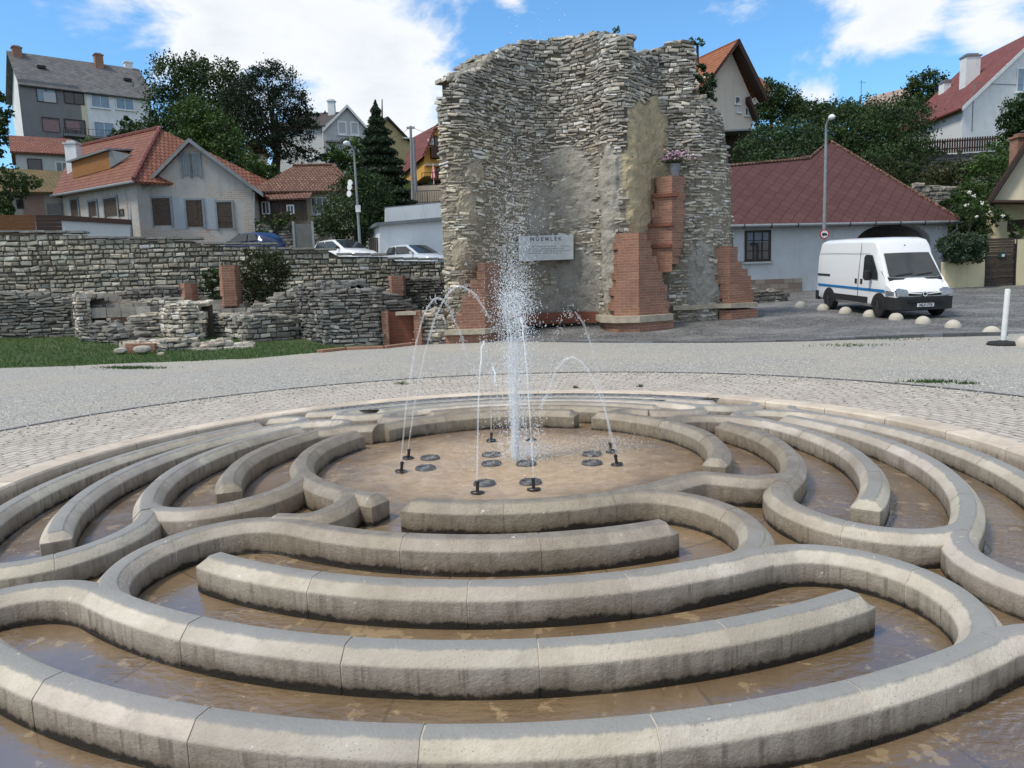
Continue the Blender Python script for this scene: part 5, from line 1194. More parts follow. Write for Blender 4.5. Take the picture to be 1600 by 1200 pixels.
# 10 the white garage
W12 = Wall(590, 40, 730, 41.5); h12 = house('white_garage', 'long low white garage with grey roof edge behind the parked cars', W12.a, 'garage')
body(h12, W12, [(593, 420), (740, 420), (740, 338), (593, 351)], 5, S_WHITE); body(h12, Wall(590, 39.7, 730, 41.2), [(587, 353), (740, 340), (740, 335), (587, 348)], 5.4, METAL_G, 'roof_edge')
W12b = Wall(602, 41.2, 730, 42.4); body(h12, W12b, [(602, 349), (740, 340), (740, 312), (602, 325)], .3, S_WHITE, 'parapet'); body(h12, W12b, [(601, 325.3), (740, 312.3), (740, 310.8), (601, 323.6)], .36, METAL_G, 'coping')
W13 = Wall(576, 40.3, 596, 40.5); wf = house('board_fence', 'short grey weathered board fence beside the white garage', W13.a, 'fence'); mb = MB(); c, w, h = rect(W13, 577, 371, 594, 402)
for i in range(6): panel(mb, c + W13.u * (-w / 2 + w * (i + .5) / 6), W13, w / 6 - .012, h + rnd.uniform(-.06, .06), 0, .03, jit((.75, .75, .75), .15))
mb.build('boards', WOOD_B, wf)
# ------------------------------------------------------------------ houses on the right
W14 = Wall(1085, 55, 1177, 57); h14 = house('gabled_house', 'beige gabled house with orange tiles and dark brown eaves behind the ruin', W14.a)
apx = W14.pt(1141, 78); mb = MB(); mb.prism([W14.pt(1086, 204), W14.pt(1176, 204), W14.pt(1176, 158), apx, W14.pt(1086, 137)], -W14.n * 9); mb.build('wall', S_BEIGE, h14)
ov = W14.n * .9; ap2 = W14.pt(1142, 66); l2 = W14.pt(1075, 158); r2 = W14.pt(1184, 150); bk = -W14.n * 9.3
roofp(h14, [l2 + ov, ap2 + ov, ap2 + bk, l2 + bk], R_ORANGE, .2)
roofp(h14, [ap2 + ov, r2 + ov, r2 + bk, ap2 + bk], R_ORANGE, .2)
def verge(root, a, b, n, wdt, th, mat, name='bargeboard'):
    mb = MB(); mb.prism([a, b, b - UP * wdt, a - UP * wdt], n * th); return mb.build(name, mat, root)
verge(h14, ap2 + ov * 1.03, r2 + ov * 1.03, -W14.n * .8, .55, 1, WOOD_D, 'soffit'); verge(h14, l2 + ov * 1.03, ap2 + ov * 1.03, -W14.n, .22, .08, WOOD_D)
q0, q1 = W14.pt(1172, 150, .5), W14.pt(1184, 178, .5); mb = MB(); mb.prism([q0, q1, q1 - UP * .4, q0 - UP * .4], -W14.n * 9); mb.build('lower_roof', WOOD_D, h14)
window(h14, W14, 1148, 151, 1156, 163, FR_WHITE, GLD, 0, fw=.05); window(h14, W14, 1152, 160, 1157, 176, FR_WHITE, CURT, 0, fw=.05); window(h14, W14, 1164, 168, 1168.5, 181, FR_WHITE, GLD, 0, fw=.05)
body(h14, Wall(1130, 57.5, 1180, 58.5), [(1128, 290), (1175, 290), (1175, 204), (1128, 204)], 4, simple('undercroft_shade_brown', (.03, .018, .014), (.05, .03, .022), 6, .9), 'undercroft'); body(h14, Wall(1130, 54.5, 1180, 55.5), [(1130, 205.5), (1176, 203.5), (1176, 201), (1130, 203)], 2, METAL_G, 'canopy')  # undercroft: open space filled by a block, its darkness put into the brown
W15 = Wall(1160, 78, 1200, 80); h15 = house('small_house', 'red tiled roof peeking out behind the beige gabled house', W15.a); mb = MB(); mb.prism([W15.pt(1150, 170), W15.pt(1215, 170), W15.pt(1205, 138), W15.pt(1150, 138)], -W15.n * 6); mb.build('wall', S_BEIGE, h15)
roofp(h15, [W15.pt(1150, 142, .4), W15.pt(1208, 142, .4), W15.pt(1190, 122, -3), W15.pt(1150, 104, -3)], R_ORANGE)
# maroon shingled house
W16 = Wall(1135, 35.6, 1480, 38.2); h16 = house('maroon_roofed_house', 'low white house with a large maroon shingle roof and arched carriageway', W16.a)
def zat(px, py, W=W16): return W.pt(px, py).z
zE = zat(1300, 345); zB = .3; uL = W16.u
X0, X1 = W16.pt(1120, 400), W16.pt(1479, 400)
def w16(px, z):
    p = W16.pt(px, 400); return Vector((p.x, p.y, z))
zA = W16.pt(1395, 349).z
archp = [w16(1453, zB)] + [w16(1395 + 58 * math.cos(t), W16.pt(1395, 378).z + (zA - W16.pt(1395, 378).z) * math.sin(t)) for t in [math.pi * i / 16 for i in range(17)]] + [w16(1337, zB)]
mb = MB(); mb.prism([w16(1120, zB)] + archp[::-1] + [w16(1479, zB), w16(1479, zE), w16(1120, zE)], -W16.n * .45); mb.build('wall', stucco('rough_white_render', (.52, .55, .57), (.40, .425, .44), bump=.8), h16)
bk = -W16.n * 7; mb = MB()
for p_, q_ in ((w16(1479, zB), w16(1479, zB) + bk), (w16(1120, zB) + bk, w16(1120, zB))):
    mb = MB(); mb.prism([p_ - W16.n * .452, q_, q_ + UP * (zE - zB), p_ - W16.n * .452 + UP * (zE - zB)], W16.u * (-.4 if p_.x > q_.x or True else .4)); mb.build('wall', S_WHITE, h16)
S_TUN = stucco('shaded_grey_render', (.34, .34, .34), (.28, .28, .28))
mb = MB(); mb.prism([w16(1330, zB) + bk * .7, w16(1460, zB) + bk * .7, w16(1460, zE) + bk * .7, w16(1330, zE) + bk * .7], -W16.n * .2); mb.build('carriageway_back', S_TUN, h16)
for pxx, du in ((1335.5, -.2), (1454.5, .2)):
    mb = MB(); p_ = w16(pxx, zB) - W16.n * .453; mb.prism([p_, p_ + bk * .64, p_ + bk * .64 + UP * (zE - zB - .02), p_ + UP * (zE - zB - .02)], W16.u * du); mb.build('carriageway_side', S_TUN, h16)
mb = MB(); p_ = w16(1337, zE - .03) - W16.n * .455; q_ = w16(1453, zE - .03) - W16.n * .455; mb.prism([p_, q_, q_ + bk * .63, p_ + bk * .63], UP * -.08); mb.build('carriageway_ceiling', S_TUN, h16)
# roof: one big front slope with a stepped, hipped ridge
eA, eB = w16(1112, zE) + W16.n * .5, w16(1487, zE) + W16.n * .5; eA.z = eB.z = zE - .12
sl = (-W16.n * math.cos(R(40)) + UP * math.sin(R(40))); nr_ = W16.u.cross(sl).normalized(); nr_ = nr_ if nr_.z > 0 else -nr_
def sl16(px, py):
    d = ray(px, py); o = Vector((0, 0, CH)); t = (eA - o).dot(nr_) / d.dot(nr_); return o + d * t
rp = [sl16(1118, 262), sl16(1264, 248.5), sl16(1276, 238), sl16(1297, 221)]
roofp(h16, [eA, eB, rp[3], rp[2], rp[1], rp[0]], R_MAROON, .12)
bB = eB - W16.n * 8.3; roofp(h16, [eB, bB, rp[3]], R_MAROON, .12); bA = eA - W16.n * 8.3; roofp(h16, [rp[0], rp[1], rp[2], rp[3], bB, bA], R_MAROON, .12)
mb = MB(); mb.tube([eB + UP * .04, rp[3] + UP * .05, rp[2] + UP * .05, rp[1] + UP * .05, rp[0] + UP * .05], .07, 7); mb.build('ridge_tiles', R_OLD, h16)
mb = MB(); mb.tube([eA + W16.n * .07 - UP * .08, eB + W16.n * .07 - UP * .08], .075, 8); mb.build('gutter', GALV, h16)
for i in range(9):
    p_ = eA.lerp(eB, .1 + i * .105) + W16.n * .08 - UP * .1; mb = MB(); mb.obox(p_, W16.u * .012, W16.n * .09, UP * .09); mb.build('gutter_bracket', RAIL_B, h16)
mb = MB(); p_ = w16(1478, zE - .2) + W16.n * .5; mb.tube([p_ + W16.u * .1, p_ + W16.u * .12 - UP * .35, w16(1474, zE - .9) + W16.n * .1, w16(1473, zB + .3) + W16.n * .1], .055, 8); mb.build('drainpipe', GALV, h16)
window(h16, W16, 1163.5, 360, 1204, 408, FR_DARK, GLD, 2, 2, fw=.1); pan(h16, W16, 1168, 363, 1200, 379, simple('lace_curtain', (.22, .26, .33), (.12, .14, .18), 30, .8), 'curtain', .028); pan(h16, W16, 1160, 409, 1207, 412, S_PALE, 'sill', .16)
mb = MB(); c, w, h = rect(W16, 1462, 354, 1470, 361); panel(mb, c, W16, w, h, .001, .02); np_ = mb.build('number_plate', FR_WHITE, h16); text_obj('digit', '2', MAT_INK, .17, c + W16.n * .022, W16.u, W16.n, np_, .002, .006)
S_SOCK = brickmat('stone_plinth_blocks', (.22, .16, .13), (.36, .32, .27), (.2, .17, .15), .5, .24, .02, bump=.6)
c, w, h = rect(W16, 1120, 437, 1253, 470); mb = MB(); panel(mb, c, W16, w, h, .001, .06); mb.build('plinth', S_SOCK, h16)
W17 = Wall(1165, 30.5, 1232, 31.2); lw_ = house('low_rubble_wall', 'low dark rubble wall stub between the ruin and the white house', W17.a, 'wall'); rubble(lw_, [(W17.a.x, W17.a.y), (W17.b.x, W17.b.y)], lambda X, Y: gnd(X, Y) - .05, lambda X, Y: top_px(X, Y, [(1165, 452), (1220, 453), (1232, 458)]), .5, (.1, .18), (.2, .45), (.19, .175, .155), DK, step=.3)
# white house above with picket fence
W18 = Wall(1505, 55, 1660, 57); W18s = Wall(1425, 62.5, 1505, 55); h18 = house('white_gabled_house', 'large white house with dark red tiled roof and chimneys above the picket fence', W18.a)
cr_ = W18.pt(1505, 166); apx = W18.pt(1640, 40); rt = W18.pt(1775, 166); Zb = 6.5
mb = MB(); mb.prism([Vector((cr_.x, cr_.y, Zb)), Vector((rt.x, rt.y, Zb)), rt, apx, cr_], (W18s.a - W18s.b).normalized() * 10.5); mb.build('wall', S_WHITE, h18)
bk = (W18s.a - W18s.b).normalized() * 10.6; dn = (cr_ - apx).normalized(); ovv = dn * .45
roofp(h18, [apx - bk * .02 + UP * .2, cr_ + ovv - bk * .02 + UP * .1, cr_ + ovv + bk + UP * .1, apx + bk + UP * .2], R_DARKR, .18); dn2 = (rt - apx).normalized() * .45; roofp(h18, [rt + dn2 - bk * .02, apx - bk * .02 + UP * .2, apx + bk + UP * .2, rt + dn2 + bk], R_DARKR, .18)
verge(h18, cr_ + ovv * .6 - bk * .024 + UP * .1, apx - bk * .024 + UP * .2, bk.normalized(), .3, .1, FR_WHITE); q = cr_ + ovv + UP * .05; mb = MB(); mb.tube([q, q + bk], .09, 6); mb.build('gutter', simple('rust_red_gutter', (.15, .04, .03), None, 5), h18)
def ch18(x0, x1, yt, yb, Y, cap):
    a, b = P(x0, yt, Y), P(x1, yt, Y); c = (a + b) / 2; chimney(h18, (c.x, c.y + .4), abs(b.x - a.x) * .9, .8, P(x0, yb, Y).z - .6, c.z - .15, S_WHITE, cap)
ch18(1509, 1534, 84, 124, 59.5, METAL_G); ch18(1475, 1487, 125, 142, 64, METAL_G)
window(h18, W18, 1588, 106, 1612, 145, FR_WHITE, GLB, 1, fw=.1); 
a1 = [W18s.pt(1473 + 13 * math.cos(t), 220 - 14 * math.sin(t), .03) for t in [math.pi * i / 12 for i in range(13)]] + [W18s.pt(1460, 245, .03), W18s.pt(1486, 245, .03)]; mb = MB(); mb.prism(a1, -W18s.n * .2); ad = mb.build('arched_door', WOOD_W, h18); a2 = [W18s.pt(1473 + 9.5 * math.cos(t), 220 - 10 * math.sin(t), .05) for t in [math.pi * i / 12 for i in range(13)]] + [W18s.pt(1463.5, 232, .05), W18s.pt(1482.5, 232, .05)]; mb = MB(); mb.prism(a2, -W18s.n * .1); mb.build('pane', GLD, ad)
for q in ((1519, 131, 1600, 132), (1519.5, 132, 1520.5, 205)): pan(h18, W18, *q, METAL_G, 'facade_moulding', .03)
W19 = Wall(1395, 52, 1565, 51); fw_ = house('terrace_wall', 'dark stone terrace wall under the picket fence of the white house', W19.a, 'wall')
rubble(fw_, [(W19.a.x, W19.a.y), (W19.b.x, W19.b.y)], lambda X, Y: 6.5, lambda X, Y: top_px(X, Y, [(1395, 245), (1480, 241), (1565, 236)]), .5, (.14, .3), (.3, .8), (.17, .165, .155), DK, step=.5)
pf = house('picket_fence', 'dark picket fence along the terrace of the white house', W19.a, 'fence'); W19f = Wall(1395, 51.8, 1565, 50.8); pk0 = None; n_ = 40
for i in range(n_):
    x = 1402 + i * (1558 - 1402) / n_; p_ = W19f.pt(x, lin(x, [(1395, 243.5), (1480, 239.5), (1565, 234)]))
    if pk0 is None:
        mb = MB(); hh = .95; mb.prism([(-.055, 0, 0), (.055, 0, 0), (.055, 0, hh - .08), (0, 0, hh), (-.055, 0, hh - .08)], (0, .03, 0)); pk0 = mb.build('picket', WOOD_D, pf, local=True); o = pk0
    else: o = dup(pk0, pf)
    o.location = p_ - pf.location
for zz in (.22, .7):
    mb = MB(); a, b = W19f.pt(1400, 243.3), W19f.pt(1560, 234.5); mb.prism([a + UP * zz - W19f.n * .04, b + UP * zz - W19f.n * .04, b + UP * (zz + .08) - W19f.n * .04, a + UP * (zz + .08) - W19f.n * .04], -W19f.n * .04); mb.build('rail', WOOD_D, pf)
W20 = Wall(1430, 43.2, 1515, 43.6); bw_ = house('hillside_wall', 'pale rubble wall on the slope right of the maroon roof', W20.a, 'wall'); rubble(bw_, [(W20.a.x, W20.a.y), (W20.b.x, W20.b.y)], lambda X, Y: 1.0, lambda X, Y: top_px(X, Y, [(1430, 288), (1515, 292)]), .5, (.16, .3), (.3, .7), MD, DK, step=.5)
# cream house at the right edge
W21 = Wall(1545, 37.5, 1680, 35.4); h21 = house('cream_house', 'cream house with dark eaves and brick chimney cut by the right edge', W21.a)
apx = W21.pt(1660, 140); el = W21.pt(1549, 306); mb = MB(); mb.prism([W21.pt(1549, 314), W21.pt(1771, 314), W21.pt(1771, 306), apx, el], -W21.n * 6); mb.build('wall', S_CREAM, h21)
for q, sg in ((el, -1), (W21.pt(1771, 306), 1)):
    dd = (q - apx).normalized() * .4; pts = [apx + W21.n * .5 + UP * .15, q + dd + W21.n * .5, q + dd - W21.n * 6.3, apx - W21.n * 6.3 + UP * .15]; roofp(h21, pts if sg < 0 else pts[::-1], R_BROWN, .2)
    verge(h21, apx + W21.n * .53 + UP * .15, q + dd + W21.n * .53, -W21.n, .28, .06, WOOD_D)
body(h21, Wall(1535, 38.6, 1680, 36.4), [(1540, 400), (1771, 400), (1771, 314), (1540, 314)], 5, S_YELLOW, 'lower_wall'); pan(h21, Wall(1535, 38.6, 1680, 36.4), 1574, 343, 1615, 361, WOOD_D, 'shutter', .04); body(h21, Wall(1545, 37.1, 1680, 35.0), [(1547, 316), (1771, 316), (1771, 312.5), (1547, 312.5)], 6, WOOD_D, 'floor_beam'); c = P(1596, 222, 38.5); chimney(h21, (c.x, c.y), .75, .6, c.z - 1.6, P(1596, 216, 38.5).z, MAT_BRICK)
# garden wall with timber gate
W22 = Wall(1477, 35.2, 1610, 35.6); gwl = house('garden_wall', 'pale yellow rendered garden wall beside the plank gate', W22.a, 'wall'); body(gwl, W22, [(1477, 455), (1539, 455), (1539, 376), (1528, 378), (1528, 408), (1477, 409)], .3, S_YELLOW)
gwr = house('garden_wall', 'second pale yellow garden wall at the right edge past the gate', W22.pt(1590, 440), 'wall'); body(gwr, W22, [(1587.5, 455), (1720, 457), (1720, 372), (1587.5, 374)], .3, S_YELLOW)
pg = house('plank_gate', 'weathered grey timber plank gate between the yellow walls', W22.pt(1563, 446), 'gate'); c, w, h = rect(W22, 1541.5, 372, 1586, 448); yy = -h / 2; mb = MB()
while yy < h / 2 - .02:
    hh = min(rnd.uniform(.09, .2), h / 2 - yy); xx = -w / 2; panel(mb, c + UP * (yy + hh / 2) - W22.n * .1, W22, w, hh - .012, 0, .03 + rnd.random() * .03, jit((.8, .8, .8), .3, .03)); yy += hh
mb.build('planks', WOOD_B, pg); mb = MB()
for sx_ in (-1, 1): panel(mb, c + W22.u * sx_ * (w / 2 + .03), W22, .06, h + .1, -.15, .01); mb.build('gate_post', RAIL_B, pg); mb = MB()
c2, w2, h2_ = rect(W22, 1561, 393, 1570, 402); panel(mb, c2, W22, w2, h2_, -.06, .02); lb = mb.build('letter_box', simple('green_letter_box', (.02, .06, .05), None, 5, .5), pg); mb = MB(); c3, w3, h3_ = rect(W22, 1565, 397, 1569, 401); panel(mb, c3, W22, w3, h3_, .021, .03); mb.build('note', FR_WHITE, lb)
# far faded roof on the skyline
W23 = Wall(1340, 88, 1425, 84); h23 = house('faded_roof_house', 'house with a faded patchy tiled roof on the skyline left of the tree', W23.a); body(h23, W23, [(1345, 200), (1425, 200), (1425, 168), (1345, 172)], 6, S_PALE); roofp(h23, [W23.pt(1343, 173, .4), W23.pt(1428, 168, .4), W23.pt(1424, 135, -3.5), W23.pt(1356, 152, -3.5)], brickmat('faded_patchy_tiles', (.30, .20, .16), (.42, .36, .33), (.15, .12, .1), .5, .5, .02, .5, .9, .5, nmix=.6, stain=(.2, .12, .09))); mb = MB(); p_ = W23.pt(1345, 160); mb.tube([p_, p_ + UP * 2.4], .03, 5); mb.tube([p_ + UP * 2.2 - Vector((.3, 0, 0)), p_ + UP * 2.1 + Vector((.5, 0, 0))], .02, 5); mb.build('antenna', RAIL_B, h23)
# ------------------------------------------------------------------ lamps, poles, bollards
def curved_lamp(label, base, top, headx, heady, Y, r0=.075, r1=.045, extra=None):
    b, t_ = P(*base, Y), P(*top, Y); hd = P(headx, heady, Y - .4); o = thing('street_lamp', label, 'street lamp', tuple(b), group='grey street lamps')
    zb = b.z; mb = MB(); up_ = (t_ - b); n = 10; path = [b + up_ * (i / n) for i in range(n + 1)]; path += [t_ + UP * .12 + (hd - t_) * .3, t_ + UP * .15 + (hd - t_) * .6]
    rs = [r0 + (r1 - r0) * min(1, i / n) for i in range(n + 1)] + [r1 * .9, r1 * .8]; mb.tube(path, rs, 10); mb.build('pole', GALV, o, smooth=True, sharp=40)
    d = (hd - t_); d.z = 0; d = d.normalized(); e0 = t_ + UP * .15 + (hd - t_) * .5; mb = MB()
    L = max(.35, (hd - t_).length * .75); pts = [e0 + d * L * f + UP * (.05 * math.sin(f * 3.1)) for f in (0, .15, .35, .6, .85, 1)]; mb.tube(pts, [.05, .09, .12, .12, .09, .04], 12); mb.build('lamp_head', FR_WHITE, o, smooth=True, sharp=50)
    return o, path
lm, pth = curved_lamp('tall street lamp with loudspeakers standing before the dark shrub behind the cars', (563, 392), (553, 236), 541, 226, 39.2)
for z_, dx in ((.56, -.22), (.62, -.12), (.66, -.02)):
    q = P(551 + dx * 8, 303 - (z_ - .56) * 170, 39.0); mb = MB(); mb.tube([q, q + Vector((-.1, -.15, 0))], [.05, .16], 10); mb.build('loudspeaker', FR_WHITE, lm, smooth=True, sharp=40)
c = P(559.5, 326, 39.05); mb = MB(); mb.box(c, .12, .06, .17); mb.build('meter_box', FR_WHITE, lm)
lm2, _ = curved_lamp('tall street lamp rising behind the white van before the maroon roof', (1286, 440), (1291, 196), 1300, 188, 33.6, .085, .05)
sg = P(1288, 366, 33.4); mb = MB(); mb.tube([sg, sg + Vector((0, -.02, 0))], .21, 28); MAT_RED = simple('sign_red', (.42, .03, .03), None, 3, .5); rs = mb.build('no_lorries_sign', MAT_RED, lm2); mb = MB(); mb.tube([sg + Vector((0, -.021, 0)), sg + Vector((0, -.026, 0))], .16, 28); fc = mb.build('sign_face', FR_WHITE, rs)
mb = MB(); mb.box(sg + Vector((-.03, -.03, .0)), .08, .004, .05); mb.box(sg + Vector((.085, -.03, -.012)), .03, .004, .037); mb.box(sg + Vector((-.05, -.03, -.06)), .018, .004, .014); mb.box(sg + Vector((.07, -.03, -.06)), .018, .004, .014); mb.build('lorry_symbol', RAIL_B, rs)
def pole(label, x0, yb, x1, yt, Y, r=.1):
    b, t_ = P(x0, yb, Y), P(x1, yt, Y); o = thing('utility_pole', label, 'utility pole', tuple(b), group='utility poles by the garage'); mb = MB(); mb.tube([b, t_], [r, r * .75], 10); mb.build('pole', simple('grey_concrete', (.24, .245, .25), (.18, .185, .19), 4, .85), o, smooth=True, sharp=40); return o, t_
p1, pt1 = pole('grey concrete utility pole nearer the spruce with wires on top', 645, 312, 641.5, 197, 48); p2, pt2 = pole('second grey concrete utility pole close behind the first one', 650, 300, 646, 215, 49.5, .11)
mb = MB(); mb.obox(pt1 + UP * -.1, Vector((.25, 0, 0)), Vector((0, .06, 0)), UP * .06); mb.build('crossarm', GALV, p1)
def wire(label, a, b, sag, r=.012):
    mb = MB(); mb.tube([a.lerp(b, i / 20) - UP * (sag * 4 * (i / 20) * (1 - i / 20)) for i in range(21)], r, 4); o = mb.build('overhead_wire', RAIL_B); tag(o, label, 'wire')
wire('thin overhead wire running from the utility pole to the orange house', pt1, P(688, 204, 56), .25); wire('lower thin wire crossing from the utility pole to the right', pt2 - UP * .8, P(694, 218, 57), .1); wire('thin wire from the utility pole past the spruce top', pt1, P(598, 214, 60), .3)
# hemispherical stone bollards
DOME = simple('bollard_concrete', (.50, .46, .39), (.40, .37, .31), 8, .85, .4, 40); mb = MB(); mb.lathe([(.21, -.1), (.21, .0)] + [(.21 * math.cos(t), .21 * math.sin(t) * 1.0) for t in [math.pi / 2 * i / 10 for i in range(1, 11)]], n=28); dm0 = None
SP = [(1251, 479.5, 'first'), (1286, 484, ''), (1321, 489, ''), (1359, 494, ''), (1400, 499, ''), (1442, 505, ''), (1489, 511.5, ''), (1549, 523, ''), (1603, 540, '')]
LB = ['pale half sphere bollard farthest away near the rear of the van', 'pale half sphere bollard beside the rear wheel of the van', 'pale half sphere bollard before the middle of the van side', 'pale half sphere bollard just left of the front wheel of the van', 'pale half sphere bollard before the near front wheel of the van', 'pale half sphere bollard before the front bumper under the number plate', 'pale half sphere bollard just right of the van front corner', 'pale half sphere bollard standing nearest to the white plastic post', 'pale half sphere bollard cut by the right edge of the photo']
def onground(x, y):
    d = ray(x, y); t = -CH / d.z
    if d.y * t > 21: t = (CH + 1.05) / (.05 * d.y - d.z)
    return Vector((d.x * t, d.y * t, CH + d.z * t))
for i, (x, y, _) in enumerate(SP):
    p = onground(x, y)
    if dm0 is None: dm0 = mb.build('bollard', DOME, smooth=True, sharp=60); o = dm0; tag(o, LB[0], 'bollard', 'half sphere bollards along the cobbles')
    else: o = dup(dm0, label=LB[i])
    o.location = p; o.scale = (1, 1, 1.0); o.rotation_euler = (0, 0, i * 1.3)
# white post with rubber foot
p = onground(1567, 539); po = thing('plastic_post', 'slim white plastic post on a black rubber foot', 'post', tuple(p)); mb = MB(); mb.lathe([(.29, 0), (.30, .03), (.26, .07), (.12, .085), (.06, .1), (0, .1)], n=26); mb.build('foot', simple('black_rubber', (.018, .018, .018), (.03, .03, .03), 12, .8), po, smooth=True, sharp=35, local=True); mb = MB(); mb.lathe([(.052, .09), (.052, 1.13), (.045, 1.15), (0, 1.15)], n=18); po_ = mb.build('post', simple('white_plastic', (.68, .69, .68), (.55, .56, .55), 6, .5), po, smooth=True, sharp=40, local=True); po_.rotation_euler = (0, R(2.2), 0)
# kerb stones before the dark setts
KP = [(800, 533.5), (930, 535), (1060, 535.5), (1150, 535), (1260, 533), (1345, 530), (1440, 527), (1540, 524.5), (1580, 524)]
kp = [PZ(x, y, 0) for x, y in KP]; mb = MB(); L = Line([(q.x, q.y) for q in kp]); s = 0
while s < L.len - .1:
    w = rnd.uniform(.35, .6); q, u, n = L.at(s + w / 2); hh = .03 + .05 * sstep(1150, 1500, proj(q)[0]); mb.obox(q + UP * (hh / 2 - .02) + n * rnd.uniform(-.015, .015), u * (w / 2 - .008), n * .09, UP * (hh / 2 + .02), jit((.12, .125, .135), .18)); s += w
ks = mb.build('kerb_stones', simple('kerb_granite', (.9, .9, .9), (.7, .7, .7), 8, .85, .3, 40, attr=True)); tag(ks, kind='structure')
# ------------------------------------------------------------------ vehicles
def paint(name, c, rough=.28):
    t = NT(name); v = t.coord('Object'); n = t.noise(v, 3, 5, .6); z = t.n('SeparateXYZ'); t.l(v, z.inputs[0])
    dirt = t.math('MULTIPLY', t.ss(t.math('ADD', t.math('MULTIPLY', z.outputs[2], -1.0), t.math('MULTIPLY', n, .5)), -.35, .0), .5); col = t.mix(dirt, c, (.22, .20, .17)); t.b.inputs['Coat Weight'].default_value = .6; t.b.inputs['Coat Roughness'].default_value = .06; return t.fin(col, rough, .5)
P_WHITE = paint('white_paint', (.74, .75, .76)); P_BLUE = paint('blue_paint', (.012, .03, .10)); P_SILV = paint('pale_silver_paint', (.52, .56, .60)); BLACKP = simple('black_plastic', (.02, .021, .022), (.03, .03, .03), 12, .55); TYRE = simple('tyre_rubber', (.015, .015, .015), (.022, .022, .022), 30, .85); RIMM = simple('wheel_steel', (.22, .22, .225), (.13, .13, .13), 20, .4, metal=.6); CARGL = glassmat('tinted_car_glass', (.015, .02, .022), .04); HEADL = simple('headlamp_glass', (.34, .37, .40), (.12, .13, .15), 16, .08, spec=1.0, metal=.35); CHROME = simple('chrome', (.6, .6, .62), None, 5, .12, metal=1.0); SBLUE = simple('blue_stripe', (.02, .17, .42), None, 5, .4); AMBER = simple('amber_lens', (.6, .2, .02), None, 5, .3)
def wheel(parent, x, y, r, w, side):
    mb = MB(); prof = [(r * .62, -w / 2), (r * .93, -w / 2), (r, -w / 2 + .03), (r, w / 2 - .03), (r * .93, w / 2), (r * .62, w / 2)]; mb.lathe(prof, n=28)
    o = mb.build('wheel', TYRE, parent, smooth=True, sharp=40, local=True); o.location = (x, y, r); o.rotation_euler = (math.pi / 2 * side, 0, 0)
    mb = MB(); mb.lathe([(r * .63, -w / 2 + .0), (r * .6, -w / 2 + .01), (r * .5, -w * .25), (r * .22, -w * .22), (r * .2, -w * .42), (0, -w * .44)], n=24)
    for k in range(8): a = k * math.pi / 4; mb.lathe([(.0, -w * .27), (r * .07, -w * .27), (r * .07, -w * .2), (0, -w * .2)], (r * .38 * math.cos(a), r * .38 * math.sin(a), 0), n=8)
    mb.build('rim', RIMM, o, smooth=True, sharp=30, local=True); return o
def loft(stations, mat, parent, name='body', sharp=32, sub=0):
    """stations: (x, [(y, z) half section from bottom centre up to top centre]) mirrored to the other side"""
    mb = MB(); m_ = None
    for x, sec in stations:
        full = [(y, z) for y, z in sec] + [(-y, z) for y, z in reversed(sec[1:-1])]; m_ = len(full); mb.v += [(x, y, z) for y, z in full]
    for i in range(len(stations) - 1):
        for k in range(m_):
            l = (k + 1) % m_; mb.f.append((i * m_ + k, i * m_ + l, (i + 1) * m_ + l, (i + 1) * m_ + k)[::-1]); mb.c.append((1, 1, 1)); mb.mi.append(0); mb.uv.append(None)
    for st, rv in ((0, False), ((len(stations) - 1) * m_, True)):
        f = tuple(range(st, st + m_)); mb.f.append(f[::-1] if rv else f); mb.c.append((1, 1, 1)); mb.mi.append(0); mb.uv.append(None)
    return mb.build(name, mat, parent, smooth=True, sharp=sharp, local=True)
def plate_poly(name, pts, mat, parent, th=.012, smooth=False):
    pts = [Vector(p) for p in pts]; n = Vector((0, 0, 0))
    for i in range(len(pts)): n += pts[i].cross(pts[(i + 1) % len(pts)])
    mb = MB(); n.normalize(); mb.prism(pts, n * -th); return mb.build(name, mat, parent, local=True)
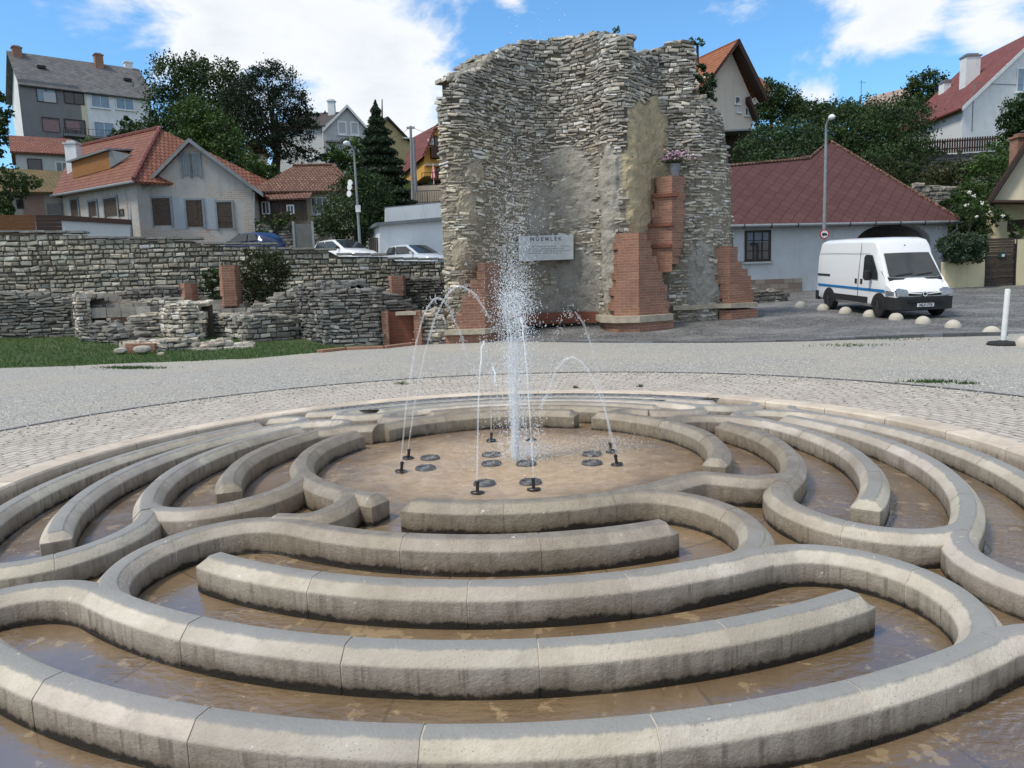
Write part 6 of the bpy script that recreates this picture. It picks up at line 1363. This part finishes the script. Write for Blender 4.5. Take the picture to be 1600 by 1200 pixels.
def make_van():
    o = thing('delivery_van', 'white high roof delivery van with a blue side stripe parked on the cobbles', 'van')
    def sec(zb, w, zs, ws, zt, wt, wr): return [(0, zb), (w - .08, zb), (w, zb + .1), (w + .0, zs * .62), (w, zs), (ws, (zs + zt) / 2 + .05), (wt, zt - .12), (wr, zt - .02), (wr - .12, zt + .015), (0, zt + .03)]
    st = [(-2.52, sec(.5, .88, 1.15, .86, 2.28, .78, .68)), (-2.48, sec(.38, .95, 1.15, .93, 2.36, .84, .76)), (-2.2, sec(.30, .98, 1.15, .955, 2.40, .86, .78)), (-1.0, sec(.30, .985, 1.15, .96, 2.43, .87, .78)), (.5, sec(.30, .985, 1.15, .955, 2.44, .86, .77)), (1.0, sec(.30, .985, 1.15, .945, 2.43, .84, .74)), (1.16, sec(.30, .985, 1.15, .94, 2.38, .86, .78)), (1.28, sec(.30, .985, 1.15, .93, 2.22, .87, .81)), (1.36, sec(.30, .985, 1.15, .925, 1.99, .87, .83)), (1.66, sec(.30, .98, 1.14, .935, 1.58, .91, .88)), (1.95, sec(.30, .97, 1.06, .945, 1.19, .935, .90)), (2.0, sec(.30, .965, 1.03, .92, 1.15, .89, .82)), (2.22, sec(.30, .95, .93, .89, 1.0, .85, .76)), (2.38, sec(.32, .92, .82, .85, .88, .80, .7)), (2.44, sec(.34, .90, .74, .82, .80, .76, .66)), (2.47, sec(.38, .88, .66, .80, .72, .74, .64))]
    loft(st, P_WHITE, o, sharp=22)
    # windscreen: three strips following the curve of the nose
    def ws(f, y):     # f 0 top .. 1 foot
        x = 1.385 + f * .545; z = 1.955 - f * .715; w = .735 + .10 * f; return Vector((x + .035 - .012 * y * y, y * w, z + .03 - .008 * y * y))
    mb = MB(); N = 8
    for i in range(6):
        for k in range(N): mb.face([ws((i + a) / 6, -1 + 2 * (k + b) / N) for a, b in ((0, 0), (1, 0), (1, 1), (0, 1))])
    mb.build('windscreen', CARGL, o, smooth=True, local=True)
    mb = MB(); mb.tube([ws(.97, -.75) + Vector((.02, 0, .02)), ws(.9, -.1) + Vector((.02, 0, .02))], .012, 6); mb.build('wiper', BLACKP, o, local=True); mb = MB(); mb.tube([ws(.97, 0.05) + Vector((.02, 0, .02)), ws(.88, .7) + Vector((.02, 0, .02))], .012, 6); mb.build('wiper', BLACKP, o, local=True)
    mb = MB(); mb.prism([(1.9, -.86, 1.235), (2.0, -.86, 1.15), (2.0, .86, 1.15), (1.9, .86, 1.235)], (0.0, 0, .022)); mb.build('scuttle', BLACKP, o, local=True)
    for s in (-1, 1):
        def sp(x, z): return Vector((x, s * (1.0 - max(0, z - 1.15) * .055), z))
        pts = [sp(.72, 1.18), sp(.70, 1.86), sp(.80, 1.93), sp(1.16, 1.93), sp(1.52, 1.42), sp(1.60, 1.18)]
        if s > 0: pts = pts[::-1]
        d_ = plate_poly('side_window', pts, CARGL, o, .01)
        mb = MB(); mb.tube([sp(1.12, 1.17) + Vector((0, s * .012, 0)), sp(1.10, 1.93) + Vector((0, s * .012, 0))], .018, 6); mb.build('window_divider', BLACKP, d_, local=True)
        mb = MB(); mb.obox(Vector((1.22, s * 1.13, 1.30)), Vector((.06, 0, 0)), Vector((0, .10, 0)), UP * .16); bm_ = mb.build('wing_mirror', BLACKP, o, local=True); md = bm_.modifiers.new('b', 'BEVEL'); md.width = .05; md.segments = 3
        plate_poly('blue_stripe', [(-2.35, s * .999, .80), (2.0, s * .999, .80), (2.0, s * .999, .88), (-2.35, s * .999, .88)][::-s], SBLUE, o, .008); 
        plate_poly('side_moulding', [(-1.25, s * 1.005, .40), (1.05, s * 1.005, .40), (1.05, s * 1.005, .60), (-1.25, s * 1.005, .60)][::-s], BLACKP, o, .03)
        for x in (.28, .62): plate_poly('door_handle', [(x - .06, s * 1.0, 1.0), (x + .06, s * 1.0, 1.0), (x + .06, s * 1.0, 1.16), (x - .06, s * 1.0, 1.16)][::-s], BLACKP, o, .025)
        plate_poly('door_rail', [(-2.4, s * .998, 1.17), (-1.5, s * .998, 1.17), (-1.5, s * .998, 1.24), (-2.4, s * .998, 1.24)][::-s], BLACKP, o, .02)
        for x in (.43,):
            mb = MB(); mb.tube([sp(x, .42) + Vector((0, s * -.001, 0)), sp(x, 1.15) + Vector((0, s * -.001, 0)), sp(x, 2.3) + Vector((0, s * -.006, 0))], .007, 4); mb.build('door_seam', BLACKP, o, local=True)
        mb = MB(); mb.tube([sp(-2.4, 1.95), sp(1.0, 1.98)], .006, 4); mb.build('roof_seam', METAL_G, o, local=True)
        for wx in (-1.5, 1.72):
            mb = MB(); pts = [Vector((wx + .44 * math.cos(t), s * .997, .33 + .44 * math.sin(t))) for t in [math.pi * i / 14 for i in range(15)]]; mb.prism(pts[::s], (0, s * -.04, 0)); mb.build('wheel_arch', BLACKP, o, local=True); wheel(o, wx, s * .90, .335, .22, s)
        mb = MB(); mb.prism([(2.2, s * .52, .71), (2.53, s * .52, .71), (2.515, s * .52, .79), (2.47, s * .52, .855), (2.3, s * .52, .93)][::1], (0, s * .37, 0)); mb.build('headlight', HEADL, o, local=True)
        plate_poly('turn_signal', [(2.06, s * .995, .71), (2.4, s * .92, .70), (2.4, s * .92, .83), (2.06, s * .99, .86)][::-s], HEADL, o, .03)
    mb = MB(); N = 14
    front = [(2.0, .99), (2.3, .985), (2.45, .93), (2.53, .75), (2.56, .4), (2.57, 0)]; fr2 = front + [(x, -y) for x, y in reversed(front[:-1])]
    for (a, b), (c_, d_) in zip(fr2, fr2[1:]):
        mb.face([(a, b, .28), (c_, d_, .28), (c_, d_, .66), (a, b, .66)]); mb.face([(a, b, .66), (c_, d_, .66), (c_ - .14, d_ * .92, .69), (a - .14, b * .92, .69)]); mb.face([(c_, d_, .28), (a, b, .28), (a - .2, b * .9, .24), (c_ - .2, d_ * .9, .24)])
    mb.build('bumper', BLACKP, o, local=True)
    mb = MB(); mb.prism([(2.585, -.55, .50), (2.585, .55, .50), (2.585, .55, .585), (2.585, -.55, .585)], (-.03, 0, 0)); mb.build('lower_grille', RAIL_B, o, local=True)
    mb = MB(); mb.prism([(2.50, -.5, .705), (2.50, .5, .705), (2.465, .52, .80), (2.465, -.52, .80)], (-.05, 0, 0)); gr_ = mb.build('grille', RAIL_B, o, local=True)
    for s in (-1, 1):
        mb = MB(); mb.tube([(2.515, s * .1, .755), (2.50, s * .54, .79)], .016, 6); mb.build('grille_bar', P_WHITE, gr_, local=True)
    mb = MB(); mb.prism([(2.53, -.085, .79), (2.535, -.06, .70), (2.54, 0, .675), (2.535, .06, .70), (2.53, .085, .79), (2.52, 0, .83)], (-.03, 0, 0)); em = mb.build('emblem', CHROME, gr_, local=True)
    mb = MB(); mb.prism([(2.548, -.03, .72), (2.548, .02, .71), (2.546, .045, .76), (2.543, .0, .80), (2.545, -.035, .77)], (-.012, 0, 0)); mb.build('emblem_relief', BLACKP, em, local=True)
    mb = MB(); mb.prism([(2.592, -.26, .37), (2.592, .26, .37), (2.592, .26, .48), (2.592, -.26, .48)], (-.03, 0, 0)); pl = mb.build('number_plate', FR_WHITE, o, local=True)
    tx = text_obj('registration', 'MLP-778', MAT_INK, .115, (2.596, -.0, .425), (0, 1, 0), (1, 0, 0), None, .002, .004); tx.parent = pl
    mb = MB(); mb.tube([(1.285, 0, 2.2), (1.30, 0, 2.2)], .03, 10); mb.build('roof_badge', BLACKP, o, local=True)
    mb = MB(); mb.prism([(-2.56, -.97, .3), (-2.56, .97, .3), (-2.3, 1.0, .3), (-2.3, -1.0, .3)], (0, 0, .32)); mb.build('rear_bumper', BLACKP, o, local=True)
    return o
van = make_van(); pv = onground(1376, 496); wx = (1.72, -.90); hd = R(-86)
cx_ = Vector((pv.x - (wx[0] * math.cos(hd) - wx[1] * math.sin(hd)), pv.y - (wx[0] * math.sin(hd) + wx[1] * math.cos(hd)), 0)); van.location = (cx_.x, cx_.y, gnd(cx_.x, cx_.y)); van.rotation_euler = (0, 0, hd)
van.rotation_euler = (0.0, math.atan(.05), hd)
def make_car(label, pnt, doors=3, L=3.8, W_=1.6, H=1.44, nose=.72):
    o = thing('parked_car', label, 'car', group='cars parked behind the retaining wall'); h = L / 2; w = W_ / 2
    def sec(zb, wl, zs): return [(0, zb), (wl - .06, zb), (wl, zb + .1), (wl, zs - .14), (wl - .04, zs - .03), (wl - .12, zs), (0, zs + .02)]
    loft([(-h, sec(.45, w - .16, .82)), (-h + .06, sec(.3, w - .05, .90)), (-h + .4, sec(.2, w, .93)), (0, sec(.2, w, .94)), (h - 1.25, sec(.2, w, .94)), (h - 1.0, sec(.2, w, .93)), (h - .5, sec(.2, w - .02, .84)), (h - .15, sec(.25, w - .08, nose)), (h - .02, sec(.3, w - .16, nose - .1)), (h, sec(.36, w - .2, nose - .2))], pnt, o, sharp=40)
    b0, t0, t1, b1 = -h + .1, -h + .48, h - 1.85, h - 1.02; zg, zr = .93, H
    def gs(z, wl, zt): return [(0, .85), (wl, .85), (wl, .93), (wl - .02, .95), (wl - .10 * (zt - .95) / .5 - .04, zt - .05), (wl - .17 * (zt - .95) / .5 - .1, zt), (0, zt + .02)]
    loft([(b0, gs(0, w - .06, .97)), (b0 + .14, gs(0, w - .04, 1.18)), (t0, gs(0, w - .03, zr - .05)), (t0 + .35, gs(0, w - .03, zr)), ((t0 + t1) / 2 + .2, gs(0, w - .03, zr + .01)), (t1, gs(0, w - .03, zr - .03)), ((t1 + b1) / 2, gs(0, w - .035, (zr + .95) / 2)), (b1, gs(0, w - .05, .955))], pnt, o, 'cabin', sharp=38)
    def wsp(f, y): x = t1 + .04 + (b1 - t1 - .06) * f; z = zr - .055 + (.985 - zr + .055) * f; return Vector((x + .045 - .05 * y * y, y * (w - .22 + .10 * f), z + .03))
    mb = MB()
    for i in range(5):
        for k in range(6): mb.face([wsp((i + a) / 5, -1 + 2 * (k + b) / 6) for a, b in ((0, 0), (1, 0), (1, 1), (0, 1))])
    mb.build('windscreen', CARGL, o, smooth=True, local=True)
    for s in (-1, 1):
        def sp(x, z): return Vector((x, s * (w - .018 - (z - .95) * .21), z))
        sx0, sx1 = t0 - .12, b1 - .16; mid = (t0 + t1) / 2 + (.05 if doors == 3 else -.05)
        for nm, pts in (('rear_window', [sp(sx0 + .02, 1.0), sp(t0 + .12, zr - .1), sp(mid - .05, zr - .08), sp(mid - .04, 1.0)]), ('front_window', [sp(mid + .04, 1.0), sp(mid + .03, zr - .08), sp(t1 - .02, zr - .1), sp(sx1, 1.0)])): plate_poly(nm, pts if s < 0 else pts[::-1], CARGL, o, .012)
        mb = MB(); mb.obox(Vector((b1 - .28, s * (w + .07), 1.0)), Vector((.05, 0, 0)), Vector((0, .08, 0)), UP * .06); bm_ = mb.build('wing_mirror', BLACKP if pnt is P_WHITE else pnt, o, local=True); md = bm_.modifiers.new('b', 'BEVEL'); md.width = .03; md.segments = 2
        for wx_ in (-h + .68, h - .72): wheel(o, wx_, s * (w - .08), .28, .17, s)
        mb = MB(); mb.prism([(h - .3, s * (w - .42), .62), (h - .08, s * (w - .42), .56), (h - .06, s * (w - .42), .68), (h - .34, s * (w - .42), .76)], (0, s * .3, 0)); mb.build('headlight', HEADL, o, local=True)
        plate_poly('door_seam', [(mid - .004, s * (w + .004), .3), (mid + .004, s * (w + .004), .3), (mid + .004, s * (w + .004), .93), (mid - .004, s * (w + .004), .93)][::-s], BLACKP, o, .003)
    mb = MB(); mb.prism([(h + .02, -w + .25, .28), (h + .02, w - .25, .28), (h + .02, w - .25, .5), (h + .02, -w + .25, .5)], (-.1, 0, 0)); mb.build('bumper', BLACKP, o, local=True)
    mb = MB(); mb.prism([(h + .04, -.24, .38), (h + .04, .24, .38), (h + .04, .24, .48), (h + .04, -.24, .48)], (-.03, 0, 0)); mb.build('number_plate', FR_WHITE, o, local=True)
    mb = MB(); mb.tube([(0, 0, H - .35), (0.02, 0, H - .35)], .01, 6); return o
def park(o, px, py, Y, hd, H=1.44):   # the roof's crown stands at this pixel
    p = P(px, py, Y); o.location = (p.x, p.y, p.z - H - .02); o.rotation_euler = (0, 0, R(hd))
park(make_car('small white hatchback with a dark mirror parked left of the white garage', P_WHITE, 3, 3.75, 1.62, 1.44), 538, 373.5, 38.5, -42)
park(make_car('pale silver hatchback parked beside the ruin before the white garage', P_SILV, 5, 3.8, 1.62, 1.44), 650, 381.5, 39.0, -42)
park(make_car('dark blue rounded car mostly hidden behind the stepped wall', P_BLUE, 5, 3.7, 1.6, 1.44), 388, 364.5, 39.5, 150)
# road behind the retaining wall
mb = MB(); rl = [(-90, 30.5), (134, 30.5), (430, 31), (730, 32)]
def zroad(X): return lin(X, [(-30, 3.4), (-19, 3.35), (-12.5, 2.95), (-8, 2.72), (-5, 2.45), (0, 2.2), (8, 1.5)])
for i in range(38):
    x0, x1 = -30 + i, -29 + i; mb.face([(x0, 27.6 + (x0 + 19) * .12, zroad(x0) - .1), (x1, 27.6 + (x1 + 19) * .12, zroad(x1) - .1), (x1, 45, zroad(x1) + .25), (x0, 45, zroad(x0) + .25)])
tag(mb.build('road', MAT_ROAD), kind='structure')
# ------------------------------------------------------------------ trees, shrubs, grass
def rand_in():
    while True:
        v = Vector((rnd.uniform(-1, 1), rnd.uniform(-1, 1), rnd.uniform(-1, 1)))
        if v.length <= 1: return v
def foliage(mb, blobs, n, size, pal, clump=.28, gaps=.0, shell=.55):
    """blobs: (centre, rx, ry, rz); leaves sit in clumps biased to the outside of each blob"""
    tot = sum(b[1] * b[3] for b in blobs)
    for c, rx, ry, rz in blobs:
        k = int(n * rx * rz / tot); nc = max(4, k // 26); per = max(6, k // nc)
        for _ in range(nc):
            d = rand_in(); d = d.normalized() * (shell + (1 - shell) * rnd.random() ** .7) if rnd.random() < .8 else d
            q = Vector((c.x + d.x * rx, c.y + d.y * ry, c.z + d.z * rz)); rad = clump * rnd.uniform(.6, 1.4) * (rx + rz) * .5; base = jit(pal[int(rnd.random() * len(pal))], .22, .06)
            for _ in range(per):
                e = Vector((rnd.gauss(0, .5), rnd.gauss(0, .5), rnd.gauss(0, .4))) * rad; leaf(mb, q + e, size * rnd.uniform(.6, 1.3), jit(base, .16, .04))
def px_blob(x, y, rx, ry, Y, dz=None): c = P(x, y, Y); s = Y / F; return (c, rx * s, (dz or rx * s), ry * s)
def tree(name, label, blobs, n, size, pal, cat='tree', trunk=None, group=None, clump=.28, Y=None, shell=.55, stem=True):
    bl = [px_blob(*b[:5], *(b[5:])) for b in blobs]; c0 = bl[0][0]; tb = P(trunk[0], trunk[1], blobs[0][4]) if trunk else Vector((c0.x, c0.y, c0.z - bl[0][3]))
    o = thing(name, label, cat, tuple(tb), group=group); mb = MB(); foliage(mb, bl, n, size, pal, clump, shell=shell); mb.build('crown' if cat == 'tree' else 'foliage', MAT_LEAF, o)
    if not stem: return o
    mb = MB(); r = (trunk[2] if trunk else .05); cc = sum((b[0] for b in bl), Vector()) / len(bl); top = cc + UP * bl[0][3] * .3
    mid = tb.lerp(top, .45) + Vector((rnd.uniform(-.2, .2) * r * 4, 0, 0)); mb.tube([tb - UP * .5, tb.lerp(mid, .5), mid, top], [r, r * .85, r * .7, r * .25], 8)
    for b in bl[:14]:
        s_ = tb.lerp(top, rnd.uniform(.35, .75)); e = b[0] + Vector((0, 0, -.1 * b[3])); mb.tube([s_, s_.lerp(e, .5) + UP * .1 * b[3], e], [r * .4, r * .28, r * .1], 5)
    mb.build('trunk' if cat == 'tree' else 'stem', MAT_BARK, o); return o
GD = [(.032, .062, .018), (.045, .082, .024), (.024, .046, .016)]; GM = [(.055, .105, .026), (.075, .135, .034), (.04, .08, .022)]; GP = [(.016, .028, .015), (.022, .036, .019), (.012, .022, .013)]; GL_ = [(.09, .13, .04), (.065, .105, .035), (.12, .15, .06)]; GB = [(.055, .06, .025), (.07, .065, .03), (.035, .05, .02)]; GN = [(.02, .04, .022), (.028, .052, .026)]
tree('broadleaf_tree', 'large dark broadleaf tree right of the slate roofed apartment house', [(275, 125, 42, 36, 62), (330, 150, 55, 48, 62), (262, 175, 36, 42, 62), (310, 210, 58, 50, 62), (360, 140, 36, 40, 62), (300, 112, 34, 26, 62), (250, 215, 26, 40, 62), (375, 200, 40, 50, 62), (270, 255, 40, 30, 62)], 26000, .125, GD, trunk=(315, 285, .35))
tree('black_pine', 'black pine with layered dark needle pads and a bare trunk', [(425, 125, 40, 24, 54), (395, 150, 46, 26, 54), (450, 160, 36, 24, 54), (410, 185, 60, 22, 54), (462, 200, 34, 20, 54), (440, 230, 46, 14, 54), (400, 215, 44, 20, 54), (488, 240, 26, 8, 54), (375, 175, 30, 30, 54), (470, 180, 26, 16, 54), (415, 108, 22, 12, 54), (455, 246, 40, 8, 54)], 24000, .085, GP, trunk=(428, 275, .34), clump=.24)
tree('walnut_tree', 'mid green bushy tree overhanging the roof of the derelict gabled house', [(310, 185, 34, 32, 50), (335, 215, 42, 40, 50), (352, 250, 42, 36, 50), (375, 280, 34, 26, 50), (300, 215, 30, 30, 50), (395, 262, 24, 26, 50), (330, 260, 30, 24, 50)], 15000, .105, GM, trunk=(345, 300, .2))
# spruce: tiers of drooping boughs
def spruce(name, label, x, yt, yb, rpx, Y, n, pal, size=.13):
    t_, b_ = P(x, yt, Y), P(x, yb, Y); H_ = t_.z - b_.z; r_ = rpx * Y / F; o = thing(name, label, 'tree', tuple(b_)); mb = MB()
    for i in range(n):
        f = rnd.random() ** .62; z = t_.z - f * H_; tier = .78 + .22 * math.cos((f * 13 % 1) * 6.28); a = rnd.random() * 6.283; lob = .8 + .28 * mnoise.noise((math.cos(a) * 1.6, math.sin(a) * 1.6, f * 9)); rad = r_ * (f ** .85) * tier * lob * (rnd.random() ** .38)
        q = Vector((b_.x + rad * math.cos(a), b_.y + rad * math.sin(a), z - rad * .22)); leaf(mb, q, size * rnd.uniform(.6, 1.3) * (.5 + .6 * f), jit(pal[int(rnd.random() * len(pal))], .25))
    mb.build('crown', MAT_LEAF, o); mb = MB(); mb.tube([b_ - UP * 1, t_], [.22, .03], 8); mb.build('trunk', MAT_BARK, o); return o
spruce('spruce_tree', 'tall dark conical spruce behind the street lamp with loudspeakers', 597, 155, 350, 88, 50, 30000, GN, .14)
tree('round_shrub', 'big dark rounded shrub behind the street lamp and white hatchback', [(555, 315, 46, 42, 42.5), (530, 340, 34, 34, 42.5), (580, 345, 34, 40, 42.5), (560, 285, 26, 20, 42.5), (520, 362, 30, 22, 42.5), (590, 305, 28, 34, 42.5)], 14000, .075, GD, 'shrub', trunk=(555, 390, .1))
tree('leafy_bush', 'mid green bush at the foot of the gabled house left of the spruce', [(548, 240, 34, 24, 58), (525, 255, 26, 18, 58), (575, 262, 24, 26, 58)], 2200, .16, GM, 'shrub')
tree('leafy_bush', 'dark bush growing before the balcony of the slate roofed house', [(203, 203, 20, 18, 66), (195, 217, 22, 14, 66), (215, 212, 14, 14, 66)], 1500, .16, GD, 'shrub')
tree('leafy_bush', 'pale flowering bush between the red roofs of small and old houses', [(155, 233, 30, 16, 56), (182, 226, 20, 12, 56), (138, 243, 16, 12, 56)], 1800, .15, GL_, 'shrub')
tree('leafy_bush', 'dark tree edge at the far left beside the apartment house', [(-6, 170, 16, 40, 64), (2, 205, 12, 18, 64), (-8, 225, 22, 30, 64)], 1500, .18, GD, 'tree', trunk=(-6, 260, .2))
tree('leafy_bush', 'pale green bush on the slope right of the derelict gabled house', [(400, 285, 22, 26, 48), (392, 262, 16, 20, 48), (420, 268, 16, 12, 48)], 1500, .13, GM, 'shrub')
tree('climbing_vine', 'dark green vine hanging over the mossy roof of the outbuilding', [(12, 276, 26, 16, 44.5), (22, 300, 18, 22, 44.5), (45, 284, 22, 10, 44.5), (8, 318, 14, 22, 44.5)], 2400, .1, [(.03, .06, .018), (.045, .075, .02)], 'vine')
tree('leafy_bush', 'overgrown brown green bush beside the cottage garden gate', [(425, 352, 24, 16, 41.8), (448, 345, 14, 14, 41.8), (505, 352, 16, 14, 41.8), (415, 370, 20, 12, 41.2)], 2000, .09, GD + GB, 'shrub')
tree('leafy_bush', 'olive green bush growing against the retaining wall among the ruins', [(412, 430, 36, 40, 25.6), (385, 445, 28, 28, 25.6), (435, 415, 22, 26, 25.6), (395, 405, 22, 16, 25.8), (425, 465, 28, 14, 25.4)], 6500, .05, [(.045, .052, .02), (.035, .045, .018), (.06, .06, .026)], 'shrub', trunk=(410, 478, .06))
tree('leafy_bush', 'small dark bush left of the tall red brick pier', [(330, 432, 14, 20, 25.6), (338, 450, 12, 16, 25.5), (322, 448, 10, 12, 25.5)], 1500, .045, GD, 'shrub')
# plants on the ruin
tree('ruin_shrub', 'leafy shrub rooted on the right shoulder of the tall ruin', [(1103, 132, 14, 18, 26.2), (1092, 112, 9, 14, 26.2), (1115, 152, 8, 6, 26.0)], 1500, .055, [(.03, .06, .03), (.045, .08, .035)], 'shrub')
tree('ruin_weed', 'tiny green weed on the very top of the ruin', [(960, 48, 9, 6, 24.6), (966, 45, 4, 4, 24.6)], 110, .035, GM, 'plant', clump=.4); tree('ruin_weed', 'green tuft on the top corner of the right ruin pier', [(1090, 68, 10, 7, 26.5), (1080, 64, 5, 4, 26.0)], 260, .045, GM, 'plant', clump=.4)
# the hillside on the right
HS = [('broadleaf_tree', 'dark tree on the slope just right of the beige gabled house', [(1205, 150, 24, 26, 60), (1225, 165, 26, 28, 60), (1195, 185, 22, 26, 60)], GD), ('hill_shrub', 'lower bright leaved hazel above the left part of the maroon roof', [(1200, 225, 42, 30, 48), (1240, 215, 38, 30, 48), (1170, 240, 26, 18, 48), (1270, 230, 24, 22, 47), (1215, 248, 50, 14, 46)], [(.04, .075, .03), (.05, .09, .035), (.03, .055, .022)]),
      ('hill_shrub', 'dark rounded tree top under the small bright cloud on the skyline', [(1258, 185, 40, 26, 66), (1300, 180, 38, 20, 66), (1240, 180, 20, 20, 66)], GD), ('hill_shrub', 'dark bushes behind the head of the right street lamp', [(1320, 195, 44, 30, 58), (1345, 180, 36, 26, 60), (1310, 220, 40, 24, 54)], GD), ('broadleaf_tree', 'large very dark tree left of the white house and fence', [(1400, 200, 50, 46, 52), (1380, 190, 38, 24, 54), (1360, 215, 40, 36, 52), (1420, 240, 36, 30, 50), (1375, 250, 40, 26, 49), (1432, 180, 20, 20, 54)], GD), ('broadleaf_tree', 'bushy tree standing against the sky left of the small chimney', [(1448, 138, 30, 26, 70), (1470, 142, 20, 20, 70), (1430, 150, 18, 18, 70), (1450, 165, 30, 18, 68)], GD),
      ('hill_shrub', 'brownish bush hanging over the dark terrace wall', [(1480, 275, 36, 22, 48), (1450, 285, 26, 18, 47), (1510, 268, 22, 14, 48)], GB), ('hill_shrub', 'green shrubs climbing the bank left of the cream house', [(1540, 275, 30, 34, 44), (1560, 245, 22, 26, 46), (1520, 305, 26, 26, 42), (1575, 225, 20, 18, 48)], GM), ('broadleaf_tree', 'dark tree at the right edge before the white gabled house', [(1590, 180, 24, 28, 47), (1575, 195, 16, 20, 47), (1610, 160, 26, 20, 47), (1600, 205, 20, 14, 47)], GD), ('hill_shrub', 'shadowy shrubs filling the gap right of the maroon roof', [(1500, 345, 22, 26, 40), (1525, 360, 24, 24, 39), (1480, 330, 16, 18, 41), (1540, 335, 18, 18, 40)], GD),
      ('hill_shrub', 'low shrubs on the bank behind the hip of the maroon roof', [(1400, 275, 36, 20, 46), (1360, 255, 36, 16, 46), (1440, 300, 22, 14, 44)], GD + GB), ('hill_shrub', 'distant dark hedge row along the skyline beyond the lamp', [(1400, 178, 40, 10, 75), (1345, 178, 30, 10, 75), (1290, 178, 30, 12, 78), (1240, 172, 30, 14, 78)], GD)]
for nm, lb, bl, pal in HS: tree(nm, lb, bl, 3000 + int(sum(b[2] * b[3] for b in bl) * 1.5), bl[0][4] * .0019, pal, 'tree' if 'tree' in nm else 'shrub', trunk=(bl[0][0], bl[0][1] + bl[0][3] + 20, .15), group='shrubs and trees on the slope')
tree('clipped_hedge', 'glossy leaved hedge growing over the yellow garden wall', [(1500, 388, 24, 20, 34.8), (1520, 385, 18, 18, 34.8), (1488, 398, 14, 14, 34.8), (1510, 400, 24, 10, 34.7), (1480, 385, 12, 18, 34.8), (1505, 378, 26, 14, 34.7), (1530, 395, 12, 16, 34.7)], 8000, .06, [(.05, .085, .05), (.035, .065, .035), (.075, .11, .07)], 'hedge', stem=False)
rb = tree('rose_bush', 'rose bush with white blossoms above the yellow garden wall', [(1515, 325, 24, 20, 36.6), (1540, 335, 24, 16, 36.6), (1565, 345, 16, 10, 36.4), (1500, 310, 16, 16, 37)], 2600, .07, GD + GM, 'shrub'); mb = MB()
for x, y in ((1521, 306), (1534, 318), (1548, 331), (1566, 338), (1514, 300), (1509, 320), (1527, 338)):
    q = P(x, y, 35.9)
    for _ in range(7): drop(mb, q + Vector((rnd.gauss(0, .05), 0, rnd.gauss(0, .04))), .045)
mb.build('white_blossoms', simple('white_petals', (.75, .73, .66), None, 8), rb)
tree('climbing_vine', 'reddish green creeper beside the dark shutter of the cream house', [(1592, 362, 16, 12, 36.2), (1610, 355, 16, 14, 36.2), (1580, 368, 10, 6, 36.2)], 900, .06, GB + GM, 'vine')
# rough ground cover on the slopes: nobody could count it
mb = MB()
for i in range(9000):
    if i % 2: X, Y = rnd.uniform(12, 42), rnd.uniform(42, 80); z = hill(X, Y)
    else: X, Y = rnd.uniform(-50, -4), rnd.uniform(47, 90); z = hill(X, Y)
    leaf(mb, Vector((X, Y, z + abs(rnd.gauss(0, .35)))), rnd.uniform(.2, .42), jit(GD[i % 3] if i % 5 else GM[i % 3], .3))
tag(mb.build('slope_undergrowth', MAT_LEAF), kind='stuff')
# lawn blades and weeds between the stones
mb = MB()
for i in range(26000):
    x = rnd.uniform(-60, 560); y = 541 + 36 * rnd.random() ** 1.0; p = PZ(x, y, 0.05)
    if p.y > 27 or p.x > GRX - .1: continue
    if rof(p) < gravel_edge(math.degrees(math.atan2(p.y - FC.y, p.x - FC.x))) - .02 - .35 * (rnd.random() ** 5): continue
    p.z = zgrass(p.x, p.y); h_ = rnd.uniform(.03, .09); a = rnd.random() * 6.28; w_ = Vector((math.cos(a), math.sin(a), 0)) * .008; tip = Vector((rnd.gauss(0, .03), rnd.gauss(0, .03), h_))
    mb.add([p - w_, p + w_, p + tip], [(0, 1, 2)], jit((.055, .115, .024), .32, .14))
tag(mb.build('lawn_grass', MAT_LEAF), kind='stuff')
mb = MB()
for cx_, cy_, rx, ry, n in ((205, 575, 46, 2.0, 900), (1455, 597, 40, 2, 260), (1330, 540, 60, 2.5, 200), (630, 600, 10, 1, 60), (1510, 600, 20, 1, 70), (1590, 455, 10, 2, 60), (1400, 530, 60, 3, 150), (900, 606, 4, .6, 25), (1000, 604, 5, .6, 25)):
    for _ in range(n):
        p = PZ(cx_ + rnd.gauss(0, rx * .5), cy_ + rnd.gauss(0, ry * .5), 0); p.z = 0.0; h_ = rnd.uniform(.02, .06); a = rnd.random() * 6.28; w_ = Vector((math.cos(a), math.sin(a), 0)) * .009; mb.add([p - w_, p + w_, p + Vector((rnd.gauss(0, .03), rnd.gauss(0, .03), h_))], [(0, 1, 2)], jit((.05, .10, .025), .25, .1))
tag(mb.build('gravel_weeds', MAT_LEAF), kind='stuff')
# loose gravel near the paving and at the gravel's edge
mb = MB(); 
for i in range(5000):
    a = rnd.uniform(0, 180); r_ = LINE_R + .1 + abs(rnd.gauss(0, 1.6)) if i % 3 else LINE_R - abs(rnd.gauss(0, .5)); p = pol(r_, a); p.z = .004; g_ = rnd.uniform(.22, .6); drop(mb, p, rnd.uniform(.007, .018), .7); 
    for k in range(8): mb.c[-1 - k] = (g_, g_ * .98, g_ * .92)
t_ = NT('loose_pebbles'); t_.fin(t_.attr('Col'), .9, .2); tag(mb.build('loose_gravel', t_.m), kind='stuff')
